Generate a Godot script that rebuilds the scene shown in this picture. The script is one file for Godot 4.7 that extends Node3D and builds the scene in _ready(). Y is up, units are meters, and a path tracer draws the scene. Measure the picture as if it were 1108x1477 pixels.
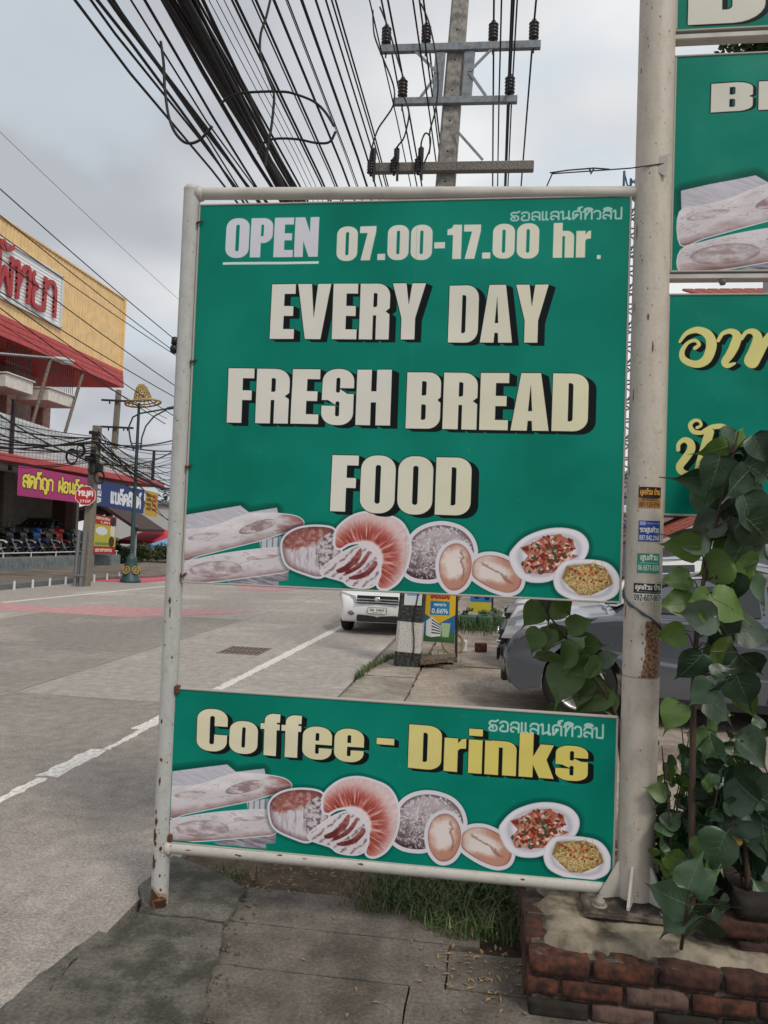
extends Node3D
# World frame: y up, the street runs along -z, the camera stands at x = 0, z = 0.

var rng := RandomNumberGenerator.new()
var mats := {}
var taken := {}
var font_bold: Font
const SZ := -3.133          # plane of the sign frame

# ---------------------------------------------------------------- mesh helpers
func mb() -> SurfaceTool:
	var st := SurfaceTool.new()
	st.begin(Mesh.PRIMITIVE_TRIANGLES)
	st.set_smooth_group(-1)
	return st

func tri(st: SurfaceTool, a: Vector3, b: Vector3, c: Vector3) -> void:   # counter-clockwise seen from outside
	st.add_vertex(a); st.add_vertex(c); st.add_vertex(b)

func quad(st: SurfaceTool, a: Vector3, b: Vector3, c: Vector3, d: Vector3) -> void:
	tri(st, a, b, c); tri(st, a, c, d)

func quad_uv(st: SurfaceTool, a: Vector3, b: Vector3, c: Vector3, d: Vector3, ua := Vector2(0, 1), ub := Vector2(1, 1), uc := Vector2(1, 0), ud := Vector2(0, 0)) -> void:
	for k in [[a, ua], [c, uc], [b, ub], [a, ua], [d, ud], [c, uc]]:
		st.set_uv(k[1]); st.add_vertex(k[0])

func xf(o: Vector3, yaw := 0.0, pitch := 0.0, roll := 0.0) -> Transform3D:
	return Transform3D(Basis.from_euler(Vector3(deg_to_rad(pitch), deg_to_rad(yaw), deg_to_rad(roll))), o)

func box(st: SurfaceTool, t: Transform3D, s: Vector3, bevel := 0.0) -> void:
	st.set_smooth_group(-1)
	var h := s * 0.5
	if bevel <= 0.0:
		var c := []
		for i in 8:
			c.append(t * Vector3(h.x if i & 1 else -h.x, h.y if i & 2 else -h.y, h.z if i & 4 else -h.z))
		quad(st, c[4], c[5], c[7], c[6]); quad(st, c[1], c[0], c[2], c[3])
		quad(st, c[5], c[1], c[3], c[7]); quad(st, c[0], c[4], c[6], c[2])
		quad(st, c[6], c[7], c[3], c[2]); quad(st, c[0], c[1], c[5], c[4])
		return
	var b := minf(bevel, minf(h.x, minf(h.y, h.z)) * 0.9)
	var f := {}
	for sx in [-1, 1]:
		for sy in [-1, 1]:
			for sz in [-1, 1]:
				var k := Vector3(sx, sy, sz)
				f[[k, 0]] = t * Vector3(sx * h.x, sy * (h.y - b), sz * (h.z - b))
				f[[k, 1]] = t * Vector3(sx * (h.x - b), sy * h.y, sz * (h.z - b))
				f[[k, 2]] = t * Vector3(sx * (h.x - b), sy * (h.y - b), sz * h.z)
	for ax in 3:
		var u := (ax + 1) % 3
		var v := (ax + 2) % 3
		for s0 in [-1, 1]:
			var q := []
			for p in [[-1, -1], [1, -1], [1, 1], [-1, 1]]:
				var k := Vector3.ZERO
				k[ax] = s0; k[u] = p[0]; k[v] = p[1]
				q.append(f[[k, ax]])
			if s0 > 0: quad(st, q[0], q[1], q[2], q[3])
			else: quad(st, q[3], q[2], q[1], q[0])
	for ax in 3:                                     # edges that run along ax
		var u := (ax + 1) % 3
		var v := (ax + 2) % 3
		for su in [-1, 1]:
			for sv in [-1, 1]:
				var k0 := Vector3.ZERO
				var k1 := Vector3.ZERO
				k0[ax] = -1; k1[ax] = 1
				k0[u] = su; k1[u] = su; k0[v] = sv; k1[v] = sv
				var a: Vector3 = f[[k0, u]]
				var b2: Vector3 = f[[k1, u]]
				var c: Vector3 = f[[k1, v]]
				var d: Vector3 = f[[k0, v]]
				if su * sv > 0: quad(st, d, c, b2, a)
				else: quad(st, a, b2, c, d)
	for sx in [-1, 1]:
		for sy in [-1, 1]:
			for sz in [-1, 1]:
				var k := Vector3(sx, sy, sz)
				if sx * sy * sz > 0: tri(st, f[[k, 0]], f[[k, 1]], f[[k, 2]])
				else: tri(st, f[[k, 0]], f[[k, 2]], f[[k, 1]])

func bar(st: SurfaceTool, a: Vector3, b: Vector3, w: float, d: float) -> void:   # a square bar from a to b
	var y := (b - a)
	var l := y.length()
	y /= l
	var x := y.cross(Vector3(0, 0, 1))
	if x.length() < 0.01: x = Vector3(1, 0, 0)
	x = x.normalized()
	var z := x.cross(y)
	box(st, Transform3D(Basis(x, y, z), (a + b) * 0.5), Vector3(w, l, d))

func tube(st: SurfaceTool, pts: Array, rad, sides := 8, cap := true) -> void:
	st.set_smooth_group(0)
	var n := pts.size()
	var rings := []
	var up := Vector3(0.137, 0.71, 0.31).normalized()
	for i in n:
		var dir: Vector3 = (pts[mini(i + 1, n - 1)] - pts[maxi(i - 1, 0)]).normalized()
		var x := dir.cross(up)
		if x.length() < 0.05: x = dir.cross(Vector3(1, 0, 0))
		x = x.normalized()
		var y := dir.cross(x).normalized()
		up = -x.cross(dir) if false else up
		var r: float = rad[i] if rad is Array else rad
		var ring := []
		for k in sides:
			var a := TAU * k / sides
			ring.append(pts[i] + (x * cos(a) + y * sin(a)) * r)
		rings.append(ring)
	for i in n - 1:
		for k in sides:
			var k2 := (k + 1) % sides
			quad(st, rings[i][k], rings[i][k2], rings[i + 1][k2], rings[i + 1][k])
	if cap:
		st.set_smooth_group(-1)
		for k in sides:
			var k2 := (k + 1) % sides
			tri(st, pts[0], rings[0][k2], rings[0][k])
			tri(st, pts[n - 1], rings[n - 1][k], rings[n - 1][k2])

func lathe(st: SurfaceTool, t: Transform3D, prof: Array, sides := 16) -> void:   # prof: Vector2(radius, y) upwards
	for i in prof.size() - 1:
		st.set_smooth_group(i % 2 + 1 if prof.size() > 2 and false else 0)
		for k in sides:
			var a := TAU * k / sides
			var b := TAU * (k + 1) / sides
			var p: Vector2 = prof[i]
			var q: Vector2 = prof[i + 1]
			var A := t * Vector3(p.x * sin(a), p.y, p.x * cos(a))
			var B := t * Vector3(p.x * sin(b), p.y, p.x * cos(b))
			var C := t * Vector3(q.x * sin(b), q.y, q.x * cos(b))
			var D := t * Vector3(q.x * sin(a), q.y, q.x * cos(a))
			if p.x > 0.0001: tri(st, A, B, C)
			if q.x > 0.0001: tri(st, A, C, D)

func prism(st: SurfaceTool, t: Transform3D, poly: PackedVector2Array, z0: float, z1: float) -> void:
	st.set_smooth_group(-1)
	if Geometry2D.is_polygon_clockwise(poly):
		poly = poly.duplicate()
		poly.reverse()
	var ix := Geometry2D.triangulate_polygon(poly)
	for i in range(0, ix.size(), 3):
		var a := poly[ix[i]]
		var b := poly[ix[i + 1]]
		var c := poly[ix[i + 2]]
		if (b - a).cross(c - a) < 0.0:
			var w := b
			b = c; c = w
		tri(st, t * Vector3(a.x, a.y, z1), t * Vector3(b.x, b.y, z1), t * Vector3(c.x, c.y, z1))
		tri(st, t * Vector3(a.x, a.y, z0), t * Vector3(c.x, c.y, z0), t * Vector3(b.x, b.y, z0))
	for i in poly.size():
		var a := poly[i]
		var b := poly[(i + 1) % poly.size()]
		quad(st, t * Vector3(a.x, a.y, z0), t * Vector3(b.x, b.y, z0), t * Vector3(b.x, b.y, z1), t * Vector3(a.x, a.y, z1))

func slab(st: SurfaceTool, pts: Array, y0: float, y1: float) -> void:   # pts: Vector2(x, z) outline of a flat piece on the ground
	var p := PackedVector2Array()
	for v in pts: p.append(Vector2(v.x, -v.y))
	prism(st, Transform3D(Basis(Vector3(1, 0, 0), Vector3(0, 0, -1), Vector3(0, 1, 0)), Vector3.ZERO), p, y0, y1)

func ball(st: SurfaceTool, t: Transform3D, r: Vector3, sides := 12, rings := 7) -> void:
	var prof := []
	for i in rings + 1:
		var a := -PI / 2 + PI * i / rings
		prof.append(Vector2(cos(a), sin(a)))
	lathe(st, t * Transform3D(Basis.from_scale(r), Vector3.ZERO), prof, sides)

func done(st: SurfaceTool, called: String, m: Material, parent: Node = self, at := Transform3D.IDENTITY, uvs := false) -> MeshInstance3D:
	st.generate_normals()
	var o := MeshInstance3D.new()
	o.mesh = st.commit()
	o.material_override = null
	o.mesh.surface_set_material(0, m)
	return place(o, called, parent, at)

func place(o: Node3D, called: String, parent: Node, at := Transform3D.IDENTITY) -> Node3D:
	if parent == self:
		o.name = numbered(called)
		add_child(o)
	else:
		o.name = called
		parent.add_child(o, true)
	o.transform = at
	return o

func inst(mesh: Mesh, called: String, m: Material, parent: Node, at: Transform3D) -> MeshInstance3D:
	var o := MeshInstance3D.new()
	o.mesh = mesh
	if m: o.set_surface_override_material(0, m)
	return place(o, called, parent, at)

func numbered(called: String) -> String:
	var n: int = taken.get(called, 0)
	taken[called] = n + 1
	return called if n == 0 else "%s_%03d" % [called, n]

func thing(called: String, label: String, category: String, at := Transform3D.IDENTITY, group := "") -> Node3D:
	var o := Node3D.new()
	place(o, called, self, at)
	return tag(o, label, category, group)

func tag(o: Node, label: String, category: String, group := "", kind := "") -> Node:
	o.set_meta("label", label)
	if category: o.set_meta("category", category)
	if group: o.set_meta("group", group)
	if kind: o.set_meta("kind", kind)
	return o

func struct(o: Node) -> Node:
	o.set_meta("kind", "structure")
	return o

# ---------------------------------------------------------------- materials
func lin(r: float, g: float, b: float) -> Color:
	return Color(r, g, b).linear_to_srgb()

func mat(key: String, c: Color, rough := 0.8, metal := 0.0, spec := 0.5) -> StandardMaterial3D:
	if mats.has(key): return mats[key]
	var m := StandardMaterial3D.new()
	m.resource_name = key
	m.albedo_color = c
	m.roughness = rough
	m.metallic = metal
	m.metallic_specular = spec
	mats[key] = m
	return m

func noise_tex(sd: int, freq: float, cols: Array, offs: Array, size := 512, oct := 6, type := FastNoiseLite.TYPE_PERLIN, gain := 0.62) -> NoiseTexture2D:
	var n := FastNoiseLite.new()
	n.seed = sd
	n.noise_type = type
	n.frequency = freq
	n.fractal_octaves = oct
	n.fractal_gain = gain
	var t := NoiseTexture2D.new()
	t.width = size
	t.height = size
	t.seamless = true
	t.noise = n
	var g := Gradient.new()
	g.colors = PackedColorArray(cols)
	g.offsets = PackedFloat32Array(offs)
	t.color_ramp = g
	return t

func bump_tex(sd: int, freq: float, strength := 4.0, size := 512, oct := 5) -> NoiseTexture2D:
	var n := FastNoiseLite.new()
	n.seed = sd
	n.noise_type = FastNoiseLite.TYPE_PERLIN
	n.frequency = freq
	n.fractal_octaves = oct
	n.fractal_gain = 0.62
	var t := NoiseTexture2D.new()
	t.width = size
	t.height = size
	t.seamless = true
	t.noise = n
	t.as_normal_map = true
	t.bump_strength = strength
	return t

const OWN_PATTERN := ["dirt", "road_concrete", "road_concrete_worn", "forecourt", "gutter_concrete", "verge_soil", "apron_concrete", "paving_concrete", "worn_white_paint", "chipped_white_paint", "chipped_black_paint", "pale_mortar_cap", "grey_mortar", "brick_tone_0", "brick_tone_1", "brick_tone_2", "grimy_steel", "old_cream_paint", "dry_leaf", "rubble_dirty", "far_footway", "gravel"]
var shares := {}

func shared(key: String, make: Callable) -> Texture2D:
	if not shares.has(key): shares[key] = make.call()
	return shares[key]

func grit() -> Texture2D:                              # grey pattern of worn concrete: patches, sand, stones, pits; mean about 0.8
	var layers := []
	for q in [[0.012, 4, FastNoiseLite.TYPE_PERLIN], [0.09, 3, FastNoiseLite.TYPE_PERLIN], [0.45, 2, FastNoiseLite.TYPE_VALUE], [0.085, 1, FastNoiseLite.TYPE_CELLULAR], [0.05, 1, FastNoiseLite.TYPE_CELLULAR]]:
		var n := FastNoiseLite.new()
		n.seed = layers.size() + 61
		n.frequency = q[0]
		n.fractal_octaves = q[1]
		n.noise_type = q[2]
		n.cellular_return_type = FastNoiseLite.RETURN_DISTANCE
		var im := n.get_seamless_image(1024, 1024, false, false, 0.1, q[2] != FastNoiseLite.TYPE_CELLULAR)
		im.convert(Image.FORMAT_L8)
		layers.append(im.get_data())
	var out := PackedByteArray()
	out.resize(1024 * 1024)
	var a: PackedByteArray = layers[0]
	var b: PackedByteArray = layers[1]
	var c: PackedByteArray = layers[2]
	var d: PackedByteArray = layers[3]
	var e: PackedByteArray = layers[4]
	for i in out.size():
		var v := 214.0 + (a[i] - 128) * 0.16 + (b[i] - 128) * 0.3 + (c[i] - 128) * 0.24
		if d[i] < 22: v += 26.0 if (e[i] & 4) == 0 else -56.0        # stones and pits
		out[i] = int(clampf(v, 60.0, 255.0))
	return ImageTexture.create_from_image(Image.create_from_data(1024, 1024, false, Image.FORMAT_L8, out))

# a surface of mottled colour: cols from dark to light, metres = size of one repeat
func rough_mat(key: String, cols: Array, metres: float, freq := 0.02, rough := 0.9, bump := 0.0, world := true, offs := [], grainy := false) -> StandardMaterial3D:
	if mats.has(key): return mats[key]
	var m := mat(key, Color.WHITE, rough)
	if offs.is_empty():
		for i in cols.size(): offs.append(0.22 + 0.56 * i / maxf(1, cols.size() - 1))
	if key in OWN_PATTERN:
		if grainy:
			m.albedo_color = cols[-1]
			m.albedo_texture = shared("grit", grit)
		else: m.albedo_texture = noise_tex(hash(key) % 9999, freq, cols, offs, 1024 if grainy else 512, 7, FastNoiseLite.TYPE_PERLIN, 0.84 if grainy else 0.62)
	else:                                            # tones of one hue share a few grey patterns
		var hi: Color = cols[-1]
		var ratio: float = snappedf(clampf(cols[0].srgb_to_linear().get_luminance() / maxf(hi.srgb_to_linear().get_luminance(), 0.001), 0.2, 0.9), 0.2)
		var fq := 0.015 if freq < 0.025 else 0.045
		m.albedo_color = hi
		m.albedo_texture = shared("grey_%s_%s" % [ratio, fq], func():
			var lo := Color(ratio, ratio, ratio).linear_to_srgb()
			return noise_tex(int(ratio * 50 + fq * 1000), fq, [lo, lo.lerp(Color.WHITE, 0.6), Color.WHITE], [0.22, 0.5, 0.78]))
	m.uv1_triplanar = true
	m.uv1_world_triplanar = world
	m.uv1_scale = Vector3.ONE / metres
	if bump > 0.0:
		m.normal_enabled = true
		m.normal_texture = shared("bump_%s" % (freq > 0.025), func(): return bump_tex(11, freq * 2.0, 6.0))
		m.normal_scale = bump
	return m

func macro(m: StandardMaterial3D, sd: int, lo: Color, hi: Color, metres: float, freq := 0.012) -> void:   # coarse patches multiplied over a fine pattern
	m.detail_enabled = true
	m.detail_blend_mode = BaseMaterial3D.BLEND_MODE_MUL
	m.detail_albedo = shared("macro_%s" % lo.to_html(), func(): return noise_tex(sd, freq, [lo, hi, Color.WHITE], [0.25, 0.5, 0.75]))
	m.detail_uv_layer = BaseMaterial3D.DETAIL_UV_2
	m.uv2_triplanar = true
	m.uv2_world_triplanar = true
	m.uv2_scale = Vector3.ONE / metres

func print_mat(key: String, img: Image, rough := 0.5) -> StandardMaterial3D:
	var m := mat(key, Color.WHITE, rough)
	m.albedo_texture = ImageTexture.create_from_image(img)
	m.texture_repeat = false
	return m

# ---------------------------------------------------------------- flat print: a small rasteriser
class Pic:
	var im: Image
	var w: int
	var h: int
	var s: float               # pixels per unit
	var ox: float
	var oy: float              # the unit position of the picture's left top corner; y runs up
	var cov: PackedFloat32Array
	var bx: int
	var by: int
	var bw: int
	var bh: int

	func _init(x0: float, y0: float, x1: float, y1: float, scale: float, base: Color) -> void:
		s = scale
		ox = x0
		oy = y1
		w = int(round((x1 - x0) * s))
		h = int(round((y1 - y0) * s))
		im = Image.create(w, h, false, Image.FORMAT_RGB8)
		im.fill(base)

	func px(p: Vector2) -> Vector2:
		return Vector2((p.x - ox) * s, (oy - p.y) * s)

	func start(lo: Vector2, hi: Vector2) -> void:      # pixel box that the next shapes lie in
		bx = maxi(0, int(floor(lo.x)) - 2)
		by = maxi(0, int(floor(lo.y)) - 2)
		bw = maxi(0, mini(w, int(ceil(hi.x)) + 3) - bx)
		bh = maxi(0, mini(h, int(ceil(hi.y)) + 3) - by)
		cov = PackedFloat32Array()
		cov.resize(bw * bh)

	func start_units(a: Vector2, b: Vector2) -> void:
		var p := px(a)
		var q := px(b)
		start(p.min(q), p.max(q))

	# how: 0 union, 1 cut out, 2 add
	func poly(pts: PackedVector2Array, how := 0) -> void:
		if bw <= 0 or bh <= 0: return
		var q := PackedVector2Array()
		var lo := 1e9
		var hi := -1e9
		for p in pts:
			var v := px(p)
			q.append(v)
			lo = minf(lo, v.y)
			hi = maxf(hi, v.y)
		var n := q.size()
		var row := PackedFloat32Array()
		row.resize(bw)
		for y in range(maxi(by, int(floor(lo))), mini(by + bh, int(ceil(hi)) + 1)):
			row.fill(0.0)
			var x_lo := bw
			var x_hi := 0
			for k in 3:
				var sy := y + (k + 0.5) / 3.0
				var xs: Array[float] = []
				for i in n:
					var a := q[i]
					var b := q[(i + 1) % n]
					if (a.y > sy) != (b.y > sy):
						xs.append(a.x + (sy - a.y) / (b.y - a.y) * (b.x - a.x) - bx)
				xs.sort()
				for i in range(0, xs.size() - 1, 2):
					var xa := clampf(xs[i], 0.0, bw)
					var xb := clampf(xs[i + 1], 0.0, bw)
					if xb <= xa: continue
					var ia := int(xa)
					var ib := mini(int(xb), bw - 1)
					x_lo = mini(x_lo, ia)
					x_hi = maxi(x_hi, ib + 1)
					if ia == ib:
						row[ia] += (xb - xa) / 3.0
					else:
						row[ia] += (ia + 1 - xa) / 3.0
						for x in range(ia + 1, ib): row[x] += 1.0 / 3.0
						row[ib] += (xb - ib) / 3.0
			var at := (y - by) * bw
			for x in range(x_lo, x_hi):
				var c := minf(row[x], 1.0)
				if how == 0: cov[at + x] = maxf(cov[at + x], c)
				elif how == 1: cov[at + x] = minf(cov[at + x], 1.0 - c)
				else: cov[at + x] = minf(1.0, cov[at + x] + c)

	func stroke(pts: Array, rad) -> void:              # a round brush along the points; rad in units, or one for each point
		for i in pts.size() - 1:
			var a := px(pts[i])
			var b := px(pts[i + 1])
			var ra: float = (rad[i] if rad is Array else rad) * s
			var rb: float = (rad[i + 1] if rad is Array else rad) * s
			var rm := maxf(ra, rb) + 1.0
			var d := b - a
			var l2 := maxf(d.length_squared(), 1e-6)
			for y in range(maxi(by, int(minf(a.y, b.y) - rm)), mini(by + bh, int(maxf(a.y, b.y) + rm) + 1)):
				for x in range(maxi(bx, int(minf(a.x, b.x) - rm)), mini(bx + bw, int(maxf(a.x, b.x) + rm) + 1)):
					var p := Vector2(x + 0.5, y + 0.5)
					var t := clampf((p - a).dot(d) / l2, 0.0, 1.0)
					var c := clampf(lerpf(ra, rb, t) - p.distance_to(a + d * t) + 0.5, 0.0, 1.0)
					var at := (y - by) * bw + x - bx
					if c > cov[at]: cov[at] = c

	func ink(paint, dx := 0, dy := 0, alpha := 1.0) -> void:    # paint: a Color, or a Callable of the unit position that gives one
		var flat: bool = paint is Color
		for y in bh:
			var Y := y + by + dy
			if Y < 0 or Y >= h: continue
			for x in bw:
				var c := cov[y * bw + x] * alpha
				if c <= 0.004: continue
				var X := x + bx + dx
				if X < 0 or X >= w: continue
				var col: Color = paint if flat else paint.call(ox + (X + 0.5) / s, oy - (Y + 0.5) / s)
				im.set_pixel(X, Y, col if c >= 0.996 else im.get_pixel(X, Y).lerp(col, c))

	func rect(x0: float, y0: float, x1: float, y1: float, paint, alpha := 1.0) -> void:
		start_units(Vector2(x0, y0), Vector2(x1, y1))
		poly(PackedVector2Array([Vector2(x0, y0), Vector2(x1, y0), Vector2(x1, y1), Vector2(x0, y1)]))
		ink(paint, 0, 0, alpha)

	func shape(pts: Array, paint, alpha := 1.0) -> void:
		var p := PackedVector2Array(pts)
		var lo := p[0]
		var hi := p[0]
		for v in p:
			lo = lo.min(v)
			hi = hi.max(v)
		start_units(lo, hi)
		poly(p)
		ink(paint, 0, 0, alpha)

	func ell(cx: float, cy: float, rx: float, ry: float, deg: float, paint, alpha := 1.0) -> void:
		var pts := []
		for k in 40:
			var a := TAU * k / 40
			pts.append(Vector2(cx, cy) + Vector2(cos(a) * rx, sin(a) * ry).rotated(deg_to_rad(deg)))
		shape(pts, paint, alpha)

func rrect(x0: float, y0: float, x1: float, y1: float, tl: float, tr_: float, br: float, bl: float) -> PackedVector2Array:
	var p := PackedVector2Array()
	for k in [[x1 - tr_, y1 - tr_, tr_, 0.0], [x0 + tl, y1 - tl, tl, 90.0], [x0 + bl, y0 + bl, bl, 180.0], [x1 - br, y0 + br, br, 270.0]]:
		var n := 1 if k[2] < 0.01 else 7
		for i in n:
			var a := deg_to_rad(k[3] + (90.0 * i / 6.0 if n > 1 else 0.0))
			p.append(Vector2(k[0] + cos(a) * k[2], k[1] + sin(a) * k[2]))
	return p

# heavy condensed capitals; cap height 100. Returns [width, [[how, outline], ...]]
func glyph(ch: String) -> Array:
	var R := func(x0, y0, x1, y1): return rrect(x0, y0, x1, y1, 0, 0, 0, 0)
	var P := func(a: Array):
		var p := PackedVector2Array()
		for i in range(0, a.size(), 2): p.append(Vector2(a[i], a[i + 1]))
		return p
	match ch:
		"E": return [44, [[0, R.call(0, 0, 44, 100)], [1, R.call(24, 60, 50, 82)], [1, R.call(24, 18, 50, 42)], [1, R.call(41, 40, 50, 62)]]]
		"F": return [42, [[0, R.call(0, 0, 42, 100)], [1, R.call(24, 60, 50, 82)], [1, R.call(24, -2, 50, 42)], [1, R.call(39, 40, 50, 62)]]]
		"V": return [60, [[0, P.call([0, 100, 25, 100, 30.5, 38, 36, 100, 60, 100, 44, 0, 16, 0])]]]
		"R": return [53, [[0, rrect(0, 0, 53, 100, 0, 22, 0, 0)], [1, rrect(24, 58, 30.5, 83, 0, 3, 3, 0)], [1, R.call(24, -2, 29.5, 43)], [1, P.call([54, 57, 46, 50, 54, 44])]]]
		"P": return [51, [[0, R.call(0, 0, 24, 100)], [0, rrect(0, 36, 51, 100, 0, 22, 22, 0)], [1, rrect(24, 53, 30, 83, 0, 3, 3, 0)]]]
		"B": return [54, [[0, rrect(0, 0, 54, 100, 0, 20, 20, 0)], [1, rrect(24, 59, 31, 84, 0, 3, 3, 0)], [1, rrect(24, 16, 31, 43, 0, 3, 3, 0)], [1, P.call([55, 57, 49, 51, 55, 45])]]]
		"D": return [54, [[0, rrect(0, 0, 54, 100, 0, 22, 22, 0)], [1, rrect(24, 17, 31, 83, 0, 4, 4, 0)]]]
		"O", "0": return [54, [[0, rrect(0, -1, 54, 101, 24, 24, 24, 24)], [1, rrect(23, 16, 31, 84, 4, 4, 4, 4)]]]
		"C": return [54, [[0, rrect(0, -1, 54, 101, 24, 24, 24, 24)], [1, rrect(23, 16, 31, 84, 4, 4, 4, 4)], [1, R.call(29, 40, 56, 60)]]]
		"N": return [54, [[0, R.call(0, 0, 20, 100)], [0, R.call(34, 0, 54, 100)], [0, P.call([0, 100, 22, 100, 54, 0, 33, 0])]]]
		"H": return [54, [[0, R.call(0, 0, 23, 100)], [0, R.call(31, 0, 54, 100)], [0, R.call(20, 41, 34, 61)]]]
		"A": return [58, [[0, P.call([14, 100, 44, 100, 58, 0, 33, 0, 32, 17, 26, 17, 25, 0, 0, 0])], [1, P.call([29, 80, 32, 34, 26, 34])]]]
		"Y": return [58, [[0, P.call([0, 100, 24, 100, 29, 62, 34, 100, 58, 100, 41, 38, 41, 0, 17, 0, 17, 38])]]]
		"S", "s":
			var k := 1.0 if ch == "S" else 0.77
			var q := [[0, rrect(0, -1, 50, 101, 22, 22, 22, 22)], [1, rrect(22, 58, 28, 85, 3, 3, 3, 3)], [1, P.call([26, 66, 52, 66, 52, 56, 40, 56])], [1, P.call([-2, 34, 24, 34, 10, 44, -2, 44])], [1, rrect(22, 15, 28, 42, 3, 3, 3, 3)]]
			for e in q:
				for i in e[1].size(): e[1][i].y *= k
			return [50, q]
		"o": return [50, [[0, rrect(0, -1, 50, 77, 22, 22, 22, 22)], [1, rrect(22, 14, 28, 62, 3, 3, 3, 3)]]]
		"e": return [50, [[0, rrect(0, -1, 50, 77, 22, 22, 22, 22)], [1, rrect(22, 44, 28, 62, 3, 3, 0, 0)], [1, rrect(22, 13, 28, 35, 0, 0, 3, 3)], [1, R.call(27, 27, 52, 35)]]]
		"f": return [33, [[0, R.call(7, 0, 29, 84)], [0, rrect(7, 80, 34, 100, 16, 0, 0, 0)], [0, R.call(0, 62, 34, 76)]]]
		"h": return [50, [[0, R.call(0, 0, 22, 100)], [0, rrect(10, 0, 50, 77, 0, 18, 0, 0)], [1, R.call(22, -2, 28, 62)]]]
		"n": return [50, [[0, R.call(0, 0, 22, 76)], [0, rrect(10, 0, 50, 77, 0, 18, 0, 0)], [1, R.call(22, -2, 28, 62)]]]
		"r": return [35, [[0, R.call(0, 0, 22, 76)], [0, P.call([20, 62, 28, 75, 35, 77, 35, 54, 26, 53, 20, 46])]]]
		"i": return [22, [[0, R.call(0, 0, 22, 76)], [0, R.call(0, 84, 22, 100)]]]
		"k": return [53, [[0, R.call(0, 0, 22, 100)], [0, P.call([20, 42, 33, 76, 54, 76, 43, 42, 55, 0, 32, 0, 20, 34])]]]
		"1": return [36, [[0, R.call(14, 0, 36, 100)], [0, P.call([0, 86, 10, 90, 16, 100, 22, 100, 22, 70, 0, 70])]]]
		"7": return [42, [[0, P.call([0, 100, 42, 100, 42, 82, 28, 0, 4, 0, 20, 80, 0, 80])]]]
		".": return [20, [[0, R.call(0, 0, 20, 18)]]]
		"-": return [27, [[0, R.call(0, 32, 27, 50)]]]
	return [24, []]

# draws words to fill a box of the picture, with an outline and a block shadow in black if shade > 0
func words(pic: Pic, text: String, x0: float, x1: float, y0: float, y1: float, paint, shade := 0.0, gap := 4.0) -> void:
	var total := -gap
	for ch in text: total += glyph(ch)[0] + gap
	var sx := (x1 - x0) / total
	var sy := (y1 - y0) / 100.0
	var jobs := []
	var at := x0
	for ch in text:
		var g := glyph(ch)
		if not g[1].is_empty():
			pic.start_units(Vector2(at - 2.0 / pic.s, y0 - 0.05 * (y1 - y0)), Vector2(at + (g[0] + 2) * sx, y1 + 0.05 * (y1 - y0)))
			for e in g[1]:
				var p := PackedVector2Array()
				for v in e[1]: p.append(Vector2(at + v.x * sx, y0 + v.y * sy))
				pic.poly(p, e[0])
			jobs.append([pic.cov, pic.bx, pic.by, pic.bw, pic.bh])
		at += (g[0] + gap) * sx
	if shade > 0.0:
		var black := Color8(16, 24, 26)
		var n := int(round(shade * pic.s))
		for j in jobs:
			_load(pic, j)
			for k in range(1, n + 1, 2): pic.ink(black, k, int(k * 0.45))
			pic.ink(black, n, int(n * 0.45))
			for o in [[-2, 0], [2, 0], [0, -2], [0, 2]]: pic.ink(black, o[0], o[1])
	for j in jobs:
		_load(pic, j)
		pic.ink(paint)

func _load(pic: Pic, j: Array) -> void:
	pic.cov = j[0]
	pic.bx = j[1]; pic.by = j[2]; pic.bw = j[3]; pic.bh = j[4]

# plain lettering in a system font, printed into the picture
func type(pic: Pic, text: String, x0: float, x1: float, y0: float, y1: float, paint) -> void:
	var tm := TextMesh.new()
	tm.font = font_bold
	tm.text = text
	tm.font_size = 64
	tm.depth = 0.0
	tm.pixel_size = 0.01
	var arr := tm.get_mesh_arrays()
	var v: PackedVector3Array = arr[Mesh.ARRAY_VERTEX]
	var ix = arr[Mesh.ARRAY_INDEX]
	if v.is_empty(): return
	var lo := v[0]
	var hi := v[0]
	for p in v:
		lo = lo.min(p)
		hi = hi.max(p)
	var f := func(p: Vector3) -> Vector2:
		return Vector2(lerpf(x0, x1, (p.x - lo.x) / maxf(hi.x - lo.x, 1e-5)), lerpf(y0, y1, (p.y - lo.y) / maxf(hi.y - lo.y, 1e-5)))
	pic.start_units(Vector2(x0, y0), Vector2(x1, y1))
	var n: int = ix.size() if ix else v.size()
	for i in range(0, n, 3):
		var a: int = ix[i] if ix else i
		var b: int = ix[i + 1] if ix else i + 1
		var c: int = ix[i + 2] if ix else i + 2
		pic.poly(PackedVector2Array([f.call(v[a]), f.call(v[b]), f.call(v[c])]), 2)
	pic.ink(paint)

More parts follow.
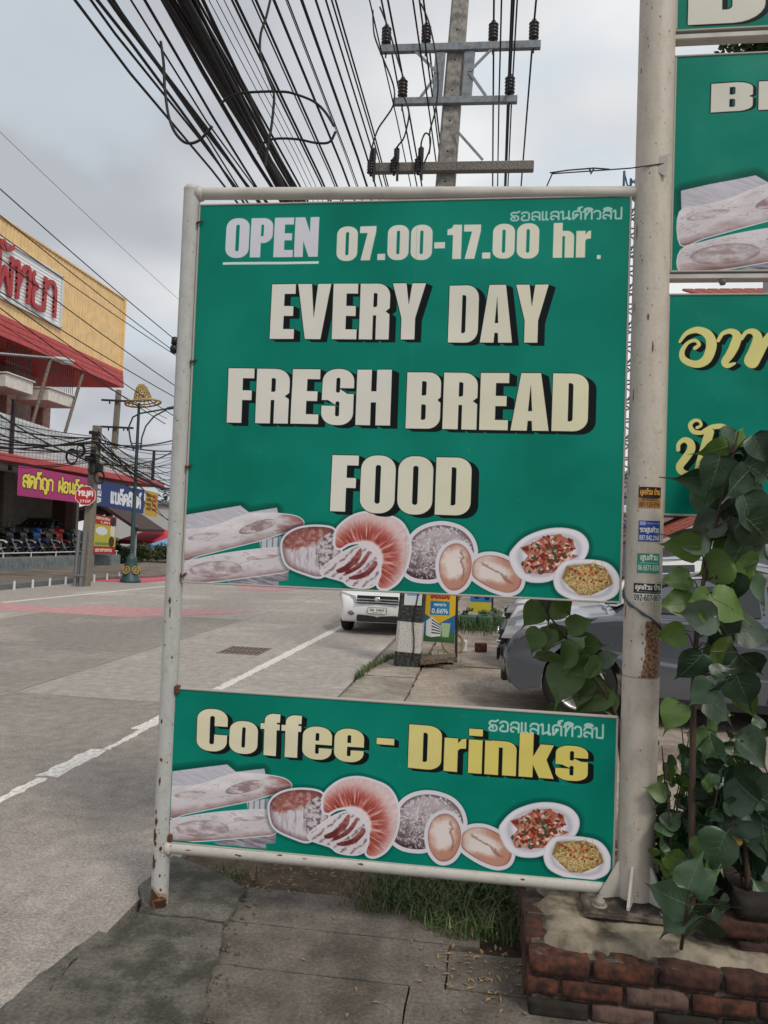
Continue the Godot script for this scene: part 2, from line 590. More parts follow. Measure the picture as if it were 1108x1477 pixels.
# Thai letters as pen strokes; consonant height 10. Width, then strokes divided by |
const THAI := {
	"ก": [7.4, "1,0 1,4.5 1.6,5.6 .6,6.6 1.2,8.6 3.5,9.8 5.8,8.8 6.4,7 6.4,0"],
	"ข": [6.6, ".6,8.6 1.6,9.7 2.6,8.6 1.6,6.6 1.6,1.2 2.2,.2 4.8,.2 5.6,1.2 5.6,9.8"],
	"ค": [7.6, "1,0 1,6.5 1.8,9 3.8,9.8 6,9 6.6,6.5 6.6,0|1.1,.5 3,3.5 4.4,5.2 3.4,5.8 2.6,4.8"],
	"ง": [5.4, "1.6,8.6 2.8,9.7 4.2,8.4 4.2,.4 3.4,.2 .4,5"],
	"ด": [7.6, "2.6,4.8 3.4,5.8 4.4,5.2 3,3 1.2,.2 1,6.5 1.8,9 3.8,9.8 6,9 6.6,6.5 6.6,0"],
	"ต": [7.6, "2.6,4.8 3.4,5.8 4.4,5 3,3 1.2,.2 1,6.5 1.6,9 2.8,9.8 3.8,8.4 4.8,9.8 6,9 6.6,6.5 6.6,0"],
	"ถ": [7.6, "1.6,.2 2.6,.8 1.6,1.6 1.2,1 1.2,4.5 1.8,5.6 .8,6.6 1.4,8.6 3.7,9.8 6,8.8 6.6,7 6.6,0"],
	"ท": [7.4, ".4,8.6 1.4,9.7 2,8.6 2,0|2,3 4.2,8.6 5.4,9.7 6.4,8.6 6.4,0"],
	"น": [7.8, ".4,8.6 1.4,9.7 2,8.6 2,.2|2,.4 5.6,2.4 6,3 6,9.8|5.8,2 7.1,.6 6.6,-.1 5.6,.8"],
	"บ": [7, ".4,8.6 1.4,9.7 2,8.6 2,1.2 2.6,.2 5.2,.2 6,1.2 6,9.8"],
	"ป": [7, ".4,8.6 1.4,9.7 2,8.6 2,1.2 2.6,.2 5.2,.2 6,1.2 6,13"],
	"ผ": [7, "2.4,8.4 1.8,9.5 1,8.4 1,.2 3.4,5.6 5.8,.2 6,1 6,9.8"],
	"พ": [7.6, ".4,8.6 1.4,9.7 2,8.6 2,.2 4.2,6.4 6.2,.2 6.6,1 6.6,9.8"],
	"ม": [7, ".4,8.6 1.4,9.7 2,8.6 2,1 1.2,.2 .6,1 1.6,1.8|2,1.4 5.8,.2 6,1 6,9.8"],
	"ย": [7, "1.6,9.6 .8,8.6 1.2,7 2.8,6 1.2,4.6 1,1.4 2,.2 5,.2 6,1.4 6,9.8"],
	"ร": [5.4, "1.8,.2 3,.2 3.6,1.6 3.6,5 2.2,6.4 .8,7.4 1,9.4 2.4,9 4.6,9.6"],
	"ล": [7.4, "2.8,.4 1.4,.8 1.2,3.6 2.8,4.8 4.6,4 6.4,2.6|1,6.8 1.8,9 3.8,9.8 6,9 6.4,6.5 6.4,0"],
	"ว": [5.8, "3,.2 4.2,.2 4.8,1.6 4.8,7 4,9.2 2.4,9.8 1,9 .6,7.8"],
	"ส": [7.4, "2.8,.4 1.4,.8 1.2,3.6 2.8,4.8 4.6,4 6.4,2.6|1,6.8 1.8,9 3.8,9.8 5.6,9 6.4,6.5 6.4,0|5.2,8.6 7.2,10.8"],
	"ห": [7.4, ".4,8.6 1.4,9.7 2,8.6 2,0|2,3.6 4,7 5,8 6.2,9.4 5.4,9.8 4.8,8.6 5.8,6.8 6.4,5.4 6.4,0"],
	"อ": [7.2, "2.6,6 3,5.2 1.6,4.2 1,1.6 2,.2 5,.2 6.2,1.6 6.2,7 5.2,9.2 3.4,9.8 1.6,9.2 1,8"],
	"ฮ": [7.4, "3.6,2.6 2.8,4.2 1.4,3.4 1,1.6 2,.2 5,.2 6,1.4 6,4 4.6,5.6 2.6,5.4 1.2,6.6 1.2,8.4 2.8,9.8 4.6,9.3 6.8,10.8"],
	"แ": [5.8, "1,9.8 1,1 1.6,.2 2.2,.5|3.6,9.8 3.6,1 4.2,.2 4.8,.5"],
	"เ": [3.2, "1,9.8 1,1 1.6,.2 2.2,.5"],
	"โ": [4, "2.6,.4 1.7,.2 1.5,1 1.5,8.5 3,10.6 .8,12.4 3.6,12.8"],
	"า": [5.2, ".6,7.6 1.4,9.4 3,9.8 4,8.6 4.2,7 4.2,0"],
	"ะ": [4.4, ".6,8 1.4,9 2,7.6 3.8,8.6|.6,3.4 1.4,4.4 2,3 3.8,4"],
	"ั": [0, "-4.6,12.4 -3.8,11.8 -4.6,11.2 -5.4,12 -4.4,13 -2.8,11.4 -.6,13"],
	"ิ": [0, "-6,11.2 -5.4,12.4 -3.4,13.2 -1.4,12.4 -1,11.2 -6,11.2"],
	"ุ": [0, "-1.8,-1.2 -1.1,-1.6 -1.1,-3.8"],
	"ู": [0, "-3.4,-1.2 -2.8,-1.4 -2.8,-3.4 -1,-3.4 -1,-1.2"],
	"็": [0, "-4.8,12 -3.8,11.4 -4,13 -5,14 -2.4,13.6 -1,14.6"],
	"่": [0, "-1.6,11.2 -1.6,13.6"],
	"้": [0, "-3.6,13.2 -2.6,13.4 -3,11.8 -.6,13.8"],
	"์": [0, "-3.2,12 -2.4,11.3 -1.8,12.2 -2.8,13 -2.6,13.6 -.4,14.6"],
	"(": [3.6, "2.8,11 1.2,7 1.2,3 2.8,-1"],
	")": [3.6, ".8,11 2.4,7 2.4,3 .8,-1"],
	" ": [4, ""],
}

func smooth(raw: Array, steps := 5) -> Array:
	var out := []
	var n := raw.size()
	for i in n - 1:
		var p0: Vector2 = raw[maxi(i - 1, 0)]
		var p1: Vector2 = raw[i]
		var p2: Vector2 = raw[i + 1]
		var p3: Vector2 = raw[mini(i + 2, n - 1)]
		for k in steps: out.append(p1.cubic_interpolate(p2, p0, p3, float(k) / steps) if p1.distance_to(p2) < 4.0 else p1.lerp(p2, float(k) / steps))
	out.append(raw[n - 1])
	return out

func thai_strokes(text: String) -> Array:        # [total width, [strokes as Array of Vector2]]
	var at := 0.0
	var all := []
	for ch in text:
		var g: Array = THAI.get(ch, THAI[" "])
		for part in g[1].split("|", false):
			var raw := []
			for p in part.split(" ", false):
				var c = p.split(",")
				raw.append(Vector2(float(c[0]) + at, float(c[1])))
			all.append(smooth(raw))
		at += g[0]
	return [at, all]

func thai(pic: Pic, text: String, x0: float, x1: float, y0: float, y1: float, pen: float, paint, halo = null, halo_w := 0.0) -> void:   # y0..y1: consonant height
	var t := thai_strokes(text)
	var sx: float = (x1 - x0) / t[0]
	var sy := (y1 - y0) / 10.0
	for pass_ in 2:
		if pass_ == 0 and halo == null: continue
		pic.start_units(Vector2(x0 - pen * 2, y0 - 5 * sy), Vector2(x1 + pen * 2, y1 + 6 * sy))
		for s in t[1]:
			var p := []
			for v in s: p.append(Vector2(x0 + v.x * sx, y0 + v.y * sy))
			pic.stroke(p, pen + (halo_w if pass_ == 0 else 0.0))
		pic.ink(halo if pass_ == 0 else paint)

# ---------------------------------------------------------------- the printed artwork, metres on the sign plane
const ART := {
	"paper_a": [-1.279,1.67,-1.036,1.718,-0.996,1.691,-0.875,1.714,-0.866,1.679,-0.999,1.647,-1.275,1.587],
	"loaf_a": [-1.28,1.596,-1.208,1.612,-1.132,1.631,-1.057,1.662,-0.991,1.684,-0.925,1.688,-0.859,1.688,-0.794,1.681,-0.763,1.664,-0.759,1.648,-0.773,1.629,-0.847,1.609,-0.921,1.581,-1.005,1.557,-1.108,1.528,-1.203,1.501,-1.275,1.482],
	"paper_b": [-0.944,1.571,-0.851,1.596,-0.842,1.543,-0.937,1.53],
	"loaf_b": [-1.274,1.461,-1.202,1.487,-1.107,1.51,-1.003,1.529,-0.909,1.542,-0.844,1.543,-0.831,1.498,-0.817,1.455,-0.895,1.436,-1.008,1.416,-1.14,1.395,-1.27,1.388],
	"paper_c": [-1.083,1.396,-0.816,1.451,-0.815,1.415,-0.857,1.408,-0.854,1.388,-1.025,1.378],
	"round_a": [-0.846,1.561,-0.832,1.596,-0.791,1.624,-0.736,1.638,-0.671,1.64,-0.629,1.628,-0.604,1.579,-0.602,1.534,-0.637,1.479,-0.679,1.436,-0.746,1.447,-0.813,1.472,-0.837,1.507],
	"crumb_a": [-0.704,1.548,-0.692,1.585,-0.661,1.609,-0.629,1.619,-0.603,1.552,-0.62,1.516,-0.664,1.464,-0.687,1.468],
	"slices": [-0.677,1.45,-0.638,1.497,-0.575,1.544,-0.512,1.569,-0.475,1.557,-0.442,1.505,-0.439,1.434,-0.478,1.402,-0.551,1.403,-0.589,1.425],
	"cut1": [-0.613,1.466,-0.564,1.495,-0.521,1.556,-0.51,1.547,-0.519,1.511,-0.563,1.468,-0.599,1.453],
	"cut2": [-0.576,1.459,-0.519,1.497,-0.484,1.548,-0.479,1.53,-0.509,1.484,-0.562,1.451],
	"cut3": [-0.562,1.437,-0.499,1.462,-0.455,1.509,-0.446,1.491,-0.48,1.45,-0.534,1.429],
	"croissant": [-0.619,1.619,-0.593,1.656,-0.544,1.69,-0.481,1.704,-0.417,1.694,-0.362,1.673,-0.329,1.63,-0.315,1.572,-0.324,1.501,-0.354,1.437,-0.393,1.404,-0.424,1.399,-0.438,1.416,-0.426,1.461,-0.438,1.523,-0.476,1.562,-0.522,1.584,-0.567,1.576,-0.599,1.557,-0.62,1.565],
	"seeded": [-0.329,1.481,-0.318,1.555,-0.302,1.61,-0.257,1.648,-0.189,1.665,-0.121,1.653,-0.079,1.623,-0.058,1.583,-0.061,1.547,-0.125,1.508,-0.169,1.47,-0.214,1.445,-0.278,1.445,-0.315,1.459],
	"bun_a": [-0.193,1.505,-0.181,1.555,-0.155,1.584,-0.119,1.594,-0.087,1.577,-0.064,1.537,-0.063,1.483,-0.082,1.433,-0.112,1.407,-0.149,1.407,-0.182,1.446],
	"bun_b": [-0.059,1.492,-0.053,1.524,-0.018,1.547,0.036,1.55,0.09,1.53,0.126,1.496,0.139,1.456,0.124,1.419,0.085,1.404,0.031,1.415,-0.023,1.44,-0.056,1.465],
	"plate_a": [0.089,1.544,0.106,1.585,0.149,1.627,0.219,1.658,0.288,1.668,0.35,1.657,0.385,1.627,0.391,1.587,0.37,1.546,0.319,1.517,0.272,1.475,0.225,1.455,0.163,1.455,0.118,1.482],
	"food_a": [0.128,1.586,0.176,1.605,0.219,1.634,0.28,1.645,0.333,1.62,0.343,1.594,0.317,1.571,0.357,1.563,0.318,1.54,0.292,1.538,0.267,1.493,0.215,1.486,0.153,1.483,0.134,1.519,0.16,1.555],
	"plate_b": [0.265,1.47,0.284,1.516,0.318,1.54,0.396,1.547,0.466,1.537,0.505,1.499,0.515,1.451,0.495,1.41,0.427,1.385,0.349,1.39,0.283,1.418],
	"food_b": [0.294,1.472,0.31,1.521,0.362,1.528,0.414,1.536,0.457,1.523,0.48,1.493,0.492,1.458,0.451,1.43,0.409,1.41,0.365,1.408,0.321,1.442],
	"big_o": [0.721,2.416,0.745,2.449,0.785,2.462,0.825,2.444,0.839,2.403,0.822,2.347,0.783,2.327,0.739,2.345,0.73,2.376,0.749,2.41,0.777,2.421,0.793,2.405,0.778,2.391],
	"big_a": [0.864,2.421,0.881,2.449,0.912,2.458,0.934,2.44,0.926,2.403,0.909,2.366,0.891,2.338,0.903,2.324,0.929,2.333],
	"big_h": [0.951,2.429,0.968,2.454,0.994,2.456,1.01,2.433,0.997,2.385,0.979,2.343,0.998,2.326,1.015,2.357,1.039,2.417,1.063,2.445],
	"big_m": [0.792,2.078,0.807,2.088,0.8,2.105,0.78,2.105,0.767,2.087,0.78,2.063,0.809,2.059,0.824,2.07,0.851,2.082,0.884,2.085,0.91,2.074],
	"big_p": [0.725,1.991,0.727,2.015,0.747,2.03,0.768,2.02,0.773,1.994,0.753,1.959,0.732,1.927,0.74,1.905,0.767,1.898,0.796,1.91],
	"big_s": [0.839,2.062,0.827,2.013,0.812,1.951,0.803,1.918],
	"big_x": [0.894,2.006,0.914,2.019,0.938,1.989,0.962,1.929,0.99,1.956,1.022,2.03,1.046,2.024,1.027,1.965,1.018,1.926,1.049,1.898],
}

func art(key: String, ox := 0.0, oy := 0.0, k := 1.0, cx := 0.0, cy := 0.0) -> Array:
	var a: Array = ART[key]
	var out := []
	for i in range(0, a.size(), 2): out.append(Vector2((a[i] - cx) * k + cx + ox, (a[i + 1] - cy) * k + cy + oy))
	return out

func closed(raw: Array) -> Array:
	var out := []
	var n := raw.size()
	for i in n:
		for k in 4: out.append(raw[i].cubic_interpolate(raw[(i + 1) % n], raw[(i + n - 1) % n], raw[(i + 2) % n], k / 4.0))
	return out

func grown(p: Array, d: float) -> Array:
	var r := Geometry2D.offset_polygon(PackedVector2Array(p), d, Geometry2D.JOIN_ROUND)
	return Array(r[0]) if r.size() else p

func mid(p: Array) -> Vector2:
	var c := Vector2.ZERO
	for v in p: c += v
	return c / p.size()

func halo(pic: Pic, p: Array, k: float) -> void:        # the soft dark edge that is printed round each cut-out picture
	for d in [0.03, 0.024, 0.018, 0.012, 0.006]:
		pic.shape(grown(p, d * k), Color8(2, 40, 36), 0.13)

func radii(p: Array, c: Vector2) -> PackedFloat32Array:   # distance of the outline from c, for 72 directions
	var t := PackedFloat32Array()
	t.resize(72)
	t.fill(0.001)
	for i in p.size():
		for q in 4:
			var v: Vector2 = p[i].lerp(p[(i + 1) % p.size()], q / 4.0) - c
			var b := int(fposmod(v.angle(), TAU) / TAU * 72.0) % 72
			t[b] = maxf(t[b], v.length())
	for b in 72:
		if t[b] <= 0.001: t[b] = t[(b + 71) % 72]
	return t

func rim(t: PackedFloat32Array, d: Vector2) -> float:     # 0 in the middle, 1 at the outline
	var f := fposmod(d.angle(), TAU) / TAU * 72.0
	var b := int(f) % 72
	return d.length() / lerpf(t[b], t[(b + 1) % 72], f - floorf(f))

func breads(pic: Pic, ox: float, oy: float, k := 1.0, cx := 0.0, cy := 0.0, only_loaves := false) -> void:
	var n := FastNoiseLite.new()
	n.seed = 5
	n.noise_type = FastNoiseLite.TYPE_PERLIN
	n.frequency = 1.0
	n.fractal_octaves = 4
	n.fractal_gain = 0.6
	var dice := RandomNumberGenerator.new()
	dice.seed = 40
	var g := func(key): return art(key, ox, oy, k, cx, cy)
	var white := Color8(222, 220, 230)
	var flour := Color8(212, 206, 212)
	var N := func(x: float, y: float, f: float) -> float: return n.get_noise_2d((x - ox) / k * f, (y - oy) / k * f) * 1.5
	# loaves in paper
	halo(pic, g.call("paper_a"), k)
	pic.shape(g.call("paper_a"), func(x, y): return Color8(204, 203, 214).lerp(Color8(142, 140, 152), clampf(0.25 + N.call(x * 2.5 + y * 6.0, y - x * 0.2, 22.0) * 0.6, 0, 1) * 0.6))
	pic.shape(g.call("paper_b"), func(x, y): return Color8(196, 200, 210).lerp(Color8(96, 100, 112), clampf(sin((x - ox) / k * 260.0) * 2.0 - 1.2, 0, 1)))
	pic.shape(g.call("paper_c"), func(x, y): return Color8(176, 174, 186).lerp(Color8(84, 78, 86), clampf(0.35 + N.call(x * 0.6, y * 5.0 + x, 18.0) * 0.8, 0, 1)))
	for key in ["loaf_a", "loaf_b"]:
		var p: Array = closed(g.call(key))
		var c := mid(p)
		var tip: float = p[0].x
		for v in p: tip = maxf(tip, v.x)
		var slope := 0.27 if key == "loaf_a" else 0.12
		pic.shape(grown(p, 0.004 * k), white)
		pic.shape(p, func(x, y):
			var t: float = (c.y + (x - c.x) * slope - y) / (0.075 * k)          # -1 at the lit top, 1 at the underside
			var along: float = N.call(x * 0.5 + y * 0.4, y * 1.3 - x * slope, 13.0)
			var col := flour.lerp(Color8(236, 232, 238), clampf(-t * 0.7 + along * 0.8, 0, 1))
			col = col.lerp(Color8(138, 106, 104), clampf(t * 1.3 - 0.35 + along * 0.5, 0, 0.85))
			col = col.lerp(Color8(58, 40, 44), clampf(t * 1.6 - 1.05, 0, 0.8))
			if key == "loaf_a": col = col.lerp(Color8(132, 70, 66), clampf((x - tip) / (0.14 * k) + 0.75 + along, 0, 0.8))
			return col.lerp(Color8(140, 110, 110), clampf(absf(N.call(x * 0.5, y * 2.2 - x * slope * 2.0, 12.0)) * -9.0 + 0.4, 0, 0.4)))
	# scored ovals in the crust
	for q in [[-1.19, 1.582, 0.07, 0.013, 10.0, 0.35], [-0.955, 1.632, 0.085, 0.022, 18.0, 0.55], [-1.13, 1.447, 0.115, 0.034, 5.0, 0.38], [-0.93, 1.505, 0.07, 0.009, 8.0, 0.4]]:
		var e := Vector2((q[0] - cx) * k + cx + ox, (q[1] - cy) * k + cy + oy)
		pic.ell(e.x, e.y, q[2] * k, q[3] * k, q[4], func(x, y):
			var d := (Vector2(x, y) - e).rotated(-deg_to_rad(q[4])) / (Vector2(q[2], q[3]) * k)
			var r := d.length()
			return Color8(108, 74, 74).lerp(Color8(214, 204, 208), clampf(0.5 + N.call(x * 0.7, y * 1.8, 22.0) * 1.5 - smoothstep(0.8, 0.98, r) * 0.6, 0, 1)), q[5])
	if only_loaves: return
	# everything that has a white cut-out edge
	for key in ["round_a", "seeded", "croissant", "slices", "bun_a", "bun_b", "plate_a", "plate_b"]: halo(pic, closed(g.call(key)), k * 0.8)
	# round loaf
	var ra: Array = closed(g.call("round_a"))
	pic.shape(grown(ra, 0.009 * k), white)
	var rc := mid(ra)
	var rt := radii(ra, rc)
	pic.shape(ra, func(x, y):
		var d := Vector2(x, y) - rc
		var e := rim(rt, d)
		var band: float = d.y / (0.1 * k) + N.call(x, y, 9.0) * 0.5
		var crust := Color8(152, 92, 86).lerp(Color8(196, 160, 156), clampf(N.call(x, y, 46.0) * 1.3 + 0.25, 0, 1))
		var col := Color8(216, 210, 218).lerp(Color8(150, 138, 146), clampf(N.call(x * 3.0, y * 0.6, 26.0), 0, 0.8))
		return col.lerp(crust, smoothstep(-0.15, 0.1, band)).lerp(Color8(88, 48, 52), smoothstep(0.72, 1.05, e) * 0.6))
	pic.shape(closed(g.call("crumb_a")), func(x, y): return Color8(206, 198, 204).lerp(Color8(104, 88, 96), clampf(N.call(x, y, 62.0) * 1.5 + 0.25, 0, 1)))
	var sl: Array = closed(g.call("slices"))
	pic.shape(grown(sl, 0.007 * k), white)
	pic.shape(sl, func(x, y): return Color8(220, 214, 220).lerp(Color8(120, 88, 96), clampf(sin(((x - y * 1.1) / k) * 150.0 + N.call(x, y, 20.0) * 2.0) * 0.6 + N.call(x, y, 44.0) * 0.8 - 0.1, 0, 0.8)))
	for key in ["cut1", "cut2", "cut3"]:
		var cp: Array = closed(g.call(key))
		var c := mid(cp)
		pic.shape(cp, func(x, y): return Color8(112, 48, 50).lerp(Color8(166, 108, 106), clampf(N.call(x, y, 34.0) + 0.3 + (y - c.y) / (0.02 * k) * 0.25, 0, 1)))
	# seeded loaf: flakes on a dark crust
	var se: Array = closed(g.call("seeded"))
	pic.shape(grown(se, 0.017 * k), white)
	var sc := mid(se)
	var stb := radii(se, sc)
	pic.shape(se, func(x, y):
		var e := rim(stb, Vector2(x, y) - sc)
		var t: float = (sc.y - y) / (0.1 * k)
		return Color8(184, 174, 180).lerp(Color8(88, 68, 74), clampf(t * 0.6 + 0.3 + N.call(x, y, 26.0) * 0.5, 0, 1)).lerp(Color8(60, 40, 46), smoothstep(0.75, 1.05, e) * 0.6))
	for i in 620:
		var a := dice.randf() * TAU
		var r := sqrt(dice.randf()) * 0.96
		var v := sc + Vector2.from_angle(a) * stb[int(a / TAU * 72.0) % 72] * r
		var low := clampf((sc.y - v.y) / (0.1 * k), 0, 1)
		if dice.randf() < low * 0.3: continue
		var lt := dice.randf_range(0.55, 1.0) - low * 0.2
		pic.ell(v.x, v.y, dice.randf_range(0.003, 0.0075) * k, dice.randf_range(0.0016, 0.0034) * k, dice.randf() * 180.0, Color8(110, 96, 102).lerp(Color8(232, 226, 232), lt), 0.9)
	# croissant
	var cr: Array = closed(g.call("croissant"))
	pic.shape(grown(cr, 0.01 * k), white)
	var cc := mid(cr) + Vector2(-0.035, -0.045) * k
	pic.shape(cr, func(x, y):
		var d := Vector2(x, y) - cc
		var a := d.angle()
		var r := d.length() / k
		var streak := n.get_noise_2d(a * 10.0, r * 7.0) * 1.5 + n.get_noise_2d(a * 34.0, r * 16.0) * 1.1
		var col := Color8(184, 92, 82).lerp(Color8(122, 46, 42), clampf(streak * 1.5, 0, 0.9))
		col = col.lerp(Color8(226, 196, 194), clampf(-streak * 1.6 - 0.1, 0, 0.85))
		col = col.lerp(Color8(232, 222, 226), smoothstep(0.12, 0.175, r + streak * 0.035) * 0.8)           # dusted back
		return col.lerp(Color8(236, 230, 234), clampf((0.082 - r) / 0.012, 0, 0.9)))                      # pale inner edge
	# two rolls
	for key in ["bun_a", "bun_b"]: pic.shape(grown(closed(g.call(key)), 0.015 * k), white)
	for key in ["bun_a", "bun_b"]:
		var b: Array = closed(g.call(key))
		var c := mid(b)
		var bt := radii(b, c)
		pic.shape(b, func(x, y):
			var dv := Vector2(x, y) - c
			var d := dv / (0.1 * k)
			var e := rim(bt, dv)
			var col := Color8(232, 222, 218).lerp(Color8(194, 144, 126), smoothstep(0.35, 0.95, e + d.x * 0.3 - d.y * 0.35 + N.call(x, y, 16.0) * 0.3))
			col = col.lerp(Color8(118, 72, 66), smoothstep(0.86, 1.06, e) * 0.6)
			var cut: float = absf(d.x - 0.3 + d.y * 0.1 + N.call(x, y, 30.0) * 0.12) if key == "bun_a" else absf(d.x * 0.6 + d.y - 0.08 + N.call(x, y, 30.0) * 0.12)
			return col.lerp(Color8(126, 82, 76), clampf(0.7 - cut * 10.0, 0, 0.75) * (1.0 - smoothstep(0.6, 0.85, e))))
	# two plates of food
	for key in ["plate_a", "plate_b"]:
		var pa: Array = closed(g.call(key))
		var pc := mid(pa)
		var ptb := radii(pa, pc)
		pic.shape(grown(pa, 0.004 * k), Color8(214, 212, 222))
		pic.shape(pa, func(x, y):
			var e := rim(ptb, Vector2(x, y) - pc)
			return Color8(232, 231, 240).lerp(Color8(190, 188, 204), smoothstep(0.6, 0.76, e) * (1.0 - smoothstep(0.76, 0.9, e)) * 0.8))
		var fp: Array = g.call("food_a" if key == "plate_a" else "food_b")
		var fc := mid(fp)
		if key == "plate_a":
			pic.shape(fp, func(x, y): return Color8(164, 92, 76).lerp(Color8(214, 190, 180), clampf(N.call(x, y, 24.0) + 0.3, 0, 1)))
			for i in 260:
				var v: Vector2 = fp[dice.randi() % fp.size()].lerp(fp[dice.randi() % fp.size()], dice.randf() * 0.5).lerp(fc, 1.0 - sqrt(dice.randf()))
				var col: Color = [Color8(140, 40, 38), Color8(186, 96, 76), Color8(228, 206, 194), Color8(110, 58, 44), Color8(64, 88, 62), Color8(206, 150, 130)][dice.randi() % 6]
				pic.ell(v.x, v.y, dice.randf_range(0.005, 0.012) * k, dice.randf_range(0.003, 0.007) * k, dice.randf() * 180.0, col)
		else:
			pic.shape(fp, Color8(150, 122, 76))
			for i in 330:
				var v: Vector2 = fp[dice.randi() % fp.size()].lerp(fp[dice.randi() % fp.size()], dice.randf() * 0.5).lerp(fc, 1.0 - sqrt(dice.randf()))
				var w := Vector2.from_angle(dice.randf() * TAU) * dice.randf_range(0.008, 0.022) * k
				var m2 := v + w * 0.5 + w.orthogonal() * dice.randf_range(-0.5, 0.5)
				var e := v + w
				if e.distance_to(fc) > 0.085 * k: continue
				pic.start_units(v.min(e).min(m2) - Vector2.ONE * 0.004 * k, v.max(e).max(m2) + Vector2.ONE * 0.004 * k)
				pic.stroke([v, v.lerp(m2, 0.6), m2, m2.lerp(e, 0.6), e], 0.0014 * k)
				pic.ink(Color8(176, 146, 88).lerp(Color8(232, 220, 168), dice.randf()))
			for i in 46:
				var v: Vector2 = fp[dice.randi() % fp.size()].lerp(fc, 0.1 + 0.8 * dice.randf())
				if v.y < fc.y - 0.02 * k and dice.randf() < 0.7: continue
				pic.ell(v.x, v.y, dice.randf_range(0.004, 0.009) * k, dice.randf_range(0.003, 0.005) * k, dice.randf() * 180.0, [Color8(170, 84, 56), Color8(140, 60, 44), Color8(206, 128, 84)][dice.randi() % 3])

var strip: Pic

func bread_strip(p: Pic, dx: float, dy: float) -> void:       # the same picture is printed on both boards
	if strip == null:
		strip = Pic.new(-1.272, 1.388, 0.517, 1.735, 720, GREEN)
		strip.im.fill(GREEN)
		breads(strip, 0, 0)
	var at := p.px(Vector2(-1.272 + dx, 1.735 + dy)).round()
	for y in strip.h:
		for x in strip.w:
			var c := strip.im.get_pixel(x, y)
			var X := int(at.x) + x
			var Y := int(at.y) + y
			if X < 0 or Y < 0 or X >= p.w or Y >= p.h: continue
			if absf(c.r - GREEN.r) + absf(c.g - GREEN.g) + absf(c.b - GREEN.b) > 0.012: p.im.set_pixel(X, Y, c)

func green_ground(pic: Pic, sd: int) -> void:      # bleached green film: uneven tone, runs of dust, a pasted seam
	var n := FastNoiseLite.new()
	n.seed = sd
	n.noise_type = FastNoiseLite.TYPE_PERLIN
	n.frequency = 1.0
	n.fractal_octaves = 4
	var step := 3
	for y in range(0, pic.h, step):
		for x in range(0, pic.w, step):
			var X := x / pic.s
			var Y := y / pic.s
			var v := n.get_noise_2d(X * 2.2, Y * 1.6) * 1.3
			var run := clampf(n.get_noise_2d(X * 26.0, Y * 0.9 + 40.0) * 1.8 - 0.25, 0, 1) * clampf(0.5 + n.get_noise_2d(X * 3.0 + 9.0, Y * 3.0), 0, 1)
			var c := GREEN.lerp(Color8(20, 142, 124) if v > 0 else Color8(0, 110, 90), clampf(absf(v), 0, 0.8))
			pic.im.fill_rect(Rect2i(x, y, step, step), c.lerp(Color8(92, 138, 124), run * 0.22))
	for i in 26:
		var c := pic.px(Vector2(pic.ox, pic.oy)) + Vector2(rng.randf() * pic.w, rng.randf() * pic.h)
		pic.im.fill_rect(Rect2i(int(c.x), int(c.y), rng.randi_range(1, 3), rng.randi_range(1, 2)), Color8(120, 160, 146))

const GREEN := Color8(4, 128, 110)
const CREAM := Color8(224, 223, 214)

func cream(x: float, y: float) -> Color:            # lettering printed from off-white to pale yellow
	return CREAM.lerp(Color8(230, 224, 168), clampf((x + 0.45) * 0.6 + (2.2 - y) * 0.3, 0.0, 0.8))

func sign_print() -> Image:
	var p := Pic.new(-1.27, 1.39, 0.517, 3.0, 720, GREEN)
	green_ground(p, 3)
	bread_strip(p, 0, 0)
	words(p, "OPEN", -1.149, -0.745, 2.772, 2.942, Color8(214, 216, 226), 0, 3.0)
	p.rect(-1.158, 2.742, -0.74, 2.753, Color8(220, 230, 228))
	words(p, "07.00-17.00 hr", -0.666, 0.37, 2.754, 2.898, cream, 0, 5.0)
	p.rect(0.395, 2.748, 0.41, 2.764, Color8(220, 224, 216))
	p.rect(-0.3315, 1.40, -0.3295, 3.0, Color8(60, 150, 134), 0.35)
	thai(p, "ฮอลแลนด์ทิวลิป", 0.046, 0.492, 2.912, 2.946, 0.0036, Color8(170, 206, 200))
	words(p, "EVERY", -0.938, -0.285, 2.423, 2.657, cream, 0.028)
	words(p, "DAY", -0.188, 0.21, 2.41, 2.646, cream, 0.028)
	words(p, "FRESH", -1.11, -0.413, 2.066, 2.297, cream, 0.03)
	words(p, "BREAD", -0.349, 0.378, 2.055, 2.287, cream, 0.03)
	words(p, "FOOD", -0.649, -0.073, 1.706, 1.94, cream, 0.03)
	return p.im

func coffee_print() -> Image:
	var p := Pic.new(-1.284, 0.303, 0.518, 0.935, 720, GREEN)
	green_ground(p, 8)
	bread_strip(p, -0.006, -1.078)
	var yel := func(x, y): return Color8(226, 220, 190).lerp(Color8(222, 208, 112), clampf((x + 0.75) * 1.3, 0, 1))
	words(p, "Coffee", -1.18, -0.471, 0.69, 0.862, yel, 0.022)
	words(p, "-", -0.42, -0.348, 0.722, 0.868, yel, 0.02)
	words(p, "Drinks", -0.29, 0.415, 0.684, 0.858, yel, 0.022)
	thai(p, "ฮอลแลนด์ทิวลิป", 0.024, 0.474, 0.856, 0.895, 0.0038, Color8(176, 208, 200))
	return p.im

# the three boards on the far side of the pole; each is wider than the frame shows
func board_top_print() -> Image:
	var p := Pic.new(0.682, 3.672, 1.9, 4.2, 400, GREEN)
	green_ground(p, 12)
	words(p, "DA", 0.722, 1.36, 3.69, 4.02, Color8(216, 216, 206), 0.02, 6.0)
	return p.im

